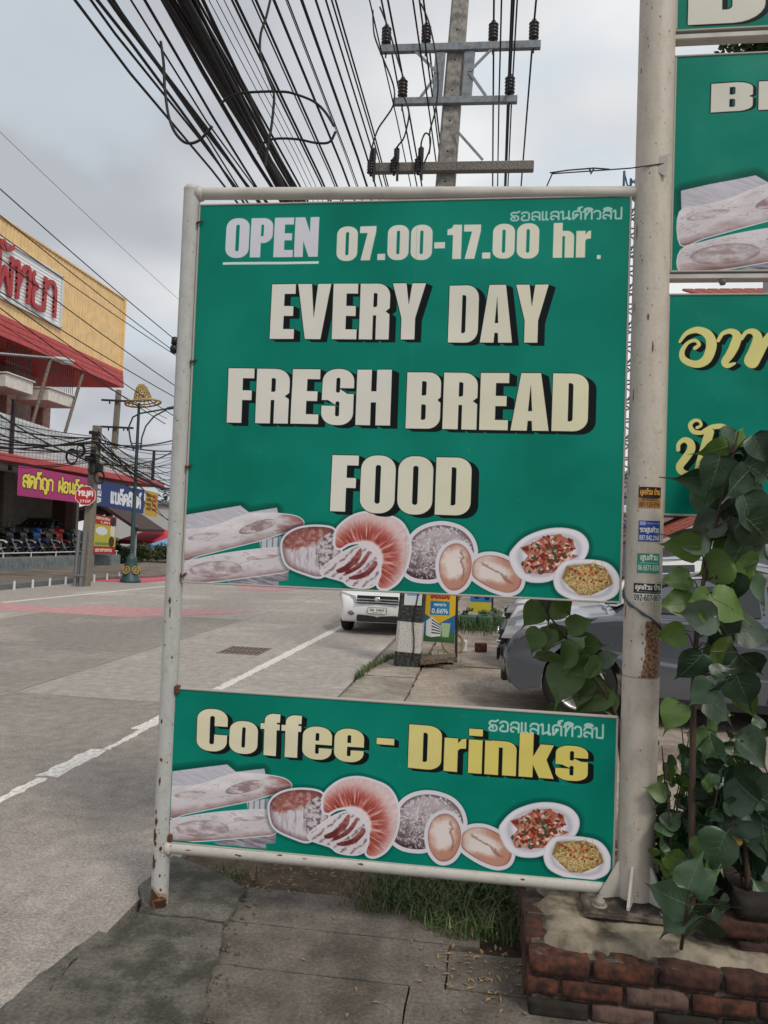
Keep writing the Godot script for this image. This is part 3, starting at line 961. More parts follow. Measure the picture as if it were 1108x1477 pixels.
func board_bread_print() -> Image:
	var p := Pic.new(0.684, 2.7, 1.9, 3.56, 500, GREEN)
	green_ground(p, 14)
	breads(p, 1.99, 1.31, 1.15, -1.28, 1.41, true)
	words(p, "BREAD", 0.817, 1.66, 3.331, 3.446, Color8(216, 216, 206), 0.012, 7.0)
	return p.im

func board_thai_print() -> Image:
	var p := Pic.new(0.68, 1.74, 1.9, 2.6, 620, GREEN)
	green_ground(p, 17)
	var u := 0.95 / 1000.0
	var jobs := [["big_o", [6, 10, 15, 20, 23, 21, 16, 14, 11, 8, 8, 8, 9], 0.95], ["big_a", [8, 9, 12, 19, 21, 19, 16, 12, 5], 0.95], ["big_h", [8, 9, 14, 20, 21, 19, 13, 14, 18, 20], 0.95],
		["big_m", [14, 14, 14, 17, 20, 22, 20, 18, 24, 25, 20], 0.456], ["big_p", [18, 18, 24, 34, 36, 36, 34, 30, 22, 9], 0.456], ["big_s", [42, 42, 42, 36], 0.456], ["big_x", [24, 30, 34, 34, 36, 34, 36, 38, 36, 26], 0.456]]
	for j in jobs:
		var pts := smooth(art(j[0]), 6)
		var rad := []
		for i in pts.size():
			var t := float(i) / 6.0
			var a := int(t)
			rad.append(lerpf(j[1][a], j[1][mini(a + 1, j[1].size() - 1)], t - a) * j[2] / 1000.0 * 0.93)
		p.start_units(Vector2(0.68, 1.74), Vector2(1.3, 2.6))
		p.stroke(pts, rad)
		for k in range(2, 13, 2): p.ink(Color8(10, 22, 22), k, int(k * 0.5))
		p.ink(Color8(222, 216, 140))
	return p.im

# ---------------------------------------------------------------- camera, sky, sun
func make_sky() -> Image:
	var n := FastNoiseLite.new()
	n.seed = 21
	n.frequency = 1.0
	n.fractal_octaves = 5
	var im := Image.create(1024, 512, false, Image.FORMAT_RGB8)
	var lit := Color8(230, 231, 232)
	var grey := Color8(178, 182, 189)
	var blue := Color8(192, 206, 218)
	for y in 512:
		var el := PI * (0.5 - (y + 0.5) / 512.0)
		for x in 1024:
			var az := TAU * (x + 0.5) / 1024.0
			var up := maxf(sin(el), 0.0) + 0.18
			var d := Vector3(cos(el) * sin(az), 0, cos(el) * cos(az)) / up      # a flat cloud deck
			var a := n.get_noise_3d(d.x * 0.55, 3.0, d.z * 0.55)
			var b := n.get_noise_3d(d.x * 1.1 + 9.0, 7.0, d.z * 1.1)
			var c := grey.lerp(lit, clampf(0.55 + a * 2.0 + b * 0.5, 0, 1))
			c = c.lerp(blue, clampf(b * 2.6 - 0.75, 0, 0.5))
			im.set_pixel(x, y, c)
	return im

func stage() -> void:
	var cam := Camera3D.new()
	cam.name = "camera"
	cam.position = Vector3(0, 1.6, 0)
	cam.rotation_degrees = Vector3(2.0, 7.75, 2.15)
	cam.fov = 67.273
	cam.near = 0.05
	cam.far = 900.0
	add_child(cam)
	cam.current = true
	var env := Environment.new()
	env.background_mode = Environment.BG_SKY
	var sm := PanoramaSkyMaterial.new()
	sm.panorama = ImageTexture.create_from_image(make_sky())
	sm.energy_multiplier = 1.0
	var sky := Sky.new()
	sky.sky_material = sm
	env.sky = sky
	env.tonemap_mode = Environment.TONE_MAPPER_LINEAR
	env.tonemap_exposure = 1.08
	env.sdfgi_enabled = true
	env.ssao_enabled = true
	env.ssil_enabled = true
	var we := WorldEnvironment.new()
	we.name = "environment"
	we.environment = env
	add_child(we)
	var sun := DirectionalLight3D.new()
	sun.name = "sun"
	sun.light_energy = 0.5
	sun.light_angular_distance = 14.0
	sun.light_color = Color(1.0, 0.96, 0.9)
	sun.shadow_enabled = true
	sun.rotation_degrees = Vector3(-48, 42, 0)
	add_child(sun)

# ---------------------------------------------------------------- ground
func rough_edge(pts: Array, amp: float, step := 0.06) -> Array:
	var out := []
	for i in pts.size():
		var a: Vector2 = pts[i]
		var b: Vector2 = pts[(i + 1) % pts.size()]
		var n := maxi(1, int(a.distance_to(b) / step))
		for k in n: out.append(a.lerp(b, float(k) / n) + Vector2(rng.randf_range(-amp, amp), rng.randf_range(-amp, amp)))
	return out

func concrete(key: String, lo: Color, hi: Color, patch: Color, metres := 1.2, macro_m := 9.0) -> StandardMaterial3D:
	var m := rough_mat(key, [lo, lo.lerp(hi, 0.55), hi], 1.4, 0.03, 0.92, 0.25, true, [0.3, 0.5, 0.7], true)
	macro(m, hash(key) % 500, patch, Color(0.9, 0.9, 0.9), macro_m)
	return m

func ground() -> void:
	var dirt := concrete("dirt", Color8(78, 66, 56), Color8(124, 108, 92), Color(0.75, 0.72, 0.68), 0.7, 3.0)
	var st := mb()
	slab(st, [Vector2(-260, -380), Vector2(260, -380), Vector2(260, 120), Vector2(-260, 120)], -0.6, -0.13)
	struct(done(st, "ground", dirt))
	# concrete carriageway, cast in bays with open joints
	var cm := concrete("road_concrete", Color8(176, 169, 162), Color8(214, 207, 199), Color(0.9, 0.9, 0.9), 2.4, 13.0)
	var cm2 := concrete("road_concrete_worn", Color8(156, 148, 141), Color8(190, 182, 174), Color(0.9, 0.9, 0.9), 2.4, 13.0)  # darker copy of the same concrete; near shade is put into its colour
	var road := Node3D.new()
	place(road, "road", self)
	struct(road)
	var xs := [-11.85, -8.15, -4.45, -1.44]
	var zs := [14.0, 2.0, -6.9, -13.9, -21.0, -30.0, -42.0, -60.0, -100.0, -200.0]
	for i in 3:
		for j in zs.size() - 1:
			st = mb()
			var a: float = xs[i] + 0.006
			var b: float = xs[i + 1] - 0.006
			var z0: float = zs[j] - 0.006
			var z1: float = zs[j + 1] + 0.006
			var cuts := [[a, b, z0, z1]]
			if i == 2 and j == 2: cuts = [[a, b, z0, -9.92], [a, -3.54, -9.92, -10.58], [-2.96, b, -9.92, -10.58], [a, b, -10.58, z1]]   # round the drain pit
			for c in cuts: slab(st, [Vector2(c[0], c[2]), Vector2(c[1], c[2]), Vector2(c[1], c[3]), Vector2(c[0], c[3])], -0.12, 0.0)
			done(st, "road_slab", cm2 if (j < 2 or (i == 1 and j == 2)) else cm, road)  # near bays get the shaded copy, far bays the brighter one
	# worn edge line, patches of a pink crossing, far line
	var lm := rough_mat("worn_white_paint", [Color8(186, 182, 176), Color8(220, 218, 214), Color8(230, 229, 226)], 0.5, 0.03, 0.85)
	var li := Node3D.new()
	place(li, "edge_line", self)
	tag(li, "worn white painted line along the near edge of the concrete road", "road marking")
	st = mb()
	for seg in [[-3.0, -4.62, 0.07, 0.0], [-4.66, -5.3, 0.13, 0.0], [-5.32, -5.9, 0.05, 0.04], [-5.92, -6.6, 0.12, 0.0], [-6.6, -9.0, 0.1, 0.0], [-9.0, -12.0, 0.12, 0.0], [-12.0, -18.0, 0.13, 0.0], [-18.0, -60.0, 0.13, 0.0]]:
		var x0: float = -2.76 + (absf(seg[0]) - 4.0) * 0.022 + seg[3]
		var x1: float = -2.76 + (absf(seg[1]) - 4.0) * 0.022 + seg[3]
		slab(st, rough_edge([Vector2(x0 - seg[2] * 0.5, seg[0]), Vector2(x0 + seg[2] * 0.5, seg[0]), Vector2(x1 + seg[2] * 0.5, seg[1]), Vector2(x1 - seg[2] * 0.5, seg[1])], 0.012 if seg[0] > -12 else 0.0, 0.05 if seg[0] > -12 else 40.0), -0.003, 0.004)
	done(st, "painted_line", lm, li)
	st = mb()
	slab(st, [Vector2(-10.4, -10.0), Vector2(-10.28, -10.0), Vector2(-9.0, -22.0), Vector2(-9.12, -22.0)], -0.003, 0.004)
	tag(done(st, "lane_line", lm), "white painted line on the far side of the road before the stop sign", "road marking")
	var pm := rough_mat("faded_pink_paint", [Color8(168, 130, 130), Color8(190, 132, 140), Color8(196, 150, 152)], 1.5, 0.02, 0.9)
	st = mb()
	slab(st, rough_edge([Vector2(-12.0, -13.3), Vector2(-9.0, -13.35), Vector2(-7.6, -13.4), Vector2(-6.45, -13.3), Vector2(-5.2, -14.6), Vector2(-4.6, -15.6), Vector2(-6.6, -15.1), Vector2(-7.9, -15.0), Vector2(-8.4, -14.3), Vector2(-9.97, -14.7), Vector2(-12.0, -15.2)], 0.03, 0.2), -0.003, 0.005)
	tag(done(st, "pink_patch", pm), "faded pink paint patch on the grey concrete road left of the sign post", "road marking")
	st = mb()
	slab(st, rough_edge([Vector2(-7.98, -23.6), Vector2(-6.1, -24.7), Vector2(-5.5, -22.5), Vector2(-5.87, -21.3), Vector2(-7.0, -21.4)], 0.03, 0.2), -0.003, 0.005)
	tag(done(st, "pink_patch", pm), "smaller faded pink patch on the road under the loaf picture", "road marking")
	st = mb()
	slab(st, [Vector2(-11.6, -21.8), Vector2(-10.3, -22.2), Vector2(-9.9, -25.4), Vector2(-11.4, -25.6)], 0.0, 0.03)
	tag(done(st, "pink_ramp", mat("strong_pink_paint", Color8(198, 96, 120), 0.8)), "strong pink painted kerb ramp beside the lamp post base", "kerb ramp")
	# forecourt and gutter on the near side
	var fm := concrete("forecourt", Color8(150, 138, 126), Color8(196, 182, 168), Color(0.74, 0.72, 0.7), 1.1, 5.0)
	st = mb()
	slab(st, rough_edge([Vector2(-0.76, -4.25), Vector2(30, -4.25), Vector2(30, -70), Vector2(-0.2, -70), Vector2(-0.74, -20)], 0.012, 0.15), -0.14, 0.004)
	struct(done(st, "forecourt", fm))
	var gm := concrete("gutter_concrete", Color8(156, 146, 134), Color8(198, 188, 174), Color(0.8, 0.78, 0.75), 0.8, 4.0)
	st = mb()
	slab(st, rough_edge([Vector2(-1.43, -4.4), Vector2(-0.78, -4.3), Vector2(-0.77, -8.9), Vector2(-1.40, -8.9)], 0.008), -0.1, 0.008)
	slab(st, rough_edge([Vector2(-1.40, -8.93), Vector2(-0.78, -8.93), Vector2(-0.8, -24), Vector2(-1.3, -24)], 0.008), -0.1, 0.012)
	struct(done(st, "gutter", gm))
	# loose gravel washed over the forecourt before the grey car
	var gv := MultiMesh.new()
	gv.transform_format = MultiMesh.TRANSFORM_3D
	var sm := SphereMesh.new()
	sm.radius = 0.5; sm.height = 1.0; sm.radial_segments = 5; sm.rings = 3
	gv.mesh = sm
	gv.instance_count = 3200
	for i in 3200:
		var u := rng.randf()
		var p := Vector3(rng.randf_range(-0.65, 1.1), 0.004, lerpf(-8.3, -10.4, pow(rng.randf(), 0.8)) + u * 0.2)
		if i > 2500: p = Vector3(rng.randf_range(-0.7, 2.2), 0.004, rng.randf_range(-5.0, -11.5))
		var r := rng.randf_range(0.006, 0.02)
		gv.set_instance_transform(i, Transform3D(Basis.from_euler(Vector3(0, rng.randf() * 6.0, 0)).scaled(Vector3(r * 1.3, r * 0.7, r)), p))
	var gi := MultiMeshInstance3D.new()
	gi.multimesh = gv
	gi.material_override = rough_mat("gravel", [Color8(90, 82, 74), Color8(150, 140, 128), Color8(176, 166, 152)], 0.2, 0.08)
	place(gi, "gravel", self)
	tag(gi, "loose grey gravel washed over the forecourt in front of the grey car", "gravel", "", "stuff")
	# footway at the camera: dark verge, cracked apron, slabs
	var vm := concrete("verge_soil", Color8(70, 60, 50), Color8(116, 100, 84), Color(0.7, 0.68, 0.64), 0.35, 1.2)
	var n := FastNoiseLite.new()
	n.seed = 31
	n.frequency = 2.2
	n.fractal_octaves = 4
	st = mb()
	st.set_smooth_group(0)
	var step := 0.06
	for i in 62:
		for j in 62:
			var q := []
			for o in [[0, 0], [0, 1], [1, 1], [1, 0]]:
				var x: float = -1.46 + (i + o[0]) * step
				var z: float = -4.4 + (j + o[1]) * step * 0.75
				var hh := n.get_noise_2d(x, z) * 0.03 - 0.006
				if z > -3.42: hh = minf(hh, 0.0) - 0.015
				if x < -1.42: hh -= 0.04
				q.append(Vector3(x, hh, z))
			quad(st, q[0], q[1], q[2], q[3])
	struct(done(st, "verge", vm))
	var am := concrete("apron_concrete", Color8(82, 80, 75), Color8(124, 121, 113), Color(0.66, 0.68, 0.65), 0.7, 1.3)
	var apron := Node3D.new()
	place(apron, "apron", self)
	struct(apron)
	st = mb()
	slab(st, rough_edge([Vector2(-1.455, -3.62), Vector2(-1.47, -3.27), Vector2(-1.375, -3.12), Vector2(-1.375, -3.085), Vector2(-1.27, -3.055), Vector2(-1.12, -3.07), Vector2(-1.0, -3.05), Vector2(-1.0, -3.12), Vector2(-1.01, -3.34), Vector2(-1.12, -3.45), Vector2(-1.27, -3.52)], 0.007, 0.03), -0.05, 0.034)
	done(st, "broken_slab", am, apron)
	st = mb()
	slab(st, rough_edge([Vector2(-1.385, -3.07), Vector2(-1.27, -3.047), Vector2(-1.12, -3.062), Vector2(-1.0, -3.04), Vector2(-0.95, -2.86), Vector2(-0.92, -2.64), Vector2(-0.86, -2.45), Vector2(-0.8, -1.9), Vector2(-0.78, -0.6), Vector2(-1.46, -0.6), Vector2(-1.5, -1.9), Vector2(-1.46, -2.35), Vector2(-1.42, -2.5), Vector2(-1.44, -2.72), Vector2(-1.38, -2.9)], 0.007, 0.03), -0.05, 0.028)
	done(st, "broken_slab", am, apron)
	st = mb()
	slab(st, rough_edge([Vector2(-1.47, -2.92), Vector2(-1.395, -2.9), Vector2(-1.455, -2.71), Vector2(-1.43, -2.5), Vector2(-1.475, -2.34), Vector2(-1.52, -1.9), Vector2(-1.56, -1.9), Vector2(-1.52, -2.6)], 0.005, 0.03), -0.05, 0.016)
	done(st, "broken_slab", am, apron)
	# crumbs along the broken edge
	st = mb()
	for i in 90:
		var t := rng.randf()
		var z := lerpf(-3.4, -2.3, t)
		var x := lerpf(-1.0, -0.86, t) + rng.randf_range(-0.05, 0.06)
		if i > 55: x = rng.randf_range(-1.45, -1.0); z = rng.randf_range(-3.1, -2.4)
		var r := rng.randf_range(0.003, 0.009)
		ball(st, xf(Vector3(x, 0.028 if i > 55 else 0.014, z), rng.randf() * 300), Vector3(r * 1.4, r, r), 5, 3)
	var crumbs := done(st, "concrete_crumbs", am, apron)
	crumbs.set_meta("kind", "stuff")
	var sl := concrete("paving_concrete", Color8(98, 91, 85), Color8(132, 124, 116), Color(0.76, 0.75, 0.74), 0.9, 1.7)
	var pave := Node3D.new()
	place(pave, "pavement", self)
	struct(pave)
	for r in [[-1.02, 0.02, -3.42, -3.113], [-1.0, -0.1, -3.105, -2.80], [-0.094, 0.5, -3.06, -2.81], [-0.98, -0.23, -2.792, -2.46], [-0.224, 0.5, -2.8, -2.47], [-0.95, 0.0, -2.452, -2.1], [0.006, 0.9, -2.462, -2.1], [-0.9, 0.3, -2.09, -1.7], [0.31, 1.6, -2.09, -1.7]]:
		st = mb()
		slab(st, rough_edge([Vector2(r[0], r[2]), Vector2(r[1], r[2]), Vector2(r[1], r[3]), Vector2(r[0], r[3])], 0.0025, 0.05), -0.06, rng.randf_range(0.009, 0.014))
		done(st, "paving_slab", sl, pave)
	st = mb()
	slab(st, [Vector2(-1.5, -1.69), Vector2(8, -1.69), Vector2(8, 12), Vector2(-1.5, 12)], -0.06, 0.006)
	done(st, "footway", sl, pave)
	# dry leaf litter
	st = mb()
	for i in 420:
		var a := Vector2(rng.randf_range(-1.05, 0.15), rng.randf_range(-3.75, -3.4))
		if i > 220: a = Vector2(rng.randfn(0.05, 0.12), rng.randfn(-2.95, 0.13))
		if i > 330: a = Vector2(rng.randfn(-1.15, 0.1), rng.randfn(-3.48, 0.06))
		if i > 400: a = Vector2(rng.randf_range(-0.9, 0.1), rng.randf_range(-3.3, -2.3))
		var l := rng.randf_range(0.006, 0.02)
		var d := Vector2.from_angle(rng.randf() * TAU)
		var c := Vector3(a.x, 0.017 if a.y > -3.42 else 0.012 + n.get_noise_2d(a.x, a.y) * 0.03, a.y)
		var e := Vector3(d.x, rng.randf_range(-0.2, 0.3), d.y) * l
		var f := Vector3(-d.y, rng.randf_range(-0.1, 0.4), d.x) * l * 0.3
		quad(st, c - e, c - f + Vector3(0, 0.003, 0), c + e, c + f + Vector3(0, 0.003, 0))
	tag(done(st, "leaf_litter", rough_mat("dry_leaf", [Color8(86, 66, 44), Color8(150, 124, 88), Color8(188, 168, 130)], 0.08, 0.06)), "dry leaf litter scattered over soil and paving under the sign", "leaf litter", "", "stuff")

func blades(called: String, label: String, count: int, spot: Callable, hmin: float, hmax: float, cols: Array) -> void:
	var st := mb()
	st.set_smooth_group(-1)
	for i in count:
		var p: Vector3 = spot.call()
		var h := rng.randf_range(hmin, hmax)
		var d := Vector3.FORWARD.rotated(Vector3.UP, rng.randf() * TAU)
		var side := d.cross(Vector3.UP) * rng.randf_range(0.0016, 0.0034) * (h / 0.08 + 0.4)
		var lean := rng.randf_range(0.3, 1.3)
		var col: Color = cols[rng.randi() % cols.size()].lerp(cols[rng.randi() % cols.size()], rng.randf())
		var prev := [p - side, p + side]
		for k in range(1, 4):
			var t := k / 3.0
			var c := p + Vector3(0, h * (t - 0.35 * t * t * lean), 0) + d * h * lean * t * t * 0.75
			var w := side * (1.0 - t * 0.96)
			for v in [prev[0], c - w, prev[1], prev[1], c - w, c + w]:
				st.set_color(col)
				st.add_vertex(v)
			prev = [c - w, c + w]
	var m := mat("grass_blade", Color.WHITE, 0.6)
	m.vertex_color_use_as_albedo = true
	m.backlight_enabled = true
	m.backlight = Color(0.12, 0.2, 0.05)
	tag(done(st, called, m), label, "grass", "", "stuff")

func grass() -> void:
	var g := [Color(0.05, 0.1, 0.025), Color(0.09, 0.15, 0.045), Color(0.13, 0.18, 0.07), Color(0.035, 0.075, 0.018)]
	var dry := [Color(0.22, 0.19, 0.1), Color(0.12, 0.13, 0.06), Color(0.07, 0.11, 0.035)]
	blades("grass_patch", "tuft of green grass growing under the bottom rail of the sign", 3000, func():
		var x := rng.randf_range(-0.42, 0.2)
		var front := lerpf(-3.42, -3.15, clampf((x + 0.42) / 0.3, 0, 1))
		return Vector3(x + rng.randf_range(-0.03, 0.03), 0.005, rng.randf_range(-3.78, front)), 0.03, 0.13, g + [Color(0.16, 0.16, 0.07), Color(0.06, 0.09, 0.03)])
	blades("dry_grass", "dry yellowish grass fringe beside the green tuft", 700, func(): return Vector3(rng.randfn(-0.44, 0.07), 0.005, rng.randf_range(-3.75, -3.3)), 0.03, 0.08, dry)
	blades("crack_weeds", "dark weeds in the hollow between broken slab and soil", 260, func(): return Vector3(rng.randfn(-1.14, 0.07), 0.0, rng.randfn(-3.5, 0.05)), 0.02, 0.06, g + dry)
	blades("gutter_grass", "thin grass growing along the gutter joint before the painted pole", 700, func():
		var t := rng.randf()
		return Vector3(-1.41 + rng.randfn(0, 0.02) + t * t * 0.22, 0.0, lerpf(-8.6, -10.4, t)), 0.05, 0.16, g + dry)
	blades("rubble_weeds", "weeds around the broken concrete pieces at the pole foot", 500, func(): return Vector3(rng.randfn(-0.75, 0.14), 0.0, rng.randfn(-10.25, 0.2)), 0.05, 0.18, g + dry)
	blades("planter_weeds", "rough weeds beyond the yellow poster at the forecourt edge", 1500, func(): return Vector3(rng.randfn(-0.05, 0.35), 0.0, rng.randfn(-14.6, 0.5)), 0.08, 0.3, g)
const LEAF_TALL := [[0.914,2.002,-2.993,0.138,20,0],[0.878,1.935,-3.025,0.139,120,0],[0.754,1.861,-2.955,0.149,165,1],[0.957,1.847,-3.013,0.152,60,0],[0.835,1.757,-3.034,0.173,95,1],[0.908,1.685,-2.954,0.201,100,0],[0.938,1.957,-2.83,0.109,60,0],[0.697,1.643,-2.858,0.126,160,3],[0.678,1.608,-2.866,0.126,170,2],[0.881,1.615,-2.997,0.171,150,2],[0.801,1.532,-2.921,0.14,150,2],[0.867,1.507,-2.984,0.132,165,3],[0.941,1.481,-3.009,0.144,15,1],[0.701,1.483,-3.025,0.106,165,2],[0.697,1.394,-2.999,0.132,160,2],[0.738,1.434,-2.827,0.073,150,2],[0.866,1.409,-2.851,0.144,15,2],[0.735,1.37,-2.856,0.131,170,3],[0.787,1.36,-2.858,0.095,60,2],[0.9,1.286,-3.004,0.16,40,0],[0.881,1.232,-2.976,0.15,20,2],[0.732,1.175,-2.9,0.128,120,0],[0.838,1.178,-2.874,0.074,-30,0],[0.824,1.105,-2.845,0.11,80,0],[0.898,1.111,-2.839,0.136,70,0],[0.886,1.018,-3.029,0.134,30,0],[0.934,1.059,-2.905,0.096,70,2],[0.669,1.001,-2.889,0.111,110,2],[0.664,1.289,-2.929,0.102,160,2],[0.905,2.035,-3.007,0.083,-80,2],[0.968,1.769,-2.936,0.135,50,0],[0.989,1.619,-3.029,0.125,30,1],[0.78,1.856,-2.826,0.143,100,0],[0.85,1.834,-2.842,0.136,140,0],[0.959,1.888,-2.919,0.139,30,0],[0.85,1.698,-2.978,0.164,130,0],[0.911,1.719,-2.832,0.156,60,0],[0.881,1.583,-2.913,0.155,120,1],[0.953,1.662,-2.838,0.156,40,0],[0.783,1.951,-2.846,0.094,160,2],[0.934,1.538,-2.928,0.135,30,2],[0.782,1.683,-2.951,0.122,150,0],[0.87,1.461,-2.906,0.12,100,0],[0.982,1.439,-2.947,0.135,20,1],[0.845,1.223,-3.011,0.125,150,1],[0.968,1.184,-2.977,0.137,50,0],[0.762,1.095,-2.855,0.105,140,1],[1.003,1.305,-3.04,0.14,10,0]]
const LEAF_LOW := [[0.866,0.835,-3.059,0.135,30,1],[0.972,0.887,-2.92,0.145,40,0],[0.907,0.684,-3.003,0.232,172,0],[0.982,0.742,-2.942,0.2,5,0],[0.877,0.583,-2.957,0.1,165,4],[0.963,0.557,-2.988,0.121,110,2],[0.816,0.554,-2.831,0.146,110,1],[0.983,0.458,-3.023,0.183,70,0],[1.021,0.569,-2.971,0.18,80,0],[0.814,0.524,-3.021,0.144,150,1],[0.902,0.644,-2.918,0.161,150,0],[1.012,0.635,-3.004,0.166,30,1],[0.778,0.597,-2.985,0.126,170,0],[0.891,0.785,-2.891,0.159,200,0],[1.018,0.776,-2.993,0.165,-20,1],[1.023,0.709,-2.936,0.189,20,0]]
const LEAF_ROSETTE := [[0.68,0.591,-2.58,0.109,-75,1],[0.608,0.471,-2.66,0.132,185,1],[0.75,0.527,-2.664,0.108,-25,1],[0.637,0.404,-2.647,0.126,125,1],[0.705,0.396,-2.593,0.129,85,0],[0.753,0.486,-2.608,0.115,20,0],[0.664,0.535,-2.646,0.083,-110,0],[0.796,0.438,-2.637,0.107,40,0],[0.679,0.486,-2.652,0.063,60,2]]
const LEAF_BRANCH := [[0.202,1.279,-3.508,0.135,130,2],[0.28,1.304,-3.591,0.152,90,3],[0.339,1.315,-3.461,0.134,40,2],[0.413,1.262,-3.421,0.126,-20,0],[0.217,1.176,-3.409,0.125,120,0],[0.268,1.173,-3.453,0.127,100,0],[0.252,1.106,-3.408,0.132,125,0],[0.315,1.182,-3.596,0.119,110,1],[0.472,1.148,-3.542,0.163,10,0],[0.357,1.113,-3.407,0.144,150,0],[0.4,1.193,-3.445,0.101,-60,0],[0.348,0.979,-3.518,0.2,110,0],[0.486,1.078,-3.411,0.113,30,0],[0.547,1.116,-3.476,0.102,-10,3],[0.414,1.07,-3.436,0.126,140,0],[0.472,0.924,-3.541,0.202,130,1],[0.426,0.942,-3.562,0.164,110,0],[0.528,0.904,-3.511,0.103,90,2],[0.332,0.86,-3.573,0.079,0,0],[0.557,0.897,-3.524,0.11,70,0]]
const STREET_CABLES := [[-2.63,6.1,0.013],[-2.53,6.0,0.009],[-2.6,6.2,0.014],[-2.73,6.6,0.005],[-2.71,6.7,0.005],[-2.59,6.6,0.005],[-2.36,6.3,0.012],[-2.35,6.35,0.015],[-2.23,6.4,0.009],[-2.22,6.45,0.014],[-2.07,6.5,0.016],[-2.05,6.7,0.006],[-1.99,6.6,0.009],[-1.86,6.6,0.018],[-1.77,6.7,0.014],[-1.71,6.8,0.012],[-1.68,6.9,0.011],[-1.68,7.0,0.012],[-1.36,7.1,0.009],[-0.94,7.2,0.011],[-0.89,7.3,0.011],[-0.04,7.2,0.01],[0.07,7.3,0.013],[0.12,7.35,0.01]]
const BUNDLE_CABLES := [[-2.7,5.838544086722072,0.021975686750390237],[-2.49,5.5528189399018695,0.018537566315065503],[-2.5,5.600870113145986,0.027404948097856256],[-2.52,5.658817280077604,0.021484010836910223],[-2.45,5.579130663959668,0.029780983794382515],[-2.49,5.677185755781523,0.020495002101089198],[-2.4,5.567801857133677,0.01866324750218881],[-2.5,5.783734054260752,0.016],[-2.53,5.885365423516361,0.016],[-2.44,5.779928106973346,0.016],[-2.41,5.758178473332867,0.016],[-2.43,5.848133523140349,0.016]]
const LOOSE_CABLES := [[-2.63,4.9,0.01],[-2.69,5.1,0.012],[-2.76,5.2,0.01],[-2.7,5.2,0.008],[-2.71,5.3,0.016],[-2.72,5.35,0.013],[-2.66,5.4,0.008],[-2.64,5.45,0.012]]
const LEFT_CABLES := [[-11.55,9.777,-13.113,-11.2,9.273,-15.799,-10.2,7.834,-23.473,-9.9,7.403,-25.775,0.012],[-11.55,9.128,-13.107,-11.2,8.69,-15.85,-10.2,7.436,-23.688,-9.9,7.06,-26.039,0.011],[-11.75,8.698,-13.375,-11.4,8.377,-16.172,-10.4,7.461,-24.163,-10.1,7.186,-26.561,0.011],[-11.35,8.095,-12.994,-11.0,7.624,-15.649,-10.0,6.278,-23.236,-9.7,5.874,-25.511,0.012],[-11.35,7.234,-13.085,-11.0,6.893,-15.713,-10.0,5.919,-23.222,-9.7,5.627,-25.475,0.012],[-11.65,7.428,-13.933,-11.3,6.943,-16.15,-10.3,5.559,-22.483,-10.0,5.143,-24.383,0.012],[-11.65,7.135,-14.453,-11.3,6.661,-16.175,-10.3,5.305,-21.094,-10.0,4.899,-22.569,0.012],[-11.75,6.671,-14.589,-11.4,6.341,-16.35,-10.4,5.398,-21.382,-10.1,5.115,-22.892,0.008],[-11.95,11.32,-13.355,-11.6,10.844,-16.25,-10.6,9.483,-24.521,-10.3,9.075,-27.002,0.005]]
const TANGLE := [[-13.135,4.611,-18.818,-10.688,3.374,-19.716,-11.2,4.79,-26.963,0.022],[-13.0,4.497,-18.631,-10.692,3.786,-19.609,-10.463,3.776,-25.284,0.011],[-13.002,4.363,-18.645,-10.84,4.117,-19.796,-11.038,4.441,-26.609,0.011],[-12.945,4.286,-18.57,-10.581,3.431,-19.467,-10.762,4.236,-25.959,0.008],[-13.255,4.233,-19.024,-10.584,4.033,-19.484,-10.379,4.365,-25.01,0.022],[-13.102,4.066,-18.817,-10.649,3.63,-19.591,-10.23,3.038,-24.805,0.022],[-13.276,3.983,-19.077,-10.828,4.096,-19.88,-10.993,2.785,-26.697,0.011],[-13.234,3.911,-19.022,-10.714,3.924,-19.691,-10.478,2.981,-25.417,0.022],[-13.249,3.797,-19.053,-10.696,3.939,-19.506,-10.126,4.734,-24.348,0.022],[-12.943,3.662,-18.621,-10.738,3.717,-19.751,-10.995,2.998,-26.675,0.022],[-13.143,3.597,-18.917,-10.753,3.788,-19.648,-10.294,4.624,-24.771,0.011],[-13.233,3.647,-19.043,-10.798,4.074,-19.744,-9.984,2.869,-24.224,0.022],[-12.944,3.463,-18.64,-10.595,3.508,-19.465,-10.068,4.073,-24.285,0.008],[-13.253,3.335,-19.1,-10.665,3.511,-19.58,-10.496,4.058,-25.333,0.011],[-12.883,3.236,-18.571,-10.726,3.426,-19.733,-10.135,3.736,-24.488,0.011],[-13.236,3.234,-19.084,-10.846,3.486,-19.824,-10.762,4.361,-25.944,0.008],[-10.673,3.899,-19.8,-11.04,3.249,-23.831,-11.408,3.188,-27.862,0.012],[-10.693,4.275,-19.8,-11.175,3.844,-24.095,-11.657,3.897,-28.39,0.012],[-10.663,3.721,-19.8,-10.93,2.394,-23.653,-11.196,1.808,-27.507,0.012],[-10.67,3.847,-19.8,-11.212,3.499,-24.226,-11.755,3.725,-28.651,0.012],[-10.657,3.605,-19.8,-11.169,3.254,-24.135,-11.681,3.733,-28.47,0.012],[-10.67,3.844,-19.8,-10.571,3.098,-22.681,-10.472,3.169,-25.563,0.012],[-10.681,4.045,-19.8,-10.557,3.195,-22.667,-10.432,2.611,-25.533,0.012],[-10.69,4.22,-19.8,-10.588,2.771,-22.755,-10.487,2.244,-25.711,0.012],[-10.68,4.037,-19.8,-10.739,3.106,-23.101,-10.798,2.87,-26.402,0.012],[-10.692,4.261,-19.8,-11.236,3.697,-24.272,-11.781,3.477,-28.745,0.012],[-10.668,3.811,-19.8,-10.708,3.551,-23.001,-10.748,3.509,-26.202,0.012],[-10.696,4.32,-19.8,-11.114,2.698,-24.06,-11.531,1.916,-28.319,0.012]]
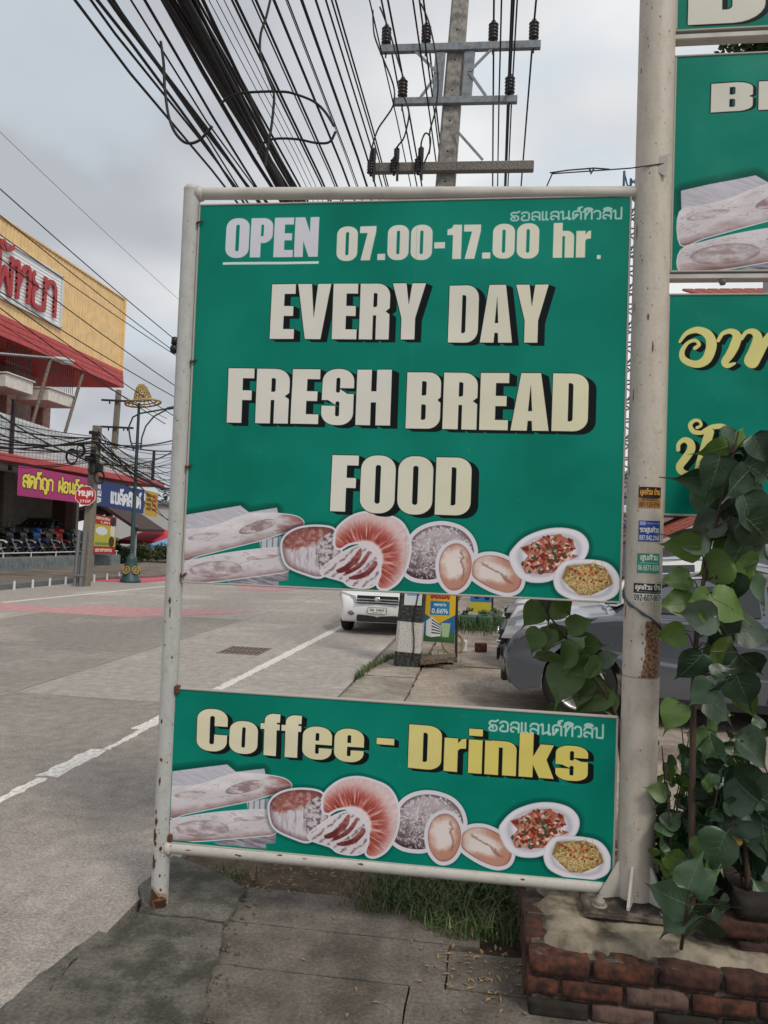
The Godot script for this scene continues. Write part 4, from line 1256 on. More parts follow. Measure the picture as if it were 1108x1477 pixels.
const LOOPS := [[[-2.478,5.158,-5.2],[-2.449,5.002,-5.2],[-2.428,4.795,-5.2],[-2.393,4.614,-5.2],[-2.339,4.484,-5.2],[-2.251,4.399,-5.2],[-2.162,4.407,-5.2],[-2.098,4.465,-5.2],[-2.058,4.515,-5.2]],[[-2.312,5.148,-6.0],[-2.231,5.209,-6.0],[-2.114,5.234,-6.0],[-1.919,5.237,-6.0],[-1.713,5.217,-6.0],[-1.536,5.146,-6.0],[-1.429,5.056,-6.0],[-1.343,4.926,-6.0]],[[-2.038,4.821,-6.2],[-1.982,4.921,-6.2],[-1.874,4.947,-6.2],[-1.693,4.935,-6.2],[-1.542,4.9,-6.2],[-1.424,4.902,-6.2],[-1.374,4.989,-6.2]],[[-1.924,6.009,-6.0],[-1.953,5.864,-6.0],[-1.993,5.72,-6.0],[-1.986,5.544,-6.0],[-1.919,5.365,-6.0],[-1.859,5.217,-6.0],[-1.866,4.956,-6.0],[-1.892,4.755,-6.0],[-1.903,4.611,-6.0]],[[-1.68,8.364,-9.5],[-1.65,8.044,-9.5],[-1.521,7.72,-9.5],[-1.373,7.352,-9.5],[-1.381,7.082,-9.5],[-1.549,6.819,-9.5],[-1.635,6.507,-9.5],[-1.645,6.283,-9.5]],[[-1.066,8.419,-9.5],[-0.961,8.188,-9.5],[-0.859,7.778,-9.5],[-0.809,7.373,-9.5],[-0.832,7.016,-9.5],[-0.892,6.751,-9.5],[-0.884,6.528,-9.5],[-0.948,6.352,-9.5]],[[-1.592,8.404,-9.5],[-1.474,8.125,-9.5],[-1.323,7.665,-9.5],[-1.243,7.436,-9.5]],[[-1.235,7.211,-9.5],[-1.165,6.984,-9.5],[-1.224,6.673,-9.5],[-1.308,6.542,-9.5],[-1.292,6.362,-9.5]],[[-0.983,6.353,-9.5],[-0.993,6.621,-9.5],[-0.944,6.735,-9.5],[-0.88,6.662,-9.5],[-0.891,6.466,-9.5]]]

# ---------------------------------------------------------------- the signs
func uv_tube(st: SurfaceTool, c: Vector3, r: float, y0: float, y1: float, sides := 40, rows := 1) -> void:   # u = 0.5 faces +z
	st.set_smooth_group(0)
	for i in sides:
		var a := TAU * i / sides - PI
		var b := TAU * (i + 1) / sides - PI
		var ua := float(i) / sides
		var ub := float(i + 1) / sides
		var p := func(t, y): return c + Vector3(r * sin(t), y, r * cos(t))
		quad_uv(st, p.call(a, y0), p.call(b, y0), p.call(b, y1), p.call(a, y1), Vector2(ua, 1), Vector2(ub, 1), Vector2(ub, 0), Vector2(ua, 0))

func rust_blot(pic: Pic, x: float, y: float, rx: float, ry: float, deep := 1.0) -> void:
	var pts := []
	for k in 14:
		var a := TAU * k / 14
		pts.append(Vector2(x + cos(a) * rx * rng.randf_range(0.6, 1.25), y + sin(a) * ry * rng.randf_range(0.6, 1.25)))
	pic.shape(grown(closed(pts), rx * 0.3), Color8(150, 112, 84), 0.5)
	pic.shape(closed(pts), Color8(58, 34, 24).lerp(Color8(112, 68, 44), 1.0 - deep))

func post_print(y0: float, y1: float, girth: float, base: Color, sd: int) -> Pic:      # old cream paint, stained
	var p := Pic.new(-girth / 2, y0, girth / 2, y1, minf(250.0 / girth, 2000.0 / (y1 - y0)), base)
	var n := FastNoiseLite.new()
	n.seed = sd
	n.frequency = 1.0
	n.fractal_octaves = 4
	for y in range(0, p.h, 2):
		for x in range(0, p.w, 2):
			var X := x / p.s * 30.0
			var Y := y / p.s
			var v := n.get_noise_2d(X * 0.6, Y * 7.0) * 0.6 + n.get_noise_2d(X * 1.5, Y * 40.0) * 0.4
			p.im.fill_rect(Rect2i(x, y, 2, 2), base.lerp(Color8(132, 118, 100) if v > 0 else Color8(216, 212, 206), clampf(absf(v) * 0.4, 0, 0.3)))
	return p

func signs() -> void:
	var paint := rough_mat("old_cream_paint", [Color8(182, 178, 170), Color8(196, 193, 187), Color8(202, 199, 194)], 0.8, 0.01, 0.45, 0.0)
	var steel := mat("weathered_edge", Color8(170, 166, 158), 0.6)
	# the frame: post at the road, two rails
	var fr := thing("tube_stand", "grey painted tube frame with rusty foot, welded to the thick pole", "sign frame", xf(Vector3(-1.315, 0.03, SZ)))
	var g := TAU * 0.036
	var pic := post_print(0.0, 3.08, g, Color8(182, 184, 182), 4)
	for b in [[-0.005, 0.03, 0.05, 0.03], [-0.03, 0.04, 0.04, 0.05], [0.02, 0.02, 0.03, 0.02], [-0.02, 0.19, 0.012, 0.03], [0.012, 0.14, 0.004, 0.006], [-0.022, 0.3, 0.01, 0.026], [-0.015, 0.27, 0.007, 0.01], [0.01, 0.25, 0.006, 0.01], [-0.018, 0.36, 0.008, 0.02], [-0.02, 0.4, 0.005, 0.012], [0.018, 0.08, 0.004, 0.006], [-0.012, 0.78, 0.005, 0.008], [-0.005, 0.62, 0.006, 0.007], [-0.008, 0.53, 0.004, 0.02], [0.0, 1.29, 0.0045, 0.014], [0.003, 1.24, 0.003, 0.02], [-0.015, 1.1, 0.003, 0.004], [0.02, 1.05, 0.003, 0.006], [-0.02, 1.2, 0.003, 0.005]]:
		rust_blot(pic, b[0], b[1], b[2], b[3], rng.randf_range(0.6, 1.0))
	for i in 160:
		var y := 3.0 * pow(rng.randf(), 2.2)
		rust_blot(pic, rng.randf_range(-0.11, 0.11), y, rng.randf_range(0.001, 0.003), rng.randf_range(0.001, 0.004), rng.randf())
	var st := mb()
	uv_tube(st, Vector3.ZERO, 0.036, 0.0, 3.05, 28)
	done(st, "post", print_mat("post_paint", pic.im, 0.5), fr)
	st = mb()
	ball(st, xf(Vector3(0, 3.045, 0)), Vector3(0.038, 0.026, 0.038), 20, 8)
	done(st, "cap", paint, fr)
	st = mb()
	tube(st, [Vector3(0.02, 3.03, 0), Vector3(0.9, 3.012, 0), Vector3(1.87, 2.99, 0)], 0.0255, 20)
	done(st, "rail", paint, fr)
	pic = post_print(0.0, 1.85, TAU * 0.026, Color8(192, 190, 184), 6)
	for i in 26: rust_blot(pic, rng.randf_range(-0.05, 0.0), pow(rng.randf(), 1.4) * 1.8, rng.randf_range(0.0015, 0.004), rng.randf_range(0.002, 0.014), rng.randf_range(0.4, 1))
	st = mb()
	uv_tube(st, Vector3.ZERO, 0.026, 0.0, 1.82, 24)
	done(st, "rail", print_mat("rail_paint", pic.im, 0.45), fr, Transform3D(Basis(Vector3(0, -1, 0), Vector3(1, 0.003, 0), Vector3(0, 0, 1)), Vector3(0.02, 0.246, 0)))
	st = mb()
	lathe(st, xf(Vector3(0.012, 0.246, 0), 0, 0, -90), [Vector2(0, 0.0), Vector2(0.034, 0.012), Vector2(0.033, 0.03), Vector2(0.024, 0.036)], 18)
	lathe(st, xf(Vector3(0.012, 3.03, 0), 0, 0, -90), [Vector2(0, 0.0), Vector2(0.034, 0.012), Vector2(0.032, 0.034), Vector2(0.024, 0.04)], 18)
	done(st, "weld_collar", paint, fr)
	# rusted clips that tie the boards to the post
	st = mb()
	for y in [1.39, 2.9, 2.3, 1.85]: tube(st, [Vector3(0.03, y, 0.01), Vector3(0.045, y - 0.01, 0.03), Vector3(0.06, y + 0.005, 0.02)], 0.005, 6)
	box(st, xf(Vector3(0.042, 0.905, 0.012)), Vector3(0.02, 0.035, 0.03), 0.004)
	box(st, xf(Vector3(0.042, 0.29, 0.012)), Vector3(0.018, 0.03, 0.03), 0.004)
	done(st, "clip", mat("rust", Color8(92, 58, 40), 0.9), fr)
	st = mb()
	ball(st, xf(Vector3(-0.045, 2.35, 0.01)), Vector3(0.018, 0.022, 0.018), 10, 6)
	lathe(st, xf(Vector3(-0.043, 2.37, 0.01)), [Vector2(0.0, 0), Vector2(0.016, 0.0), Vector2(0.014, 0.03), Vector2(0, 0.034)], 10)
	done(st, "lamp_socket", mat("black_plastic", Color8(24, 24, 26), 0.5), fr)

	# boards: printed film on sheet with a thin metal rim
	board("opening_hours_sign", "large green board with opening hours and fresh bread lettering", -1.27, 0.517, 1.39, 3.0, sign_print(), steel, 0.006)
	board("drinks_sign", "low green board with yellow coffee and drinks lettering above the bottom rail", -1.284, 0.518, 0.303, 0.935, coffee_print(), steel, 0.0)
	board("bakery_sign", "green board with white lettering and long loaves right of the thick pole", 0.684, 1.9, 2.7, 3.56, board_bread_print(), steel, 0.004)
	board("restaurant_sign", "green board with big pale yellow Thai script behind the sapling", 0.68, 1.9, 1.74, 2.6, board_thai_print(), steel, 0.003)
	board("shop_name_sign", "green board with big white letters above the loaf board", 0.682, 1.9, 3.672, 4.2, board_top_print(), steel, 0.002)
	var ra := thing("board_rack", "cream painted box rails carrying the three boards right of the pole", "sign frame", xf(Vector3(0.68, 0, SZ - 0.05)))
	for y in [2.678, 3.646, 4.22]:
		st = mb()
		box(st, xf(Vector3(0.61, y - (0.0 if y < 4 else 0.0), 0.035)), Vector3(1.24, 0.022, 0.05), 0.003)
		done(st, "rail", paint, ra)
	st = mb()
	tube(st, [Vector3(1.29, 0.0, 0.04), Vector3(1.29, 5.0, 0.04)], 0.06, 20)
	done(st, "post", paint, ra)
	st = mb()
	lathe(st, xf(Vector3(0.2, 2.656, 0.05)), [Vector2(0, -0.012), Vector2(0.01, -0.01), Vector2(0.014, 0.0), Vector2(0.014, 0.008)], 12)
	done(st, "lamp_holder", mat("lamp_grey", Color8(120, 118, 114), 0.6), ra)

	# the thick pole
	var po := thing("sign_pole", "thick cream steel pole with stickers, bolted to the brick plinth", "pole", xf(Vector3(0.608, 0.262, SZ)))
	g = TAU * 0.07
	pic = post_print(0.0, 4.4, g, Color8(196, 188, 176), 9)
	var o := -0.262
	# bare rusted patch
	var n := FastNoiseLite.new()
	n.seed = 3
	n.frequency = 1.0
	n.fractal_octaves = 4
	pic.shape(rough_edge_flat([Vector2(-0.012, 1.107 + o), Vector2(0.125, 1.107 + o), Vector2(0.125, 1.32 + o), Vector2(0.0, 1.32 + o), Vector2(0.0, 1.2 + o)], 0.004), func(x, y):
		var v := n.get_noise_2d(x * 60, y * 60)
		return Color8(150, 116, 92).lerp(Color8(84, 48, 34), clampf(v * 1.6 + 0.25, 0, 1)))
	for i in 34: rust_blot(pic, rng.randf_range(-0.025, 0.1), 1.107 + o + rng.randf() * 0.2, rng.randf_range(0.001, 0.004), rng.randf_range(0.001, 0.006), 0.9)
	pic.rect(-0.22, 1.104 + o, 0.22, 1.1065 + o, Color8(120, 108, 96))
	for i in 240: rust_blot(pic, rng.randf_range(-0.2, 0.2), rng.randf() * 4.3, rng.randf_range(0.0008, 0.0025), rng.randf_range(0.001, 0.005), rng.randf())
	for b in [[-0.08, 2.85, 0.003, 0.03], [-0.085, 2.55, 0.003, 0.02], [-0.075, 2.2, 0.003, 0.03], [-0.09, 1.35, 0.004, 0.03], [-0.08, 3.5, 0.003, 0.012], [-0.02, 2.5, 0.004, 0.012], [0.0, 2.38, 0.003, 0.02], [-0.09, 1.9, 0.003, 0.02]]:
		rust_blot(pic, b[0], b[1] + o, b[2], b[3], 0.4)
	st = mb()
	uv_tube(st, Vector3.ZERO, 0.07, 0.0, 4.4, 48)
	done(st, "pole", print_mat("pole_paint", pic.im, 0.5), po)
	st = mb()
	tube(st, [Vector3(0, 4.4, 0), Vector3(0, 6.5, 0)], 0.07, 32)
	done(st, "pole_extension", paint, po)
	st = mb()
	box(st, xf(Vector3(0.0, -0.011, 0.0)), Vector3(0.42, 0.02, 0.36), 0.003)
	done(st, "base_plate", rough_mat("grimy_steel", [Color8(34, 30, 27), Color8(62, 54, 48), Color8(120, 110, 98)], 0.6, 0.012, 0.8), po)
	for a in [[-70, 0], [-20, 1], [40, 2], [85, 3], [150, 4], [-140, 5]]:
		st = mb()
		var t := xf(Vector3.ZERO, a[0] - 90.0)
		prism(st, t, PackedVector2Array([Vector2(0.068, 0.0), Vector2(0.15, 0.0), Vector2(0.15, 0.012), Vector2(0.076, 0.13), Vector2(0.068, 0.13)]), -0.005, 0.005)
		done(st, "gusset", paint, po)
	for b in [[-0.15, 0.12], [0.09, 0.145], [-0.165, -0.02], [-0.15, -0.14], [0.17, 0.12], [0.15, -0.14]]:
		st = mb()
		lathe(st, xf(Vector3(b[0], 0, b[1])), [Vector2(0, -0.001), Vector2(0.028, -0.001), Vector2(0.028, 0.005), Vector2(0.0, 0.005)], 18)
		lathe(st, xf(Vector3(b[0], 0.004, b[1]), rng.randf() * 60), [Vector2(0, 0), Vector2(0.02, 0), Vector2(0.02, 0.018), Vector2(0.012, 0.02), Vector2(0.011, 0.034), Vector2(0, 0.034)], 6)
		done(st, "bolt", rough_mat("pale_bolt", [Color8(110, 92, 74), Color8(170, 158, 140), Color8(188, 180, 166)], 0.05, 0.05, 0.6), po)
	st = mb()
	prism(st, xf(Vector3(0.02, 2.83, 0.072), -20), PackedVector2Array([Vector2(-0.018, -0.02), Vector2(0.012, -0.045), Vector2(0.02, 0.04), Vector2(-0.01, 0.04)]), -0.004, 0.004)
	done(st, "bracket", paint, po)
	# guy wire from the bracket to the left
	var w := thing("guy_wire", "thin twisted guy wire running from the pole bracket over the top rail", "wire", xf(Vector3(0.63, 3.1, SZ + 0.075)))
	st = mb()
	tube(st, [Vector3(0, 0, 0), Vector3(-0.12, -0.005, -0.02), Vector3(-0.2, -0.004, -0.03), Vector3(-0.42, 0.0, -0.06), Vector3(-1.3, -0.14, -6.6)], 0.0028, 6)
	tube(st, [Vector3(-0.2, -0.002, -0.03), Vector3(-0.26, 0.009, -0.04), Vector3(-0.36, 0.008, -0.05), Vector3(-0.43, 0.004, -0.06)], 0.003, 5)
	tube(st, [Vector3(-0.26, 0.006, -0.04), Vector3(-0.27, -0.015, -0.04), Vector3(-0.275, 0.004, -0.04)], 0.004, 5)
	done(st, "strand", mat("galvanised", Color8(70, 68, 68), 0.5, 0.6), w)
	# bluish tie wire round the pole
	st = mb()
	var pts := []
	for k in 40:
		var a := -2.2 + 4.2 * k / 39.0
		pts.append(Vector3(0.608 + 0.0735 * sin(a), 1.41 - 0.045 * (a + 1.4), SZ + 0.0735 * cos(a)))
	pts.append(Vector3(0.72, 1.3, SZ + 0.0))
	pts.append(Vector3(0.8, 1.285, SZ - 0.03))
	tube(st, pts, 0.0035, 6)
	var pts2 := []
	for k in 30:
		var a := -1.9 + 3.4 * k / 29.0
		pts2.append(Vector3(0.608 + 0.074 * sin(a), 1.402 - 0.042 * (a + 1.4) + 0.004 * sin(a * 9.0), SZ + 0.074 * cos(a)))
	tube(st, pts2, 0.003, 6)
	tag(done(st, "tie_wire", mat("blue_grey_wire", Color8(74, 92, 96), 0.5)), "bluish wire tied round the thick pole below the stickers", "wire")
	stickers()

func rough_edge_flat(pts: Array, amp: float) -> Array:
	return rough_edge(pts, amp, 0.008)

func board(called: String, label: String, x0: float, x1: float, y0: float, y1: float, img: Image, steel: Material, sag: float) -> void:
	var t := thing(called, label, "sign", xf(Vector3(x0, y0, SZ + 0.012)))
	var w := x1 - x0
	var h := y1 - y0
	var m := print_mat(called + "_print", img, 0.42)
	m.metallic_specular = 0.25
	var n := FastNoiseLite.new()
	n.seed = called.hash() % 1000
	n.frequency = 1.6
	var st := mb()
	st.set_smooth_group(0)
	var nx := 36
	var ny := 40
	var pt := func(i: int, j: int) -> Vector3:
		var u := float(i) / nx
		var v := float(j) / ny
		var e := minf(minf(u, 1 - u) * w, minf(v, 1 - v) * h)
		var z := (n.get_noise_2d(u * w * 1.2, v * h * 1.2) * 0.01 + 0.003) * clampf(e * 8.0, 0, 1)
		if sag > 0.005: z += 0.005 * exp(-pow((v * h + y0 - 1.94 + 0.02 * sin(u * 9.0)) / 0.012, 2.0)) * clampf(0.4 + n.get_noise_2d(u * 30.0, 5.0) * 2.0, 0, 1.2) + (0.004 * exp(-pow((u * w + x0 - 0.4) / 0.05, 2.0) - pow((v * h + y0 - 1.97) / 0.05, 2.0)))
		return Vector3(u * w, v * h, z)
	for i in nx:
		for j in ny:
			var ua := Vector2(float(i) / nx, 1.0 - float(j) / ny)
			var ub := Vector2(float(i + 1) / nx, 1.0 - float(j + 1) / ny)
			quad_uv(st, pt.call(i, j), pt.call(i + 1, j), pt.call(i + 1, j + 1), pt.call(i, j + 1), ua, Vector2(ub.x, ua.y), ub, Vector2(ua.x, ub.y))
	done(st, "printed_sheet", m, t)
	st = mb()
	box(st, xf(Vector3(w * 0.5, h * 0.5, -0.011)), Vector3(w - 0.004, h - 0.004, 0.012))
	done(st, "backing_sheet", steel, t)
	for r in [[w * 0.5, -0.004, w + 0.016, 0.008], [w * 0.5, h + 0.004, w + 0.016, 0.008], [-0.004, h * 0.5, 0.008, h], [w + 0.004, h * 0.5, 0.008, h]]:
		st = mb()
		box(st, xf(Vector3(r[0], r[1], -0.008)), Vector3(r[2], r[3], 0.024), 0.002)
		done(st, "rim", steel, t)

func stickers() -> void:
	var jobs := [
		["black_and_gold_sticker", "black and gold phone number sticker, topmost on the thick pole", 0.571, 0.655, 1.757, 1.838],
		["blue_sticker", "blue sticker with white lettering on the thick pole", 0.574, 0.655, 1.628, 1.708],
		["teal_sticker", "teal green sticker with white lettering on the thick pole", 0.572, 0.657, 1.507, 1.582],
		["black_and_white_sticker", "black and white phone number sticker, lowest on the thick pole", 0.563, 0.668, 1.396, 1.467]]
	for j in jobs.size():
		var q: Array = jobs[j]
		var a := asin(clampf((q[2] - 0.608) / 0.0712, -0.98, 0.98))
		var b := asin(clampf((q[3] - 0.608) / 0.0712, -0.98, 0.98))
		var w := 0.0712 * (b - a)
		var h: float = q[5] - q[4]
		var base: Color = [Color8(28, 22, 18), Color8(34, 66, 150), Color8(36, 140, 112), Color8(206, 202, 196)][j]
		var p := Pic.new(0, 0, w, h, 2000, base)
		var wh := Color8(226, 226, 222)
		if j == 0:
			p.rect(0, 0, w, h * 0.5, Color8(176, 122, 56))
			thai(p, "ดูดส้วม บ้าน", w * 0.06, w * 0.94, h * 0.64, h * 0.84, 0.0016, Color8(212, 150, 70))
			p.ell(w * 0.5, h * 0.5, w * 0.42, h * 0.07, 0, Color8(30, 28, 30))
			thai(p, "บริการรถดูดทุกวัน", w * 0.12, w * 0.88, h * 0.34, h * 0.4, 0.0007, Color8(60, 34, 20))
			type(p, "081-125-9766", w * 0.05, w * 0.95, h * 0.06, h * 0.28, Color8(30, 20, 16))
		elif j == 1:
			p.rect(w * 0.04, h * 0.78, w * 0.3, h * 0.96, Color8(150, 170, 214))
			p.rect(w * 0.34, h * 0.84, w * 0.96, h * 0.9, Color8(120, 146, 200))
			thai(p, "รถสูบส้วม", w * 0.06, w * 0.94, h * 0.46, h * 0.64, 0.0017, wh)
			type(p, "097.942.2168", w * 0.04, w * 0.96, h * 0.06, h * 0.3, wh)
		elif j == 2:
			thai(p, "สูบส้วม", w * 0.12, w * 0.9, h * 0.68, h * 0.88, 0.0019, wh)
			p.rect(w * 0.1, h * 0.5, w * 0.9, h * 0.53, Color8(170, 214, 200))
			type(p, "06-5671-5576", w * 0.04, w * 0.96, h * 0.12, h * 0.42, wh)
		else:
			p.rect(0, h * 0.46, w, h, Color8(24, 24, 26))
			thai(p, "ดูดส้วม บ้าน", w * 0.05, w * 0.95, h * 0.68, h * 0.88, 0.0018, wh)
			p.rect(w * 0.08, h * 0.53, w * 0.92, h * 0.56, Color8(150, 150, 150))
			type(p, "092-607-0679", w * 0.02, w * 0.98, h * 0.06, h * 0.4, Color8(26, 26, 28))
		var st := mb()
		st.set_smooth_group(0)
		var k := 14
		for i in k:
			var s := lerpf(a, b, float(i) / k)
			var e := lerpf(a, b, float(i + 1) / k)
			var f := func(t, y): return Vector3(0.608 + 0.0712 * sin(t), y, SZ + 0.0712 * cos(t))
			quad_uv(st, f.call(s, q[4]), f.call(e, q[4]), f.call(e, q[5]), f.call(s, q[5]), Vector2(float(i) / k, 1), Vector2(float(i + 1) / k, 1), Vector2(float(i + 1) / k, 0), Vector2(float(i) / k, 0))
		tag(done(st, q[0], print_mat(q[0], p.im, 0.4)), q[1], "sticker")

# ---------------------------------------------------------------- brick plinth and planter
func chipped(st: SurfaceTool, s: Vector3) -> void:      # a worn brick: rounded block with knocked-off corners
	var nx := 6
	var ny := 3
	var nz := 3
	var n := FastNoiseLite.new()
	n.seed = rng.randi() % 9000
	n.frequency = 16.0
	var P := func(v: Vector3) -> Vector3:
		var h := s * 0.5
		var q := v * h
		var inner := (h - Vector3.ONE * 0.0065).max(Vector3.ZERO)
		var c := q.clamp(-inner, inner)
		var d := q - c
		if d.length() > 0.0065: q = c + d.normalized() * 0.0065
		var bite := maxf(0.0, n.get_noise_3d(q.x + 3.0, q.y * 1.5, q.z * 1.5) - 0.18) * 0.05 * clampf((absf(v.x) + absf(v.y) + absf(v.z) - 1.3) * 1.4, 0, 1)
		return q - q.normalized() * (bite + n.get_noise_3d(q.x * 3.0, q.y * 3.0, q.z * 3.0) * 0.0022)
	st.set_smooth_group(0)
	for f in 6:
		var ax := f >> 1
		var u := (ax + 1) % 3
		var w := (ax + 2) % 3
		var cnt := [nx, ny, nz]
		for i in cnt[u]:
			for j in cnt[w]:
				var q := []
				for o in [[0, 0], [1, 0], [1, 1], [0, 1]]:
					var v := Vector3.ZERO
					v[ax] = 1.0 if f & 1 else -1.0
					v[u] = -1.0 + 2.0 * (i + o[0]) / cnt[u]
					v[w] = -1.0 + 2.0 * (j + o[1]) / cnt[w]
					q.append(P.call(v))
				if f & 1: quad(st, q[0], q[1], q[2], q[3])
				else: quad(st, q[3], q[2], q[1], q[0])

func bricks() -> void:
	var reds := []
	var pal := [[Color8(38, 26, 22), Color8(112, 64, 46)], [Color8(36, 25, 22), Color8(88, 52, 42)], [Color8(34, 26, 24), Color8(74, 48, 40)], [Color8(70, 58, 54), Color8(108, 86, 78)], [Color8(26, 24, 22), Color8(46, 40, 34)]]
	for i in pal.size(): reds.append(rough_mat("brick_tone_%d" % i, [pal[i][0], pal[i][0].lerp(pal[i][1], 0.55), pal[i][1]], 0.3, 0.012, 0.92, 0.35))
	var mortar := rough_mat("grey_mortar", [Color8(50, 45, 40), Color8(84, 76, 68), Color8(116, 106, 94)], 0.4, 0.015, 0.95, 0.4)
	var cap := rough_mat("pale_mortar_cap", [Color8(60, 54, 46), Color8(136, 126, 110), Color8(168, 158, 142)], 0.8, 0.008, 0.95, 0.3)
	var shapes := []
	for i in 9:
		var st := mb()
		chipped(st, Vector3(0.105 if i % 3 == 2 else 0.2, 0.06, 0.1))
		st.generate_normals()
		shapes.append(st.commit())
	var pl := thing("brick_plinth", "low brick plinth with pale mortar top under the thick pole", "plinth", xf(Vector3(0.18, 0, -2.71)))
	var st := mb()
	box(st, xf(Vector3(0.72, 0.105, -0.45)), Vector3(1.404, 0.2, 0.86), 0.0)
	done(st, "core", mortar, pl)
	st = mb()
	var nz := FastNoiseLite.new()
	nz.frequency = 5.0
	st.set_smooth_group(0)
	for i in 50:                                              # uneven mortar bed on top
		for j in 30:
			var q := []
			for o in [[0, 0], [0, 1], [1, 1], [1, 0]]:
				var x: float = 0.05 + (i + o[0]) * 0.0275
				var z: float = -0.87 + (j + o[1]) * 0.0275
				var edge := minf(x - 0.05, -0.045 - z) + nz.get_noise_2d(x * 2.2 + 7.0, z * 2.2) * 0.05
				q.append(Vector3(x, 0.231 + nz.get_noise_2d(x, z) * 0.014 + nz.get_noise_2d(x * 5.0, z * 5.0) * 0.006 - 0.05 * (1.0 - smoothstep(0.0, 0.05, edge)), z))
			quad(st, q[0], q[1], q[2], q[3])
	done(st, "mortar_bed", cap, pl)
	for row in 3:
		var y := 0.035 + row * 0.0715
		var x := 0.006 if row % 2 == 0 else -0.07
		if row == 1: x = -0.085
		while x < 1.42:
			var half := row == 1 and x < 0
			var l := 0.105 if half else 0.2
			if half: x = 0.0
			var k := rng.randi() % 5
			if row == 2: k = [0, 0, 1, 1, 3, 1, 2, 1][mini(7, int(x / 0.208))]
			elif row == 1: k = [0, 3, 0, 2, 1, 1, 4, 2][mini(7, int(x / 0.208))]
			else: k = [4, 3, 4, 4, 2, 4, 4, 4][mini(7, int(x / 0.208))]
			inst(shapes[(2 if half else rng.randi() % 2) + 3 * (rng.randi() % 3)], "brick", reds[k], pl, xf(Vector3(x + l * 0.5, y + rng.randf_range(-0.002, 0.002), -0.05 + rng.randf_range(-0.005, 0.004)), rng.randf_range(-1.2, 1.2), 0, rng.randf_range(-0.8, 0.8)))
			x += l + 0.011
		for e in 4:                                           # left end, laid the other way
			inst(shapes[e % 2 + 3 * (row % 3)], "brick", reds[(row * 2 + e) % 3], pl, xf(Vector3(0.048 + rng.randf_range(-0.006, 0.004), y, -0.21 - e * 0.211), 90 + rng.randf_range(-1.5, 1.5)))
	# higher planter wall to the right
	var pw := thing("brick_planter", "dark mossy brick planter wall right of the plinth", "planter", xf(Vector3(0.92, 0.2, -2.84)))
	st = mb()
	box(st, xf(Vector3(0.46, 0.09, -0.5)), Vector3(0.9, 0.17, 0.96))
	done(st, "core", rough_mat("planter_soil", [Color8(30, 26, 22), Color8(52, 44, 36), Color8(66, 56, 46)], 0.3, 0.04), pw)
	for row in 3:
		var x := -0.02 if row % 2 == 0 else -0.12
		while x < 0.9:
			inst(shapes[rng.randi() % 2 + 3 * (rng.randi() % 3)], "brick", reds[[2, 4, 1, 4, 2, 3][rng.randi() % 6]], pw, xf(Vector3(x + 0.1, 0.03 + row * 0.0705, -0.05 + rng.randf_range(-0.006, 0.006)), rng.randf_range(-2, 2), 0, rng.randf_range(-1, 1)))
			x += 0.211

# ---------------------------------------------------------------- plants
func leaf_mesh(fold: float, curl: float, tip: float) -> ArrayMesh:      # heart-shaped with a drip tip; base at 0, along +y, length 1, faces +z
	var prof := [[0.0, 0.0], [-0.03, 0.2], [0.06, 0.36], [0.22, 0.43], [0.4, 0.4], [0.56, 0.3], [0.7, 0.18], [0.8, 0.08], [0.88, 0.03], [1.0 + tip, 0.004]]
	var st := mb()
	st.set_smooth_group(0)
	for s in [-1.0, 1.0]:
		for i in prof.size() - 1:
			var a: Array = prof[i]
			var b: Array = prof[i + 1]
			var at := func(y: float, w: float, f: float) -> Vector3:
				return Vector3(s * w * f, y, -curl * y * y + absf(w * f) * fold - 0.1 * (w * f) * (w * f) + 0.035 * sin(y * 13.0 + s + curl * 20.0) * f)
			var ya := maxf(a[0], 0.0)
			var yb := maxf(b[0], 0.0)
			for k in 2:
				var f0 := k * 0.5
				var f1 := f0 + 0.5
				var A = at.call(lerpf(ya, a[0], f0), a[1], f0)
				var B = at.call(lerpf(ya, a[0], f1), a[1], f1)
				var C2 = at.call(lerpf(yb, b[0], f1), b[1], f1)
				var D = at.call(lerpf(yb, b[0], f0), b[1], f0)
				if s > 0: quad(st, A, B, C2, D)
				else: quad(st, D, C2, B, A)
	# midrib, a slightly raised paler line is part of the blade
	st.generate_normals()
	return st.commit()

func leaf_mat(key: String, c: Color, back: Color, rough := 0.42) -> StandardMaterial3D:
	if mats.has(key): return mats[key]
	var m := rough_mat(key, [c.darkened(0.1), c, c.lightened(0.03)], 0.35, 0.01, rough, 0.12)
	m.backlight_enabled = true
	m.backlight = back
	return m

var leaf_kinds := []
var leaf_mats := []
var rib_meshes := []

func leaf(parent: Node, p: Vector3, length: float, deg: float, kind: int, tilt := 0.0, lean := 0.0) -> void:
	# deg: direction of the tip seen from the street side, 0 right, 90 down
	var b := Basis(Vector3(0, 0, 1), deg_to_rad(-deg - 90.0))
	b = b * Basis(Vector3(0, 1, 0), deg_to_rad(tilt)) * Basis(Vector3(1, 0, 0), deg_to_rad(lean))
	b = b.scaled(Vector3.ONE * length)
	var o := p - b.y * 0.5
	var k := rng.randi() % leaf_kinds.size()
	var l := inst(leaf_kinds[k], "leaf", leaf_mats[kind], parent, Transform3D(b, o))
	inst(rib_meshes[k], "midrib", leaf_mats[5], l, Transform3D.IDENTITY)

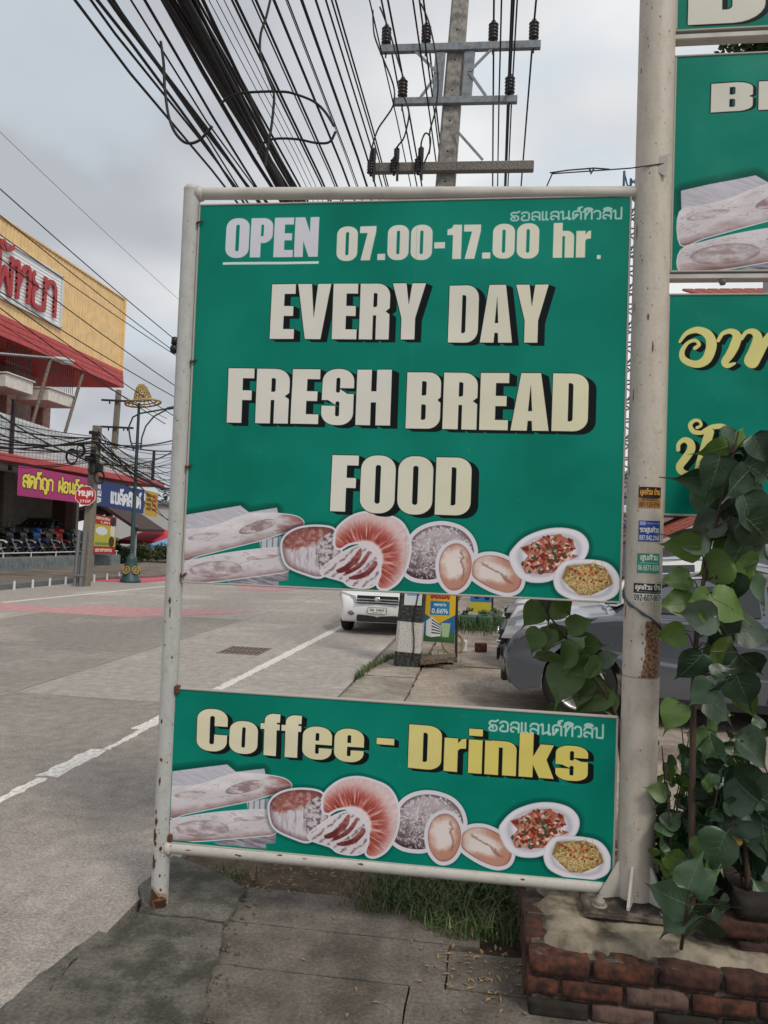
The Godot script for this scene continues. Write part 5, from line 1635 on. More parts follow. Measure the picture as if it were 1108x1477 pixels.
func plants() -> void:
	leaf_kinds = [leaf_mesh(0.28, 0.12, 0.1), leaf_mesh(0.12, 0.3, 0.05), leaf_mesh(0.5, 0.2, 0.12), leaf_mesh(0.2, -0.15, 0.08), leaf_mesh(0.7, 0.42, 0.1), leaf_mesh(0.05, 0.5, 0.14)]
	leaf_mats = [leaf_mat("leaf_dark", Color8(42, 66, 46), Color(0.06, 0.1, 0.02)), leaf_mat("leaf_mid", Color8(56, 84, 56), Color(0.08, 0.14, 0.03)), leaf_mat("leaf_bright", Color8(84, 114, 44), Color(0.24, 0.34, 0.05)), leaf_mat("leaf_pale_back", Color8(98, 116, 98), Color(0.12, 0.16, 0.06), 0.5), leaf_mat("leaf_yellow", Color8(150, 118, 44), Color(0.2, 0.15, 0.03)), mat("leaf_rib", Color8(104, 124, 88), 0.5), leaf_mat("leaf_fresh", Color8(76, 104, 48), Color(0.2, 0.3, 0.04))]
	var st := mb()
	for c in [0.12, 0.3, 0.2, -0.15, 0.42, 0.5]:                     # raised pale midrib that follows the blade
		st = mb()
		var line := []
		for i in 9: line.append(Vector3(0, i * 0.1, -c * pow(i * 0.1, 2.0) + 0.002))
		tube(st, line, [0.011, 0.01, 0.009, 0.008, 0.007, 0.006, 0.005, 0.004, 0.002], 5, false)
		for s in [-1.0, 1.0]:
			for y in [0.08, 0.2, 0.34, 0.48]:
				var a := Vector3(0, y, -c * y * y + 0.002)
				var b := Vector3(s * 0.27 * (1.0 - y * 0.7), y + 0.16, -c * pow(y + 0.16, 2.0) + 0.27 * (1.0 - y * 0.7) * [0.28, 0.12, 0.5, 0.2, 0.7, 0.05][rib_meshes.size()] - 0.006)
				tube(st, [a, b], [0.004, 0.001], 4, false)
		st.generate_normals()
		rib_meshes.append(st.commit())
	var bark := rough_mat("sapling_bark", [Color8(48, 34, 30), Color8(78, 58, 50), Color8(96, 76, 64)], 0.1, 0.03, 0.85)
	# tall sapling
	var t := thing("fig_sapling", "tall heart-leaved fig sapling growing in front of the Thai script board", "sapling", xf(Vector3(0.77, 0.25, -2.95)))
	var stem := [Vector3(0.772, 0.25, -2.95), Vector3(0.763, 0.7, -2.95), Vector3(0.759, 1.08, -2.95), Vector3(0.766, 1.33, -2.95), Vector3(0.797, 1.59, -2.95), Vector3(0.85, 1.83, -2.94), Vector3(0.89, 2.04, -2.93)]
	branch_plant(t, stem, [0.013, 0.012, 0.011, 0.009, 0.007, 0.006, 0.003], LEAF_TALL, bark)
	t = thing("fig_shrub", "low mass of big dark heart leaves with one yellow leaf on the planter", "shrub", xf(Vector3(0.98, 0.38, -3.0)))
	branch_plant(t, [Vector3(0.98, 0.38, -3.0), Vector3(0.96, 0.55, -2.99), Vector3(0.95, 0.72, -2.96), Vector3(0.96, 0.9, -2.96)], [0.012, 0.01, 0.008, 0.004], LEAF_LOW, bark)
	t = thing("fig_seedling", "fig seedling with a rosette of leaves hanging over the plinth bricks", "seedling", xf(Vector3(0.68, 0.24, -2.76)))
	branch_plant(t, [Vector3(0.7, 0.24, -2.8), Vector3(0.68, 0.33, -2.7), Vector3(0.662, 0.4, -2.63)], [0.007, 0.006, 0.004], LEAF_ROSETTE, bark)
	t = thing("fig_branch", "leaning fig branch behind the pole in front of the grey car", "sapling", xf(Vector3(0.66, 0.0, -3.62)))
	branch_plant(t, [Vector3(0.66, 0.0, -3.62), Vector3(0.64, 0.5, -3.56), Vector3(0.59, 0.84, -3.52), Vector3(0.55, 0.93, -3.5), Vector3(0.43, 1.1, -3.5), Vector3(0.31, 1.25, -3.5), Vector3(0.27, 1.3, -3.5)], [0.014, 0.012, 0.01, 0.008, 0.006, 0.005, 0.003], LEAF_BRANCH, bark)
	# small-leaved bush between pole and sapling
	t = thing("small_bush", "small-leaved green bush filling the gap right of the pole foot", "bush", xf(Vector3(0.72, 0.22, -3.2)))
	st = mb()
	for i in 20:
		var a := Vector3(rng.randf_range(0.66, 1.0), 0.22, rng.randf_range(-3.35, -2.98))
		var b := a + Vector3(rng.randf_range(-0.06, 0.1), rng.randf_range(0.12, 0.7), rng.randf_range(-0.1, 0.12))
		tube(st, [a, a.lerp(b, 0.5) + Vector3(rng.randf_range(-0.03, 0.03), 0, 0), b], [0.006, 0.004, 0.002], 5)
		for k in 13:
			var f := rng.randf_range(0.25, 1.0)
			var p := a.lerp(b, f) + Vector3(rng.randfn(0, 0.035), rng.randfn(0, 0.02), rng.randfn(0, 0.035))
			if p.y < 0.27: continue
			leaf(t, t.transform.affine_inverse() * p, rng.randf_range(0.05, 0.11), rng.randf_range(0, 360), [0, 1, 6, 2, 1][rng.randi() % 5], rng.randf_range(-50, 50), rng.randf_range(-50, 30))
	done(st, "stems", bark, t, t.transform.affine_inverse())
	t = thing("thin_weed", "thin twiggy weed with small leaves over the forecourt behind the sapling", "weed", xf(Vector3(0.95, 0.1, -3.6)))
	st = mb()
	for i in 5:
		var a := Vector3(rng.randf_range(0.85, 1.25), 0.0, -3.6)
		var b := a + Vector3(rng.randf_range(-0.1, 0.15), rng.randf_range(0.7, 1.05), rng.randf_range(-0.1, 0.1))
		tube(st, [a, a.lerp(b, 0.5) + Vector3(0.02, 0, 0), b], [0.005, 0.004, 0.002], 5)
		for k in 10:
			leaf(t, t.transform.affine_inverse() * (a.lerp(b, rng.randf_range(0.5, 1.0)) + Vector3(rng.randfn(0, 0.05), rng.randfn(0, 0.02), rng.randfn(0, 0.04))), rng.randf_range(0.04, 0.08), rng.randf_range(0, 360), [1, 2, 6][rng.randi() % 3], rng.randf_range(-60, 60), rng.randf_range(-60, 20))
	done(st, "stems", bark, t, t.transform.affine_inverse())

func branch_plant(t: Node3D, stem: Array, rad: Array, leaves: Array, bark: Material) -> void:
	var inv := t.transform.affine_inverse()
	var st := mb()
	tube(st, stem, rad, 8)
	for l in leaves:
		var p := Vector3(l[0], l[1], l[2])
		var d := Vector3(cos(deg_to_rad(l[4])), -sin(deg_to_rad(l[4])), 0)
		var foot: Vector3 = p - d * l[3] * 0.5
		var best: Vector3 = stem[0]
		for i in stem.size() - 1:
			for k in 6:
				var q: Vector3 = stem[i].lerp(stem[i + 1], k / 5.0)
				if q.distance_to(foot + Vector3(0, -0.05, 0)) < best.distance_to(foot + Vector3(0, -0.05, 0)): best = q
		tube(st, [best, best.lerp(foot, 0.55) + Vector3(0, 0.02, 0.005), foot], [0.003, 0.0022, 0.0018], 5)
		leaf(t, inv * p, l[3] * (1.02 if l[2] < -3.2 else 1.15), l[4] + rng.randf_range(-6, 6), 6 if l[2] < -3.2 and l[5] < 2 else l[5], rng.randf_range(-42, 42), rng.randf_range(-38, 16))
	done(st, "stem", bark, t, inv)

# ---------------------------------------------------------------- vehicles
func wheel(parent: Node, p: Vector3, r: float, w: float, rim: Material, turn := 0.0) -> void:     # axle along z
	var hub := Node3D.new()
	place(hub, "wheel", parent, xf(p, turn))
	var st := mb()
	var a := xf(Vector3.ZERO, 0, 90)
	lathe(st, a, [Vector2(r * 0.62, -w * 0.46), Vector2(r * 0.9, -w * 0.5), Vector2(r * 0.98, -w * 0.36), Vector2(r, 0), Vector2(r * 0.98, w * 0.36), Vector2(r * 0.9, w * 0.5), Vector2(r * 0.62, w * 0.46)], 36)
	done(st, "tyre", mat("tyre_rubber", Color8(30, 30, 31), 0.85), hub)
	st = mb()
	lathe(st, a, [Vector2(r * 0.6, w * 0.3), Vector2(r * 0.66, w * 0.47), Vector2(r * 0.62, w * 0.5), Vector2(r * 0.57, w * 0.4), Vector2(r * 0.55, w * 0.1), Vector2(0, w * 0.05)], 32)
	for k in 6:
		var t := Transform3D(Basis(Vector3(0, 0, 1), TAU * k / 6), Vector3.ZERO)
		box(st, t * xf(Vector3(0, r * 0.33, w * 0.4)), Vector3(r * 0.15, r * 0.52, w * 0.14), r * 0.03)
	lathe(st, a, [Vector2(r * 0.17, w * 0.2), Vector2(r * 0.17, w * 0.47), Vector2(r * 0.12, w * 0.52), Vector2(0, w * 0.53)], 20)
	done(st, "rim", rim, hub)
	st = mb()
	lathe(st, a, [Vector2(r * 0.5, -w * 0.1), Vector2(r * 0.5, 0.0), Vector2(0, 0.0)], 24)
	done(st, "brake_disc", mat("dark_hub", Color8(36, 36, 38), 0.6), hub)

func make_car(called: String, label: String, at: Transform3D, coat: Material, k := {}) -> Node3D:
	var t := thing(called, label, "car", at)
	var L: float = k.get("length", 4.35)
	var W: float = k.get("half", 0.85)
	var hood: float = k.get("hood", 0.95)
	var roof: float = k.get("roof", 1.42)
	var fw: float = k.get("front_axle", 0.82)
	var rw: float = k.get("rear_axle", 3.42)
	var wr: float = k.get("wheel", 0.32)
	var cowl: float = k.get("cowl", 1.2)
	var arch := wr * 1.17
	var side := func(s: float, y: float, f: float, off := 0.0) -> Vector3:      # a point of the flank; f from -1 to 1 across
		var w := W * (1.0 - 0.2 * pow(maxf(0.0, 1.0 - s / 0.75), 2.2) - 0.14 * pow(maxf(0.0, 1.0 - (L - s) / 0.7), 2.0))
		w *= 1.0 - 0.05 * pow(maxf(0.0, (0.55 - y) / 0.35), 2.0)
		if y > hood - 0.08: w *= 1.0 - 0.3 * maxf(0.0, y - hood) / (roof - hood)
		var z := f * (w + off)
		var nose := 0.09 * f * f * maxf(0.0, 1.0 - s / 0.9)                    # the nose is rounded in plan
		return Vector3(s + nose, y, z)
	var prof := PackedVector2Array()
	for p in [[0.14, 0.24], [0.04, 0.3], [0.0, 0.45], [0.0, 0.56], [0.04, 0.66], [0.14, hood - 0.2], [0.36, hood - 0.12], [0.7, hood - 0.05], [cowl, hood], [1.8, hood + 0.005], [2.4, hood + 0.01], [3.0, hood + 0.02], [L - 0.6, hood + 0.03], [L - 0.2, hood + 0.0], [L - 0.04, hood - 0.12], [L, 0.6], [L - 0.04, 0.35], [L - 0.16, 0.25]]:
		prof.append(Vector2(p[0], p[1]))
	for c in [rw, fw]:
		for i in 13:
			var a := deg_to_rad(-6.0 + 192.0 * i / 12.0)
			prof.append(Vector2(c + cos(a) * arch, wr + sin(a) * arch))
		if c == rw:
			prof.append(Vector2(rw - arch - 0.1, 0.22)); prof.append(Vector2((rw + fw) * 0.5, 0.21)); prof.append(Vector2(fw + arch + 0.1, 0.22))
	var st := mb()
	var n := prof.size()
	var cols := [-1.0, -0.965, -0.8, 0.0, 0.8, 0.965, 1.0]
	var pt := func(i: int, f: float) -> Vector3:
		var p := prof[i]
		if absf(f) > 0.99:
			p.y = p.y - (0.035 if p.y > hood - 0.3 else 0.0)
			p.x = lerpf(p.x, L * 0.5, 0.006)
		return side.call(p.x, p.y + (0.03 * (1.0 - f * f) if p.y > hood - 0.25 else 0.0), f)
	st.set_smooth_group(0)
	for i in n:
		for c in cols.size() - 1:
			var j := (i + 1) % n
			quad(st, pt.call(i, cols[c]), pt.call(j, cols[c]), pt.call(j, cols[c + 1]), pt.call(i, cols[c + 1]))
	var flank := prof.duplicate()
	var ix := Geometry2D.triangulate_polygon(flank)
	for s in [-1.0, 1.0]:
		st.set_smooth_group(2)
		for i in range(0, ix.size(), 3):
			var a := prof[ix[i]]
			var b := prof[ix[i + 1]]
			var c := prof[ix[i + 2]]
			var flip: bool = ((b - a).cross(c - a) < 0.0) != (s < 0)
			if flip: tri(st, pt.call(ix[i], s), pt.call(ix[i + 2], s), pt.call(ix[i + 1], s))
			else: tri(st, pt.call(ix[i], s), pt.call(ix[i + 1], s), pt.call(ix[i + 2], s))
	done(st, "body", coat, t)
	# cabin
	var cb := PackedVector2Array([Vector2(cowl - 0.1, hood - 0.03), Vector2(cowl + 0.25, hood + 0.2), Vector2(cowl + 0.62, roof - 0.05), Vector2(cowl + 0.95, roof), Vector2(2.5, roof + 0.005), Vector2(3.0, roof - 0.03), Vector2(3.4, roof - 0.12), Vector2(L - 0.6, hood + 0.08), Vector2(L - 0.45, hood)])
	st = mb()
	st.set_smooth_group(0)
	var fs := [-0.93, -0.8, 0.0, 0.8, 0.93]
	for i in cb.size() - 1:
		for c in fs.size() - 1:
			var q := []
			for o in [[i, c], [i + 1, c], [i + 1, c + 1], [i, c + 1]]:
				var p := cb[o[0]]
				var f: float = fs[o[1]]
				q.append(side.call(p.x, p.y + (0.025 * (1.0 - f * f) if p.y > roof - 0.2 else 0.0) - (0.02 if absf(f) > 0.9 else 0.0), f))
			quad(st, q[3], q[2], q[1], q[0])
	var ci := Geometry2D.triangulate_polygon(cb)
	for s in [-0.93, 0.93]:
		st.set_smooth_group(-1)
		for i in range(0, ci.size(), 3):
			var v := []
			for o in 3:
				var p := cb[ci[i + o]]
				v.append(side.call(p.x, p.y - 0.02, s))
			tri(st, v[0], v[1], v[2])
	done(st, "cabin", coat, t)
	# glass
	var glass := mat("car_glass", Color8(22, 28, 30), 0.06, 0.0, 0.7)
	var wins := [[[cowl + 0.2, hood + 0.05], [cowl + 0.62, roof - 0.1], [2.28, roof - 0.07], [2.28, hood + 0.05]], [[2.36, hood + 0.05], [2.36, roof - 0.07], [2.9, roof - 0.09], [3.3, roof - 0.18], [3.42, hood + 0.06]]]
	for s in [-1.0, 1.0]:
		for wv in wins:
			st = mb()
			var q := []
			for p in wv: q.append(side.call(p[0], p[1], 0.93 * s, 0.004))
			for i in range(1, q.size() - 1):
				if s > 0: tri(st, q[0], q[i + 1], q[i])
				else: tri(st, q[0], q[i], q[i + 1])
			done(st, "window", glass, t)
	for wv in [[[cowl + 0.0, hood + 0.045], [cowl + 0.58, roof - 0.055]], [[3.5, roof - 0.15], [L - 0.68, hood + 0.12]]]:
		st = mb()
		var d := Vector3(-0.012 if wv[0][0] < 2 else 0.012, 0.02, 0)
		quad(st, side.call(wv[0][0], wv[0][1], -0.82) + d, side.call(wv[0][0], wv[0][1], 0.82) + d, side.call(wv[1][0], wv[1][1], 0.84) + d, side.call(wv[1][0], wv[1][1], -0.84) + d)
		done(st, "windscreen" if wv[0][0] < 2 else "rear_window", glass, t)
	var trim := mat("car_black_trim", Color8(26, 26, 28), 0.55)
	var chrome := mat("car_chrome", Color8(214, 216, 220), 0.18, 1.0)
	st = mb()
	for s in [-1.0, 1.0]:
		tube(st, [side.call(cowl + 0.55, roof - 0.04, 0.93 * s, 0.01), side.call(cowl + 0.95, roof - 0.005, 0.92 * s, 0.01), side.call(2.6, roof - 0.005, 0.92 * s, 0.01), side.call(3.25, roof - 0.08, 0.92 * s, 0.01)], 0.014, 6)
	done(st, "drip_rail", chrome, t)
	for s in [-1.0, 1.0]:
		for c in [fw, rw]:
			wheel(t, side.call(c, wr, s, -0.12), wr, 0.2, k.get("rim", chrome), 0.0 if s > 0 else 180.0)
		for x in [2.1, 3.12]:
			st = mb()
			box(st, xf(side.call(x, hood - 0.12, s, 0.004)), Vector3(0.17, 0.022, 0.03), 0.008)
			done(st, "door_handle", chrome if k.get("chrome_handles", false) else coat, t)
		st = mb()
		ball(st, xf(side.call(cowl + 0.32, hood + 0.12, s, 0.06)), Vector3(0.07, 0.06, 0.09), 12, 7)
		done(st, "door_mirror", coat, t)
		# door seams as narrow dark gaps
		st = mb()
		for x in [cowl + 0.12, 2.32, 3.2]: bar(st, side.call(x, 0.3, s, 0.0), side.call(x, hood - 0.06, s, -0.004), 0.006, 0.006)
		bar(st, side.call(fw + arch + 0.05, 0.25, s, 0.0), side.call(rw - arch - 0.05, 0.25, s, 0.0), 0.07, 0.03)
		done(st, "door_seam", trim, t)
		# headlamp
		st = mb()
		st.set_smooth_group(0)
		var pp := []
		for a in 7:
			for b in 5:
				var u := a / 6.0
				var v := b / 4.0
				var sx := lerpf(0.05, 0.42, u)
				var yy := lerpf(hood - 0.3 + 0.07 * u, hood - 0.16 + 0.1 * u - 0.02, v)
				var f := lerpf(0.6, 0.995, clampf(u * 1.6, 0, 1))
				pp.append(side.call(lerpf(0.02, 0.42, u) + (v * 0.06), yy, s * f, 0.006 + 0.02 * sin(PI * u) * sin(PI * v)) - Vector3(0.035 * (1.0 - u), 0, 0))
		for a in 6:
			for b in 4:
				var i: int = a * 5 + b
				if s > 0: quad(st, pp[i], pp[i + 5], pp[i + 6], pp[i + 1])
				else: quad(st, pp[i + 1], pp[i + 6], pp[i + 5], pp[i])
		done(st, "headlamp", mat("headlamp_lens", Color8(206, 210, 212), 0.12, 0.3, 0.6), t)
		st = mb()
		ball(st, xf(side.call(0.05, 0.42, s * 0.74) + Vector3(-0.03, 0, 0)), Vector3(0.03, 0.05, 0.07), 12, 7)
		done(st, "fog_lamp", mat("fog_lens", Color8(120, 122, 124), 0.2, 0.4), t)
		st = mb()
		box(st, xf(side.call(L - 0.05, hood - 0.2, s * 0.8) + Vector3(0.02, 0, 0)), Vector3(0.06, 0.16, 0.24), 0.02)
		done(st, "tail_lamp", mat("tail_red", Color8(120, 20, 24), 0.2), t)
	# grille, intake, plate
	st = mb()
	for i in 3: box(st, xf(Vector3(-0.005 + 0.02 * i, 0.645 + i * 0.05, 0)), Vector3(0.05, 0.022, 0.84 - 0.05 * i), 0.008)
	done(st, "grille_bar", chrome, t)
	st = mb()
	box(st, xf(Vector3(0.025, 0.69, 0)), Vector3(0.05, 0.15, 0.8), 0.01)
	done(st, "grille", trim, t)
	st = mb()
	ball(st, xf(Vector3(-0.03, 0.7, 0)), Vector3(0.02, 0.05, 0.06), 14, 6)
	done(st, "emblem", chrome, t)
	st = mb()
	box(st, xf(Vector3(0.075, 0.33, 0)), Vector3(0.1, 0.13, 0.8), 0.02)
	done(st, "air_intake", trim, t)
	st = mb()
	box(st, xf(Vector3(-0.02, 0.49, 0)), Vector3(0.02, 0.12, 0.36), 0.004)
	done(st, "plate_holder", trim, t)
	var p := Pic.new(0, 0, 0.34, 0.11, 500, Color8(226, 226, 224))
	if k.has("plate"):
		thai(p, k.plate[0], 0.03, 0.12, 0.045, 0.085, 0.005, Color8(30, 30, 34))
		type(p, k.plate[1], 0.15, 0.31, 0.04, 0.09, Color8(30, 30, 34))
		p.rect(0.06, 0.015, 0.28, 0.024, Color8(90, 90, 96))
	st = mb()
	quad_uv(st, Vector3(-0.034, 0.437, -0.17), Vector3(-0.034, 0.437, 0.17), Vector3(-0.034, 0.543, 0.17), Vector3(-0.034, 0.543, -0.17))
	done(st, "number_plate", print_mat(called + "_plate_" + str(taken[called]), p.im, 0.5), t)
	# wipers
	st = mb()
	for z in [-0.35, 0.2]: tube(st, [side.call(cowl - 0.04, hood + 0.05, 0) + Vector3(0, 0.02, z), side.call(cowl + 0.06, hood + 0.1, 0) + Vector3(-0.02, 0.03, z + 0.45)], 0.011, 5)
	done(st, "wiper", trim, t)
	return t

func scooter(at: Transform3D, coat: Material, second: Material, label: String) -> void:      # faces -x
	var t := thing("motor_scooter", label, "scooter", at, "scooters parked in a row on the shop platform")
	var rubber := mat("tyre_rubber", Color8(30, 30, 31), 0.85)
	var alloy := mat("scooter_alloy", Color8(190, 192, 194), 0.35, 0.8)
	var black := mat("black_plastic", Color8(24, 24, 26), 0.5)
	for x in [0.25, 1.5]:
		var w := Node3D.new()
		place(w, "wheel", t, xf(Vector3(x, 0.28, 0)))
		var st := mb()
		lathe(st, xf(Vector3.ZERO, 0, 90), [Vector2(0.19, -0.045), Vector2(0.25, -0.05), Vector2(0.28, 0), Vector2(0.25, 0.05), Vector2(0.19, 0.045)], 22)
		done(st, "tyre", rubber, w)
		st = mb()
		lathe(st, xf(Vector3.ZERO, 0, 90), [Vector2(0.2, -0.03), Vector2(0.19, 0.0), Vector2(0.2, 0.03)], 22)
		for k in 5: box(st, Transform3D(Basis(Vector3(0, 0, 1), TAU * k / 5), Vector3.ZERO) * xf(Vector3(0, 0.1, 0)), Vector3(0.03, 0.2, 0.03))
		lathe(st, xf(Vector3.ZERO, 0, 90), [Vector2(0, -0.06), Vector2(0.05, -0.05), Vector2(0.05, 0.05), Vector2(0, 0.06)], 12)
		done(st, "rim", alloy, w)
	var st := mb()
	for s in [-0.08, 0.08]: tube(st, [Vector3(0.25, 0.28, s), Vector3(0.42, 0.7, s)], 0.022, 8)
	done(st, "fork", alloy, t)
	st = mb()
	for i in 6:
		var a := deg_to_rad(45.0 + 15.0 * i)
		var b := deg_to_rad(60.0 + 15.0 * i)
		for s in [-1.0, 1.0]:
			var f := func(q: float, r: float, z: float): return Vector3(0.25 + cos(q) * r, 0.28 + sin(q) * r, z)
			st.set_smooth_group(0)
			if s > 0:
				quad(st, f.call(a, 0.315, 0.055), f.call(a, 0.315, -0.055), f.call(b, 0.315, -0.055), f.call(b, 0.315, 0.055))
				quad(st, f.call(a, 0.27, 0.075), f.call(a, 0.315, 0.055), f.call(b, 0.315, 0.055), f.call(b, 0.27, 0.075))
			else:
				quad(st, f.call(b, 0.27, -0.075), f.call(b, 0.315, -0.055), f.call(a, 0.315, -0.055), f.call(a, 0.27, -0.075))
	done(st, "mudguard", second, t)
	# leg shield: a curved front shell
	st = mb()
	st.set_smooth_group(0)
	var rows := [[0.52, 0.3, 0.13], [0.4, 0.48, 0.2], [0.34, 0.66, 0.25], [0.38, 0.82, 0.24], [0.46, 0.95, 0.17], [0.54, 1.02, 0.1]]
	for i in rows.size() - 1:
		for c in 6:
			var q := []
			for o in [[i, c], [i, c + 1], [i + 1, c + 1], [i + 1, c]]:
				var r: Array = rows[o[0]]
				var f: float = -1.0 + o[1] / 3.0
				q.append(Vector3(r[0] + 0.16 * f * f, r[1], r[2] * f))
			quad(st, q[0], q[1], q[2], q[3])
	done(st, "leg_shield", coat, t)
	st = mb()
	ball(st, xf(Vector3(0.44, 0.93, 0), 0, 0, 15), Vector3(0.12, 0.1, 0.16), 14, 8)
	done(st, "handlebar_cover", coat, t)
	st = mb()
	ball(st, xf(Vector3(0.365, 0.9, 0)), Vector3(0.04, 0.05, 0.075), 12, 7)
	done(st, "headlamp", mat("headlamp_lens", Color8(206, 210, 212), 0.12, 0.3, 0.6), t)
	st = mb()
	tube(st, [Vector3(0.56, 1.0, -0.33), Vector3(0.5, 0.98, -0.12), Vector3(0.5, 0.98, 0.12), Vector3(0.56, 1.0, 0.33)], 0.018, 8)
	done(st, "handlebar", black, t)
	for s in [-1.0, 1.0]:
		st = mb()
		tube(st, [Vector3(0.52, 0.99, 0.2 * s), Vector3(0.48, 1.16, 0.3 * s)], 0.008, 6)
		ball(st, xf(Vector3(0.47, 1.19, 0.31 * s)), Vector3(0.015, 0.04, 0.06), 10, 6)
		done(st, "mirror", black, t)
	st = mb()
	box(st, xf(Vector3(0.82, 0.3, 0)), Vector3(0.5, 0.1, 0.26), 0.03)
	box(st, xf(Vector3(1.32, 0.52, 0), 0, 0, 8), Vector3(0.75, 0.32, 0.24), 0.08)
	ball(st, xf(Vector3(1.72, 0.66, 0)), Vector3(0.16, 0.1, 0.1), 12, 6)
	done(st, "rear_body", coat, t)
	st = mb()
	box(st, xf(Vector3(1.3, 0.75, 0), 0, 0, 5), Vector3(0.72, 0.1, 0.26), 0.045)
	done(st, "seat", mat("seat_vinyl", Color8(28, 27, 28), 0.6), t)
	st = mb()
	box(st, xf(Vector3(1.25, 0.3, 0.02)), Vector3(0.55, 0.2, 0.2), 0.05)
	tube(st, [Vector3(1.1, 0.26, -0.15), Vector3(1.75, 0.34, -0.17)], [0.03, 0.05], 10)
	done(st, "engine", black, t)

# ---------------------------------------------------------------- overhead lines
func sagged(a: Vector3, b: Vector3, sag: float, n := 12) -> Array:
	var out := []
	for i in n + 1:
		var t := float(i) / n
		out.append(a.lerp(b, t) - Vector3(0, sag * 4.0 * t * (1.0 - t), 0))
	return out

func cables() -> void:
	var black := mat("cable_sheath", Color8(26, 25, 30), 0.6)
	for c in STREET_CABLES:
		var st := mb()
		var j := rng.randf_range(-0.08, 0.08)
		var p := sagged(Vector3(c[0] + j, c[1] + 0.35, 26), Vector3(c[0], c[1], -9.82), 0.3, 22)
		p.append_array(sagged(Vector3(c[0], c[1], -9.82), Vector3(c[0] + 0.2, c[1] - 0.1, -44), 0.3, 12).slice(1))
		tube(st, p, c[2] * 0.95, 6)
		tag(done(st, "power_cable", black), "black power cable strung along the street past the crossarms", "cable", "cables strung along the street")
	for c in BUNDLE_CABLES:
		var st := mb()
		var p := []
		var ph := rng.randf() * TAU
		for i in 46:
			var z := 26.0 - 70.0 * i / 45.0
			p.append(Vector3(c[0] + 0.05 * sin(z * 0.5 + ph), c[1] + 0.25 * clampf((z + 10.0) / 36.0, 0, 1) + 0.04 * cos(z * 0.6 + ph), z))
		tube(st, p, c[2], 8)
		tag(done(st, "bundled_cable", black), "thick black telephone cable in the tight overhead bundle", "cable", "cables in the thick bundle")
	for c in LOOSE_CABLES:
		var st := mb()
		var p := []
		var ph := rng.randf() * TAU
		for i in 46:
			var z := 26.0 - 70.0 * i / 45.0
			p.append(Vector3(c[0] + 0.03 * sin(z * 0.8 + ph), c[1] + 0.015 * (z + 5.0) * -1.0 * (0.3 if z < 0 else 0.1) + 0.03 * cos(z * 1.1 + ph), z))
		tube(st, p, c[2], 6)
		tag(done(st, "loose_cable", black), "loose black cable hanging beside the thick overhead bundle", "cable", "loose cables beside the bundle")
	for l in LOOPS:
		var st := mb()
		var raw := []
		for v in l: raw.append(Vector3(v[0], v[1], v[2]))
		var cv := Curve3D.new()
		for i in raw.size():
			var d: Vector3 = (raw[mini(i + 1, raw.size() - 1)] - raw[maxi(i - 1, 0)]) / 6.0
			cv.add_point(raw[i], -d, d)
		var p := []
		for i in 41: p.append(cv.sample_baked(cv.get_baked_length() * i / 40.0, true))
		tube(st, p, 0.011, 6)
		tag(done(st, "cable_loop", black), "slack loop of black cable hanging between the overhead lines", "cable", "slack cable loops")
	for c in LEFT_CABLES:
		var st := mb()
		var a := Vector3(c[0], c[1], c[2])
		var d := Vector3(c[9], c[10], c[11])
		tube(st, sagged(a, d, 0.12, 14), c[12] * 1.15, 6)
		tag(done(st, "crossing_cable", black), "thin black cable crossing in front of the yellow building", "cable", "cables in front of the yellow building")
	for c in TANGLE:
		var st := mb()
		var a := Vector3(c[0], c[1], c[2])
		var b := Vector3(c[3], c[4], c[5])
		var d := Vector3(c[6], c[7], c[8])
		var p := sagged(a, b, rng.randf_range(0.02, 0.2), 10)
		p.append_array(sagged(b, d, rng.randf_range(0.05, 0.35), 10).slice(1))
		tube(st, p, c[9], 6)
		tag(done(st, "tangled_cable", black), "sagging black cable in the tangle at the stop sign pole", "cable", "cables tangled at the stop sign pole")
	for q in [[-11.32, 3.52, 0.17, 20], [-10.66, 3.33, 0.24, -30], [-10.5, 2.98, 0.15, 25], [-11.1, 3.7, 0.13, 60]]:
		var st := mb()
		for k in 4:
			var p := []
			for i in 25:
				var a := TAU * i / 24
				p.append(Vector3(cos(a) * (q[2] + 0.012 * k) * 0.75, sin(a) * (q[2] + 0.014 * k), 0.02 * k + 0.01 * sin(a * 3 + k)))
			tube(st, p, 0.012, 6, false)
		tag(done(st, "cable_coil", black, self, xf(Vector3(q[0], q[1], -19.62), q[3])), "coil of spare black cable hung on the stop sign pole", "cable coil", "cable coils on the stop sign pole")

func taper_pole(st: SurfaceTool, a: Vector3, b: Vector3, w0: float, w1: float) -> void:
	var up := (b - a).normalized()
	var x := up.cross(Vector3(0, 0, 1)).normalized()
	var z := x.cross(up)
	var ring := func(c: Vector3, w: float) -> Array:
		var o := []
		var ch := w * 0.12
		for k in [[1, 1], [-1, 1], [-1, -1], [1, -1]]:
			var sx: float = k[0]
			var sz: float = k[1]
			var p := c + x * sx * w * 0.5 + z * sz * w * 0.5
			if sx * sz > 0:
				o.append(p - z * sz * ch); o.append(p - x * sx * ch)
			else:
				o.append(p - x * sx * ch); o.append(p - z * sz * ch)
		return o
	st.set_smooth_group(-1)
	var n := 10
	for i in n:
		var r0: Array = ring.call(a.lerp(b, float(i) / n), lerpf(w0, w1, float(i) / n))
		var r1: Array = ring.call(a.lerp(b, float(i + 1) / n), lerpf(w0, w1, float(i + 1) / n))
		for k in 8: quad(st, r0[(k + 1) % 8], r0[k], r1[k], r1[(k + 1) % 8])
	var top: Array = ring.call(b, w1)
	for k in 8: tri(st, b, top[(k + 1) % 8], top[k])

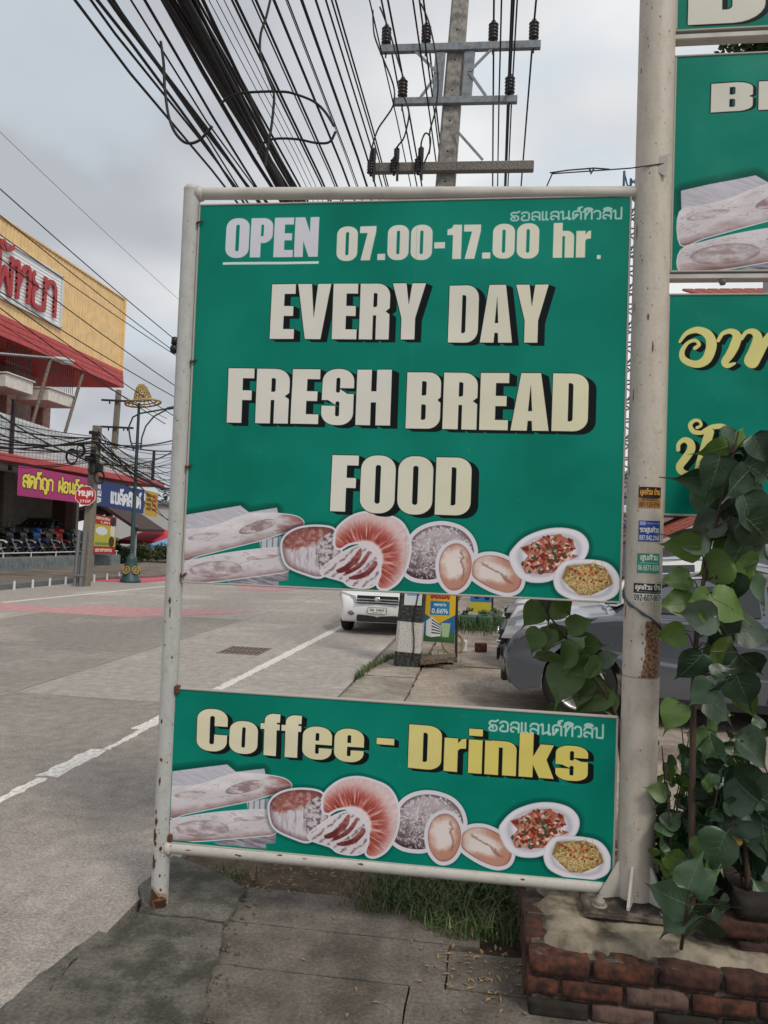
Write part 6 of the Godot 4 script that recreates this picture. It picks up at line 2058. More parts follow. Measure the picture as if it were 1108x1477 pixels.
func insulator(st: SurfaceTool, p: Vector3, k := 1.0, turn := Basis.IDENTITY) -> void:
	var prof := [Vector2(0, 0), Vector2(0.02, 0), Vector2(0.02, 0.04)]
	for i in 5:
		prof.append(Vector2(0.062, 0.05 + i * 0.045)); prof.append(Vector2(0.066, 0.06 + i * 0.045)); prof.append(Vector2(0.04, 0.08 + i * 0.045))
	prof.append(Vector2(0.03, 0.29)); prof.append(Vector2(0.0, 0.3))
	for i in prof.size(): prof[i] *= k
	lathe(st, Transform3D(turn, p), prof, 14)

func utility_pole() -> void:
	var conc := rough_mat("pole_concrete", [Color8(112, 110, 106), Color8(146, 144, 138), Color8(166, 164, 158)], 0.9, 0.02, 0.9, 0.2)
	var a := Vector3(-0.96, 0.0, -9.82)
	var b := Vector3(-0.5, 10.6, -9.82)
	var at := func(h: float) -> Vector3: return a.lerp(b, h / 10.6)
	var wd := func(h: float) -> float: return lerpf(0.33, 0.185, h / 10.6)
	var t := thing("utility_pole", "leaning concrete utility pole with black and white painted foot behind the sign", "utility pole", xf(a))
	var inv := xf(-a)
	var st := mb()
	taper_pole(st, at.call(1.45), b, wd.call(1.45), 0.185)
	done(st, "shaft", conc, t, inv)
	var bp := rough_mat("chipped_black_paint", [Color8(30, 32, 32), Color8(46, 50, 48), Color8(84, 84, 80)], 0.5, 0.03, 0.8)
	var wp := rough_mat("chipped_white_paint", [Color8(120, 118, 112), Color8(196, 194, 188), Color8(206, 204, 200)], 0.35, 0.04, 0.8, 0.0, true, [0.2, 0.36, 0.8])
	for s in [[0.0, 0.19, bp], [0.19, 0.57, wp], [0.57, 1.45, bp]]:
		st = mb()
		taper_pole(st, at.call(s[0]), at.call(s[1]), wd.call(s[0]), wd.call(s[1]))
		done(st, "painted_band", s[2], t, inv)
	var hole := mat("dark_hub", Color8(36, 36, 38), 0.6)
	st = mb()
	for i in 9:
		var h := 5.8 + i * 0.4
		var c: Vector3 = at.call(h)
		var w: float = wd.call(h)
		lathe(st, Transform3D(Basis(Vector3(1, 0, 0), PI / 2), c + Vector3(0, 0, w * 0.5 - 0.006)), [Vector2(0.011, 0), Vector2(0.013, 0.008), Vector2(0, 0.009)], 8)
	done(st, "bolt_hole", hole, t, inv)
	st = mb()
	var w0: Array = []
	for i in 12: w0.append(at.call(0.1 + i * 0.14) + Vector3(0.06 + 0.02 * sin(i * 1.3), 0, 0.18))
	tube(st, w0, 0.008, 6)
	done(st, "conduit", mat("cable_sheath", Color8(26, 25, 30), 0.6), t, inv)
	# steel crossarms
	var steel := rough_mat("galvanised_arm", [Color8(98, 108, 118), Color8(124, 134, 144), Color8(140, 148, 156)], 0.6, 0.02, 0.5)
	for y in [[7.94, -1.6, 0.46, 0.1], [7.24, -1.4, 0.19, 0.09]]:
		st = mb()
		box(st, xf(Vector3((y[1] + y[2]) * 0.5, y[0], -9.68), 0, 0, -1.2), Vector3(y[2] - y[1], y[3], 0.07), 0.006)
		done(st, "crossarm", steel, t, inv)
	for s in [-1.0, 1.0]:
		st = mb()
		var c: Vector3 = at.call(7.58)
		box(st, xf(c + Vector3(s * 0.19, 0, 0.13), 0, 0, -2.5), Vector3(0.13, 0.62, 0.05), 0.004)
		done(st, "bracket_plate", steel, t, inv)
		for v in [[0.5, 0.33], [0.42, -0.3]]:
			st = mb()
			bar(st, c + Vector3(s * 0.2, 0.02, 0.16), c + Vector3(s * v[0], v[1], 0.16), 0.035, 0.012)
			done(st, "brace", steel, t, inv)
	var clay := mat("brown_porcelain", Color8(48, 44, 46), 0.3)
	for p in [[-1.52, 7.99], [-1.0, 7.985], [-0.14, 7.97], [0.37, 7.96], [-1.28, 7.28], [0.09, 7.26]]:
		st = mb()
		insulator(st, Vector3(p[0], p[1], -9.68), 1.0)
		tube(st, [Vector3(p[0], p[1] - 0.14, -9.68), Vector3(p[0], p[1], -9.68)], 0.012, 6)
		done(st, "insulator", clay, t, inv)
	# wooden lower arm with cut-outs
	st = mb()
	box(st, xf(Vector3(-0.63, 6.36, -9.66), 0, 0, -0.8), Vector3(2.1, 0.12, 0.1), 0.008)
	done(st, "crossarm", rough_mat("grey_timber", [Color8(92, 90, 86), Color8(122, 120, 114), Color8(140, 136, 130)], 0.5, 0.03), t, inv)
	st = mb()
	bar(st, Vector3(-0.58, 6.86, -9.66), Vector3(-0.22, 6.42, -9.6), 0.03, 0.012)
	done(st, "brace", steel, t, inv)
	for x in [-1.64, -1.34, -1.03]:
		st = mb()
		insulator(st, Vector3(x, 6.24, -9.58), 0.8)
		insulator(st, Vector3(x + 0.03, 6.42, -9.56), 0.6)
		box(st, xf(Vector3(x + 0.05, 6.36, -9.54)), Vector3(0.03, 0.42, 0.03), 0.004)
		done(st, "fuse_cutout", clay, t, inv)
	# lines that rest on the insulators
	var black := mat("cable_sheath", Color8(26, 25, 30), 0.6)
	for p in [[-1.52, 8.27], [-1.0, 8.26], [-0.14, 8.25], [0.37, 8.24], [-1.28, 7.56], [0.09, 7.54]]:
		st = mb()
		var q := sagged(Vector3(p[0], p[1] + 0.2, 26), Vector3(p[0], p[1], -9.68), 0.35, 20)
		q.append_array(sagged(Vector3(p[0], p[1], -9.68), Vector3(p[0] + 0.15, p[1], -44), 0.4, 12).slice(1))
		tube(st, q, 0.013, 6)
		tag(done(st, "high_voltage_line", black), "power line resting on a ribbed insulator of the utility pole", "cable", "lines on the insulators")
	# a notice tied to the pole
	var pn := Pic.new(0, 0, 0.22, 0.42, 500, Color8(206, 216, 220))
	pn.rect(0.0, 0.3, 0.22, 0.42, Color8(120, 176, 158))
	pn.rect(0.03, 0.12, 0.19, 0.2, Color8(110, 160, 200))
	thai(pn, "คอนโด", 0.03, 0.19, 0.22, 0.27, 0.006, Color8(40, 90, 150))
	st = mb()
	var o: Vector3 = at.call(0.78) + Vector3(-0.09, 0, 0.17)
	quad_uv(st, o, o + Vector3(0.22, 0.004, 0), o + Vector3(0.235, 0.42, 0.01), o + Vector3(0.012, 0.42, 0.0))
	tag(done(st, "paper_notice", print_mat("paper_notice", pn.im, 0.8)), "pale blue paper notice stuck on the black band of the utility pole", "notice")

# ---------------------------------------------------------------- across the road
func flat_print(parent: Node, called: String, img: Image, a: Vector3, b: Vector3, c: Vector3, d: Vector3, rough := 0.6) -> MeshInstance3D:
	var st := mb()
	quad_uv(st, a, b, c, d)
	return done(st, called, print_mat(called + str(mats.size()), img, rough), parent)

func yellow_building() -> void:
	var X := -15.6
	var t := thing("market_building", "yellow corrugated building with red band, balconies and big red Thai letters", "building", xf(Vector3(X, 0, -26)))
	var inv := xf(-Vector3(X, 0, -26))
	var yel := rough_mat("yellow_sheet", [Color8(228, 188, 126), Color8(238, 200, 140), Color8(242, 206, 148)], 3.0, 0.01, 0.5)
	var red := rough_mat("red_sheet", [Color8(176, 62, 64), Color8(190, 72, 74), Color8(196, 80, 80)], 2.0, 0.01, 0.5)
	var cream := rough_mat("cream_render", [Color8(214, 208, 200), Color8(226, 221, 214), Color8(230, 226, 220)], 2.0, 0.02, 0.9)
	var pink := rough_mat("pink_render", [Color8(168, 132, 118), Color8(190, 156, 142), Color8(198, 166, 152)], 2.0, 0.02, 0.9)
	var brown := rough_mat("brown_slats", [Color8(64, 44, 40), Color8(86, 60, 54), Color8(96, 70, 62)], 0.6, 0.02)
	var st := mb()
	st.set_smooth_group(-1)
	var z := -10.0
	while z > -30.4:                                            # corrugated facade
		var e := z - 0.2
		for q in [[z, X, z - 0.1, X], [z - 0.1, X, z - 0.12, X + 0.016], [z - 0.12, X + 0.016, z - 0.18, X + 0.016], [z - 0.18, X + 0.016, e, X]]:
			quad(st, Vector3(q[1], 8.27, q[0]), Vector3(q[3], 8.27, q[2]), Vector3(q[3], 11.3, q[2]), Vector3(q[1], 11.3, q[0]))
		z = e
	done(st, "corrugated_wall", yel, t, inv)
	st = mb()
	box(st, xf(Vector3(X - 6.05, 9.78, -20.3)), Vector3(12.0, 3.0, 20.2))
	done(st, "upper_storey", yel, t, inv)
	st = mb()
	box(st, xf(Vector3(X - 0.05, 11.32, -20.3)), Vector3(0.22, 0.07, 20.5), 0.01)
	box(st, xf(Vector3(X + 0.02, 9.78, -30.47)), Vector3(0.16, 3.05, 0.09), 0.01)
	done(st, "roof_trim", yel, t, inv)
	for i in 4:
		st = mb()
		box(st, xf(Vector3(X + 0.1 - i * 0.02, 7.64 + i * 0.18, -20.25)), Vector3(0.1, 0.165, 20.6), 0.012)
		done(st, "fascia_board", red, t, inv)
	st = mb()
	box(st, xf(Vector3(X - 2.5, 7.6, -20.25)), Vector3(5.0, 0.08, 20.5))
	done(st, "soffit", red, t, inv)
	# set-back storey with balconies
	st = mb()
	box(st, xf(Vector3(X - 5.5, 5.6, -19.0)), Vector3(6.0, 3.9, 19.2))
	done(st, "inner_wall", rough_mat("grey_render", [Color8(120, 112, 106), Color8(150, 140, 132), Color8(164, 154, 146)], 2.0, 0.02), t, inv)
	for zz in [-23.0, -24.9, -27.1]:
		st = mb()
		box(st, xf(Vector3(X - 1.4, 5.0, zz)), Vector3(0.5, 2.6, 0.5), 0.01)
		done(st, "column", pink, t, inv)
	st = mb()
	for i in 16: box(st, xf(Vector3(X - 0.4, 4.2 + i * 0.22, -21.6)), Vector3(0.7, 0.14, 1.4), 0.02)
	done(st, "slatted_pier", brown, t, inv)
	for b in [[-22.85, -24.35], [-25.3, -27.0]]:
		st = mb()
		box(st, xf(Vector3(X - 0.75, 6.28, (b[0] + b[1]) * 0.5)), Vector3(1.5, 0.44, b[0] - b[1]), 0.02)
		box(st, xf(Vector3(X - 0.73, 6.52, (b[0] + b[1]) * 0.5)), Vector3(1.58, 0.05, b[0] - b[1] + 0.08), 0.01)
		done(st, "balcony", cream, t, inv)
		st = mb()
		var k := 0
		var q: float = b[0] - 0.1
		while q > b[1]:
			tube(st, [Vector3(X - 0.08, 6.53, q), Vector3(X - 0.08, 7.55, q)], 0.012, 5)
			q -= 0.13
		for y in [6.9, 7.25]: bar(st, Vector3(X - 0.08, y, b[0]), Vector3(X - 0.08, y, b[1]), 0.03, 0.03)
		done(st, "railing", mat("dark_iron", Color8(40, 34, 36), 0.6), t, inv)
		st = mb()
		box(st, xf(Vector3(X - 2.45, 6.9, (b[0] + b[1]) * 0.5)), Vector3(0.1, 1.2, 1.3))
		done(st, "door", mat("door_brown", Color8(110, 84, 66), 0.6), t, inv)
		st = mb()
		box(st, xf(Vector3(X - 2.46, 5.1, (b[0] + b[1]) * 0.5 - 0.1)), Vector3(0.1, 0.7, 1.4))
		done(st, "window", mat("dim_glass", Color8(40, 44, 48), 0.15), t, inv)  # dark pane standing in for an open, shaded gap under the balcony
	for s in [[Vector3(X + 0.05, 7.5, -25.2), Vector3(X + 0.05, 3.9, -23.9)], [Vector3(X + 0.05, 7.5, -27.4), Vector3(X + 0.05, 3.9, -25.9)]]:
		st = mb()
		tube(st, [s[0], s[1]], 0.06, 10)
		done(st, "strut", rough_mat("worn_timber", [Color8(98, 84, 74), Color8(124, 110, 100), Color8(136, 124, 112)], 0.6, 0.02), t, inv)
	# white lettering panel
	st = mb()
	var y := 8.8
	while y < 10.59:
		for q in [[y, 0.04, y + 0.06, 0.06], [y + 0.06, 0.06, y + 0.12, 0.04]]:
			quad(st, Vector3(X + q[1], q[0], -12), Vector3(X + q[1], q[0], -25.64), Vector3(X + q[3], q[2], -25.64), Vector3(X + q[3], q[2], -12))
		y += 0.12
	done(st, "letter_panel", mat("panel_white", Color8(234, 240, 242), 0.5), t, inv)
	st = mb()
	box(st, xf(Vector3(X + 0.07, 10.62, -18.85)), Vector3(0.08, 0.05, 13.7))
	box(st, xf(Vector3(X + 0.07, 8.78, -18.85)), Vector3(0.08, 0.05, 13.7))
	box(st, xf(Vector3(X + 0.07, 9.7, -25.68)), Vector3(0.08, 1.9, 0.05))
	done(st, "panel_frame", mat("frame_white", Color8(214, 218, 222), 0.5), t, inv)
	var lt := mat("letter_red", Color8(172, 58, 62), 0.5)
	var word := "พัทยา"
	var pen := 0.0
	for ch in word:
		var g := thai_strokes(ch)
		if ch == "ั": pen -= 0.0
		st = mb()
		var dz := 0.0
		for s in g[1]:
			for i in s.size() - 1:
				dz += 0.0011
				var a := Vector3(X + 0.11 + dz, 9.02 + s[i].y * 0.118, -21.75 - (pen + s[i].x) * 0.13)
				var b := Vector3(X + 0.11 + dz, 9.02 + s[i + 1].y * 0.118, -21.75 - (pen + s[i + 1].x) * 0.13)
				var d := (b - a)
				if d.length() < 0.001: continue
				d = d.normalized()
				var nx := Vector3(0, -d.z, d.y) if true else d
				var w := 0.08 if ch != "ั" else 0.06
				box(st, Transform3D(Basis(nx, d, nx.cross(d)), (a + b) * 0.5), Vector3(w * 2, (b - a).length() + w * 0.9, 0.07))
		pen += THAI[ch][0]
		done(st, "letter", lt, t, inv)
	# ground floor shop
	var stone := rough_mat("platform_paint", [Color8(96, 110, 114), Color8(120, 134, 138), Color8(130, 142, 146)], 1.5, 0.02)
	var tile := rough_mat("shop_floor", [Color8(120, 116, 110), Color8(146, 142, 134), Color8(156, 152, 146)], 1.5, 0.02, 0.6)
	var p := thing("shop_platform", "raised grey concrete platform with a low white rail under the scooters", "platform", xf(Vector3(X, 0, -24)))
	inv = xf(-Vector3(X, 0, -24))
	st = mb()
	box(st, xf(Vector3(X - 6.0, 0.24, -21.0)), Vector3(12, 0.5, 20.6), 0.01)
	done(st, "plinth_wall", stone, p, inv)
	st = mb()
	box(st, xf(Vector3(X - 6.0, 0.497, -21.0)), Vector3(11.9, 0.02, 20.5))
	done(st, "floor", tile, p, inv)
	st = mb()
	tube(st, [Vector3(X - 0.1, 0.66, -12), Vector3(X - 0.1, 0.66, -31.2)], 0.022, 8)
	for i in 13: tube(st, [Vector3(X - 0.1, 0.5, -12.5 - i * 1.55), Vector3(X - 0.1, 0.66, -12.5 - i * 1.55)], 0.025, 6)
	done(st, "rail", mat("frame_white", Color8(214, 218, 222), 0.5), p, inv)
	var s2 := thing("motorcycle_shop", "open shopfront with red roof edge, pink and blue banners and grey interior", "shop", xf(Vector3(X, 0.5, -26)))
	inv = xf(-Vector3(X, 0.5, -26))
	st = mb()
	box(st, xf(Vector3(X - 5.9, 3.72, -22.2)), Vector3(13.0, 0.24, 23.8), 0.02)
	done(st, "canopy", red, s2, inv)
	st = mb()
	box(st, xf(Vector3(X - 3.0, 3.56, -21.5)), Vector3(6.0, 0.06, 21.0))
	done(st, "bounce_panel", mat("bounce_panel_white", Color8(214, 210, 204), 0.9), s2, inv)  # pale panel added under the canopy to bounce light into the shop
	st = mb()
	box(st, xf(Vector3(X - 5.4, 2.0, -20.0)), Vector3(0.2, 3.2, 21.0))
	box(st, xf(Vector3(X - 3.6, 2.0, -31.0)), Vector3(3.4, 3.2, 0.2))
	done(st, "back_wall", rough_mat("shop_wall", [Color8(180, 172, 162), Color8(200, 192, 182), Color8(206, 200, 192)], 3.0, 0.01), s2, inv)
	for q in [[-25.0, brown], [-25.9, rough_mat("grey_pier", [Color8(96, 92, 88), Color8(116, 112, 106), Color8(126, 122, 116)], 1.0, 0.02)], [-22.6, brown], [-30.0, brown]]:
		st = mb()
		box(st, xf(Vector3(X - 2.0, 2.05, q[0])), Vector3(0.6, 3.1, 0.62), 0.02)
		done(st, "pillar", q[1], s2, inv)
	# banners, read towards -z
	var pb := Pic.new(0, 0, 4.6, 0.98, 150, Color8(178, 56, 122))
	thai(pb, "สดก็ถูก", 0.25, 2.05, 0.32, 0.68, 0.05, Color8(240, 226, 96), Color8(70, 40, 30), 0.035)
	thai(pb, "ผ่อนก็ถูก", 2.35, 4.45, 0.32, 0.68, 0.05, Color8(240, 226, 96), Color8(70, 40, 30), 0.035)
	flat_print(s2, "pink_banner", pb.im, inv * Vector3(X + 0.66, 2.55, -22.75), inv * Vector3(X + 0.66, 2.5, -27.35), inv * Vector3(X + 0.66, 3.46, -27.35), inv * Vector3(X + 0.66, 3.53, -22.75))
	var bb := Pic.new(0, 0, 4.6, 1.0, 150, Color8(40, 62, 120))
	thai(bb, "ของ", 0.12, 0.72, 0.68, 0.86, 0.035, Color8(226, 230, 238))
	thai(bb, "แถม", 0.1, 0.78, 0.4, 0.58, 0.035, Color8(226, 230, 238))
	thai(bb, "เยอะ", 0.1, 0.78, 0.12, 0.3, 0.035, Color8(226, 230, 238))
	thai(bb, "แบล็คลิสต์", 1.55, 4.3, 0.22, 0.62, 0.062, Color8(230, 234, 242))
	flat_print(s2, "blue_banner", bb.im, inv * Vector3(X + 0.66, 2.5, -27.36), inv * Vector3(X + 0.66, 2.3, -31.9), inv * Vector3(X + 0.66, 3.34, -31.9), inv * Vector3(X + 0.66, 3.46, -27.36))
	var yb := Pic.new(0, 0, 0.9, 1.1, 100, Color8(196, 164, 60))
	for i in 4:
		thai(yb, "ขอรถ", 0.1, 0.42, 0.85 - i * 0.2, 0.95 - i * 0.2, 0.02, Color8(110, 70, 40))
		thai(yb, "มอง", 0.5, 0.8, 0.85 - i * 0.2, 0.95 - i * 0.2, 0.02, Color8(150, 60, 40))
	flat_print(s2, "yellow_banner", yb.im, inv * Vector3(X + 0.66, 2.25, -32.0), inv * Vector3(X + 0.66, 2.2, -33.3), inv * Vector3(X + 0.66, 3.3, -33.3), inv * Vector3(X + 0.66, 3.35, -32.0))
	# mesh screen above the canopy
	var gs := thing("mesh_screen", "pale grey translucent mesh screen above the red shop roof edge", "screen", xf(Vector3(X + 0.2, 3.85, -28)))
	inv = xf(-Vector3(X + 0.2, 3.85, -28))
	st = mb()
	quad(st, Vector3(X + 0.2, 3.86, -12), Vector3(X + 0.2, 3.86, -33.6), Vector3(X + 0.2, 4.75, -33.6), Vector3(X + 0.2, 5.5, -12))
	done(st, "sheet", rough_mat("pale_mesh", [Color8(214, 222, 228), Color8(222, 230, 234), Color8(226, 234, 238)], 2.0, 0.01), gs, inv)
	st = mb()
	for i in 100:
		var zz := -12.0 - i * 0.217
		bar(st, Vector3(X + 0.23, 3.87, zz), Vector3(X + 0.23, 5.5 - (i * 0.217) * 0.0345, zz), 0.009, 0.009)
	for i in 7: bar(st, Vector3(X + 0.235, 4.0 + i * 0.21, -12), Vector3(X + 0.235, 3.97 + i * 0.125, -33.6), 0.009, 0.009)
	done(st, "mesh_bars", mat("mesh_grey", Color8(140, 146, 152), 0.6), gs, inv)
	for zz in [-22.9, -33.5]:
		st = mb()
		box(st, xf(Vector3(X + 0.28, 4.5, zz)), Vector3(0.1, 1.5 if zz < -30 else 2.3, 0.1))
		done(st, "post", mat("dark_iron", Color8(40, 34, 36), 0.6), gs, inv)

func street_left() -> void:
	# kerb and footway across the road
	var km := concrete("far_footway", Color8(126, 116, 106), Color8(164, 152, 140), Color(0.8, 0.78, 0.76), 1.0, 6.0)
	var st := mb()
	slab(st, [Vector2(-15.62, 10), Vector2(-11.87, 10), Vector2(-11.87, -21.5), Vector2(-10.9, -24.5), Vector2(-11.2, -34), Vector2(-15.62, -34)], -0.12, 0.1)
	struct(done(st, "far_pavement", km))
	st = mb()
	box(st, xf(Vector3(-11.86, 0.06, -6.0)), Vector3(0.3, 0.18, 30.6), 0.02)
	tag(done(st, "kerb", rough_mat("blue_grey_kerb", [Color8(78, 86, 88), Color8(110, 120, 122), Color8(124, 132, 134)], 0.8, 0.03)), "long blue-grey painted kerb in front of the scooter shop", "kerb")
	for i in 9:
		st = mb()
		tube(st, [Vector3(-11.55, 0.0, -16.9 - i * 0.78), Vector3(-11.55, 0.22, -16.9 - i * 0.78)], 0.03, 8)
		tag(done(st, "white_peg", mat("frame_white", Color8(214, 218, 222), 0.5)), "short white marker peg standing in the gutter along the far kerb", "peg", "white pegs along the far kerb")
	# scooters
	var coats := [["scooter_white", Color8(206, 208, 210), "white scooter with black seat parked on the shop platform"], ["scooter_black", Color8(34, 34, 38), "black scooter with silver mudguard parked beside the white scooter"], ["scooter_charcoal", Color8(54, 54, 60), "charcoal scooter with silver mudguard parked beside the blue scooter"], ["scooter_blue", Color8(28, 78, 150), "bright blue scooter parked on the shop platform"], ["scooter_grey", Color8(84, 84, 82), "grey scooter parked between the blue and red scooters"], ["scooter_red", Color8(176, 36, 38), "bright red scooter parked on the shop platform"], ["scooter_teal", Color8(40, 58, 64), "dark teal scooter with white mudguard next to the stop sign pole"], ["scooter_dark", Color8(40, 40, 44), "dark scooter parked in front of the red and yellow poster"]]
	var zs := [-24.0, -24.85, -25.65, -26.45, -27.25, -27.95, -28.75, -30.1]
	for i in 8:
		var c := mat(coats[i][0], coats[i][1], 0.25, 0.0, 0.6)
		var sec: Material = c if i in [0, 3, 5] else mat("scooter_silver", Color8(186, 188, 192), 0.3, 0.3)
		scooter(xf(Vector3(-15.95, 0.508, zs[i]), 180.0 + rng.randf_range(8, 20)), c, sec, coats[i][2])
	# parked car inside the shop
	make_car("parked_car", "blue-grey car parked inside the shop behind the scooters", xf(Vector3(-18.0, 0.51, -27.6), 96), mat("car_blue_grey", Color8(112, 132, 150), 0.2, 0.3), {"half": 0.83})
	# poster on a stand
	var p := Pic.new(0, 0, 1.3, 1.5, 140, Color8(196, 186, 70))
	p.rect(0, 1.14, 1.3, 1.5, Color8(176, 46, 42))
	p.rect(0, 0, 1.3, 0.3, Color8(168, 42, 44))
	thai(p, "ออกรถง่าย", 0.1, 0.9, 1.34, 1.42, 0.016, Color8(240, 226, 200))
	type(p, "1,091", 0.35, 0.9, 1.17, 1.28, Color8(246, 240, 236))
	p.ell(0.45, 0.9, 0.34, 0.16, 0, Color8(226, 232, 236))
	p.ell(1.1, 0.95, 0.14, 0.3, 0, Color8(226, 222, 214))
	p.ell(1.1, 1.3, 0.16, 0.17, 0, Color8(40, 40, 46))
	p.ell(1.05, 0.5, 0.17, 0.22, 0, Color8(70, 50, 40))
	p.rect(0.08, 0.34, 0.9, 0.46, Color8(120, 150, 70))
	thai(p, "เอกสารครบ", 0.12, 1.1, 0.1, 0.2, 0.018, Color8(240, 220, 200))
	var t := thing("scooter_poster", "red and yellow promotional poster board standing beyond the stop sign", "poster", xf(Vector3(-15.2, 0.1, -29)))
	flat_print(t, "print", p.im, Vector3(0.02, 0.5, 0.85), Vector3(0.02, 0.46, -0.95), Vector3(0.02, 1.95, -0.95), Vector3(0.02, 2.05, 0.85))
	st = mb()
	box(st, xf(Vector3(-0.02, 1.24, -0.05), 0, 0), Vector3(0.05, 1.5, 1.78))
	for z in [-0.8, 0.7]: bar(st, Vector3(-0.02, 0, z), Vector3(-0.02, 1.0, z), 0.04, 0.04)
	done(st, "stand", mat("mesh_grey", Color8(140, 146, 152), 0.6), t)

	# stop sign and its pole
	t = thing("concrete_pole", "short grey concrete pole with cable coils carrying the stop sign", "pole", xf(Vector3(-10.93, 0, -19.9)))
	st = mb()
	taper_pole(st, Vector3(0, 0, 0), Vector3(0.15, 4.42, 0), 0.27, 0.2)
	done(st, "shaft", rough_mat("old_concrete", [Color8(92, 88, 82), Color8(126, 120, 112), Color8(146, 140, 130)], 0.7, 0.03, 0.95, 0.3), t)
	st = mb()
	box(st, xf(Vector3(0.16, 4.2, 0.15), 0, 0, -6), Vector3(0.3, 0.1, 0.1), 0.01)
	box(st, xf(Vector3(0.1, 3.5, 0.16), 0, 0, 4), Vector3(0.34, 0.16, 0.12), 0.02)
	box(st, xf(Vector3(0.35, 3.25, 0.16)), Vector3(0.2, 0.22, 0.14), 0.02)
	done(st, "splice_box", mat("black_plastic", Color8(24, 24, 26), 0.5), t)
	st = mb()
	for x in [-0.14, 0.03]: tube(st, [Vector3(x, 0, 0.25), Vector3(x + 0.05, 1.5, 0.25)], 0.055, 12)
	box(st, xf(Vector3(-0.05, 0.3, 0.25)), Vector3(0.3, 0.06, 0.14), 0.01)
	done(st, "steel_conduit", mat("grey_conduit", Color8(128, 132, 136), 0.45, 0.4), t)
	t = thing("stop_sign", "red octagonal stop sign with Thai and English lettering", "road sign", xf(Vector3(-10.87, 2.47, -19.62), 14))
	var sp := Pic.new(-0.3, -0.3, 0.3, 0.3, 420, Color8(186, 30, 42))
	var oc := []
	var oc2 := []
	for k in 8:
		var a := TAU * (k + 0.5) / 8
		oc.append(Vector2(cos(a), sin(a)) * 0.286)
		oc2.append(Vector2(cos(a), sin(a)) * 0.268)
	sp.im.fill(Color8(226, 222, 222))
	sp.shape(oc2, Color8(182, 30, 42))
	thai(sp, "หยุด", -0.2, 0.2, 0.0, 0.13, 0.017, Color8(236, 232, 232))
	type(sp, "STOP", -0.14, 0.14, -0.19, -0.11, Color8(236, 232, 232))
	st = mb()
	for k in 8:
		var a: Vector2 = oc[k]
		var b: Vector2 = oc[(k + 1) % 8]
		for v in [[Vector2.ZERO], [b], [a]]:
			st.set_uv(Vector2(v[0].x + 0.3, 0.3 - v[0].y) / 0.6)
			st.add_vertex(Vector3(v[0].x, v[0].y, 0.012))
	done(st, "face", print_mat("stop_face", sp.im, 0.4), t)
	st = mb()
	prism(st, Transform3D.IDENTITY, PackedVector2Array(oc), 0.0, 0.01)
	box(st, xf(Vector3(0, 0, -0.07)), Vector3(0.08, 0.3, 0.14), 0.01)
	done(st, "plate", mat("sign_back", Color8(150, 152, 154), 0.5, 0.5), t)

	lamp_post()
	# concrete pole farther back, with its arms
	t = thing("line_pole", "slim concrete line pole behind the shop canopy with two crossarms", "utility pole", xf(Vector3(-19.75, 0, -38.0)))
	st = mb()
	taper_pole(st, Vector3.ZERO, Vector3(0.25, 8.9, 0), 0.34, 0.24)
	done(st, "shaft", rough_mat("old_concrete", [], 1.0), t)
	for y in [8.3, 6.9]:
		st = mb()
		box(st, xf(Vector3(0.35, y, 0.2), 12), Vector3(1.7, 0.1, 0.08))
		for x in [-0.1, 0.75, 0.95]: insulator(st, Vector3(x, y - 0.2, 0.22), 0.7)
		done(st, "crossarm", mat("dark_iron", Color8(40, 34, 36), 0.6), t)
	# street luminaire on a long arm
	t = thing("street_luminaire", "grey cobra-head street lamp on a long arm before the balconies", "street lamp", xf(Vector3(-14.6, 0, -17.6)))
	st = mb()
	tube(st, [Vector3(0, 0, 0), Vector3(0, 5.2, 0), Vector3(0.15, 5.75, -0.1), Vector3(0.7, 6.1, -0.6), Vector3(2.4, 6.28, -2.2)], [0.09, 0.07, 0.06, 0.045, 0.035], 12)
	done(st, "arm", mat("grey_conduit", Color8(128, 132, 136), 0.45, 0.4), t)
	st = mb()
	ball(st, xf(Vector3(2.62, 6.28, -2.42), 43), Vector3(0.34, 0.075, 0.13), 16, 8)
	done(st, "lamp_head", mat("lamp_head_grey", Color8(186, 188, 184), 0.4), t)
	st = mb()
	ball(st, xf(Vector3(2.68, 6.23, -2.48), 43), Vector3(0.2, 0.07, 0.1), 14, 8)
	done(st, "lens", mat("lamp_lens", Color8(200, 202, 200), 0.2), t)

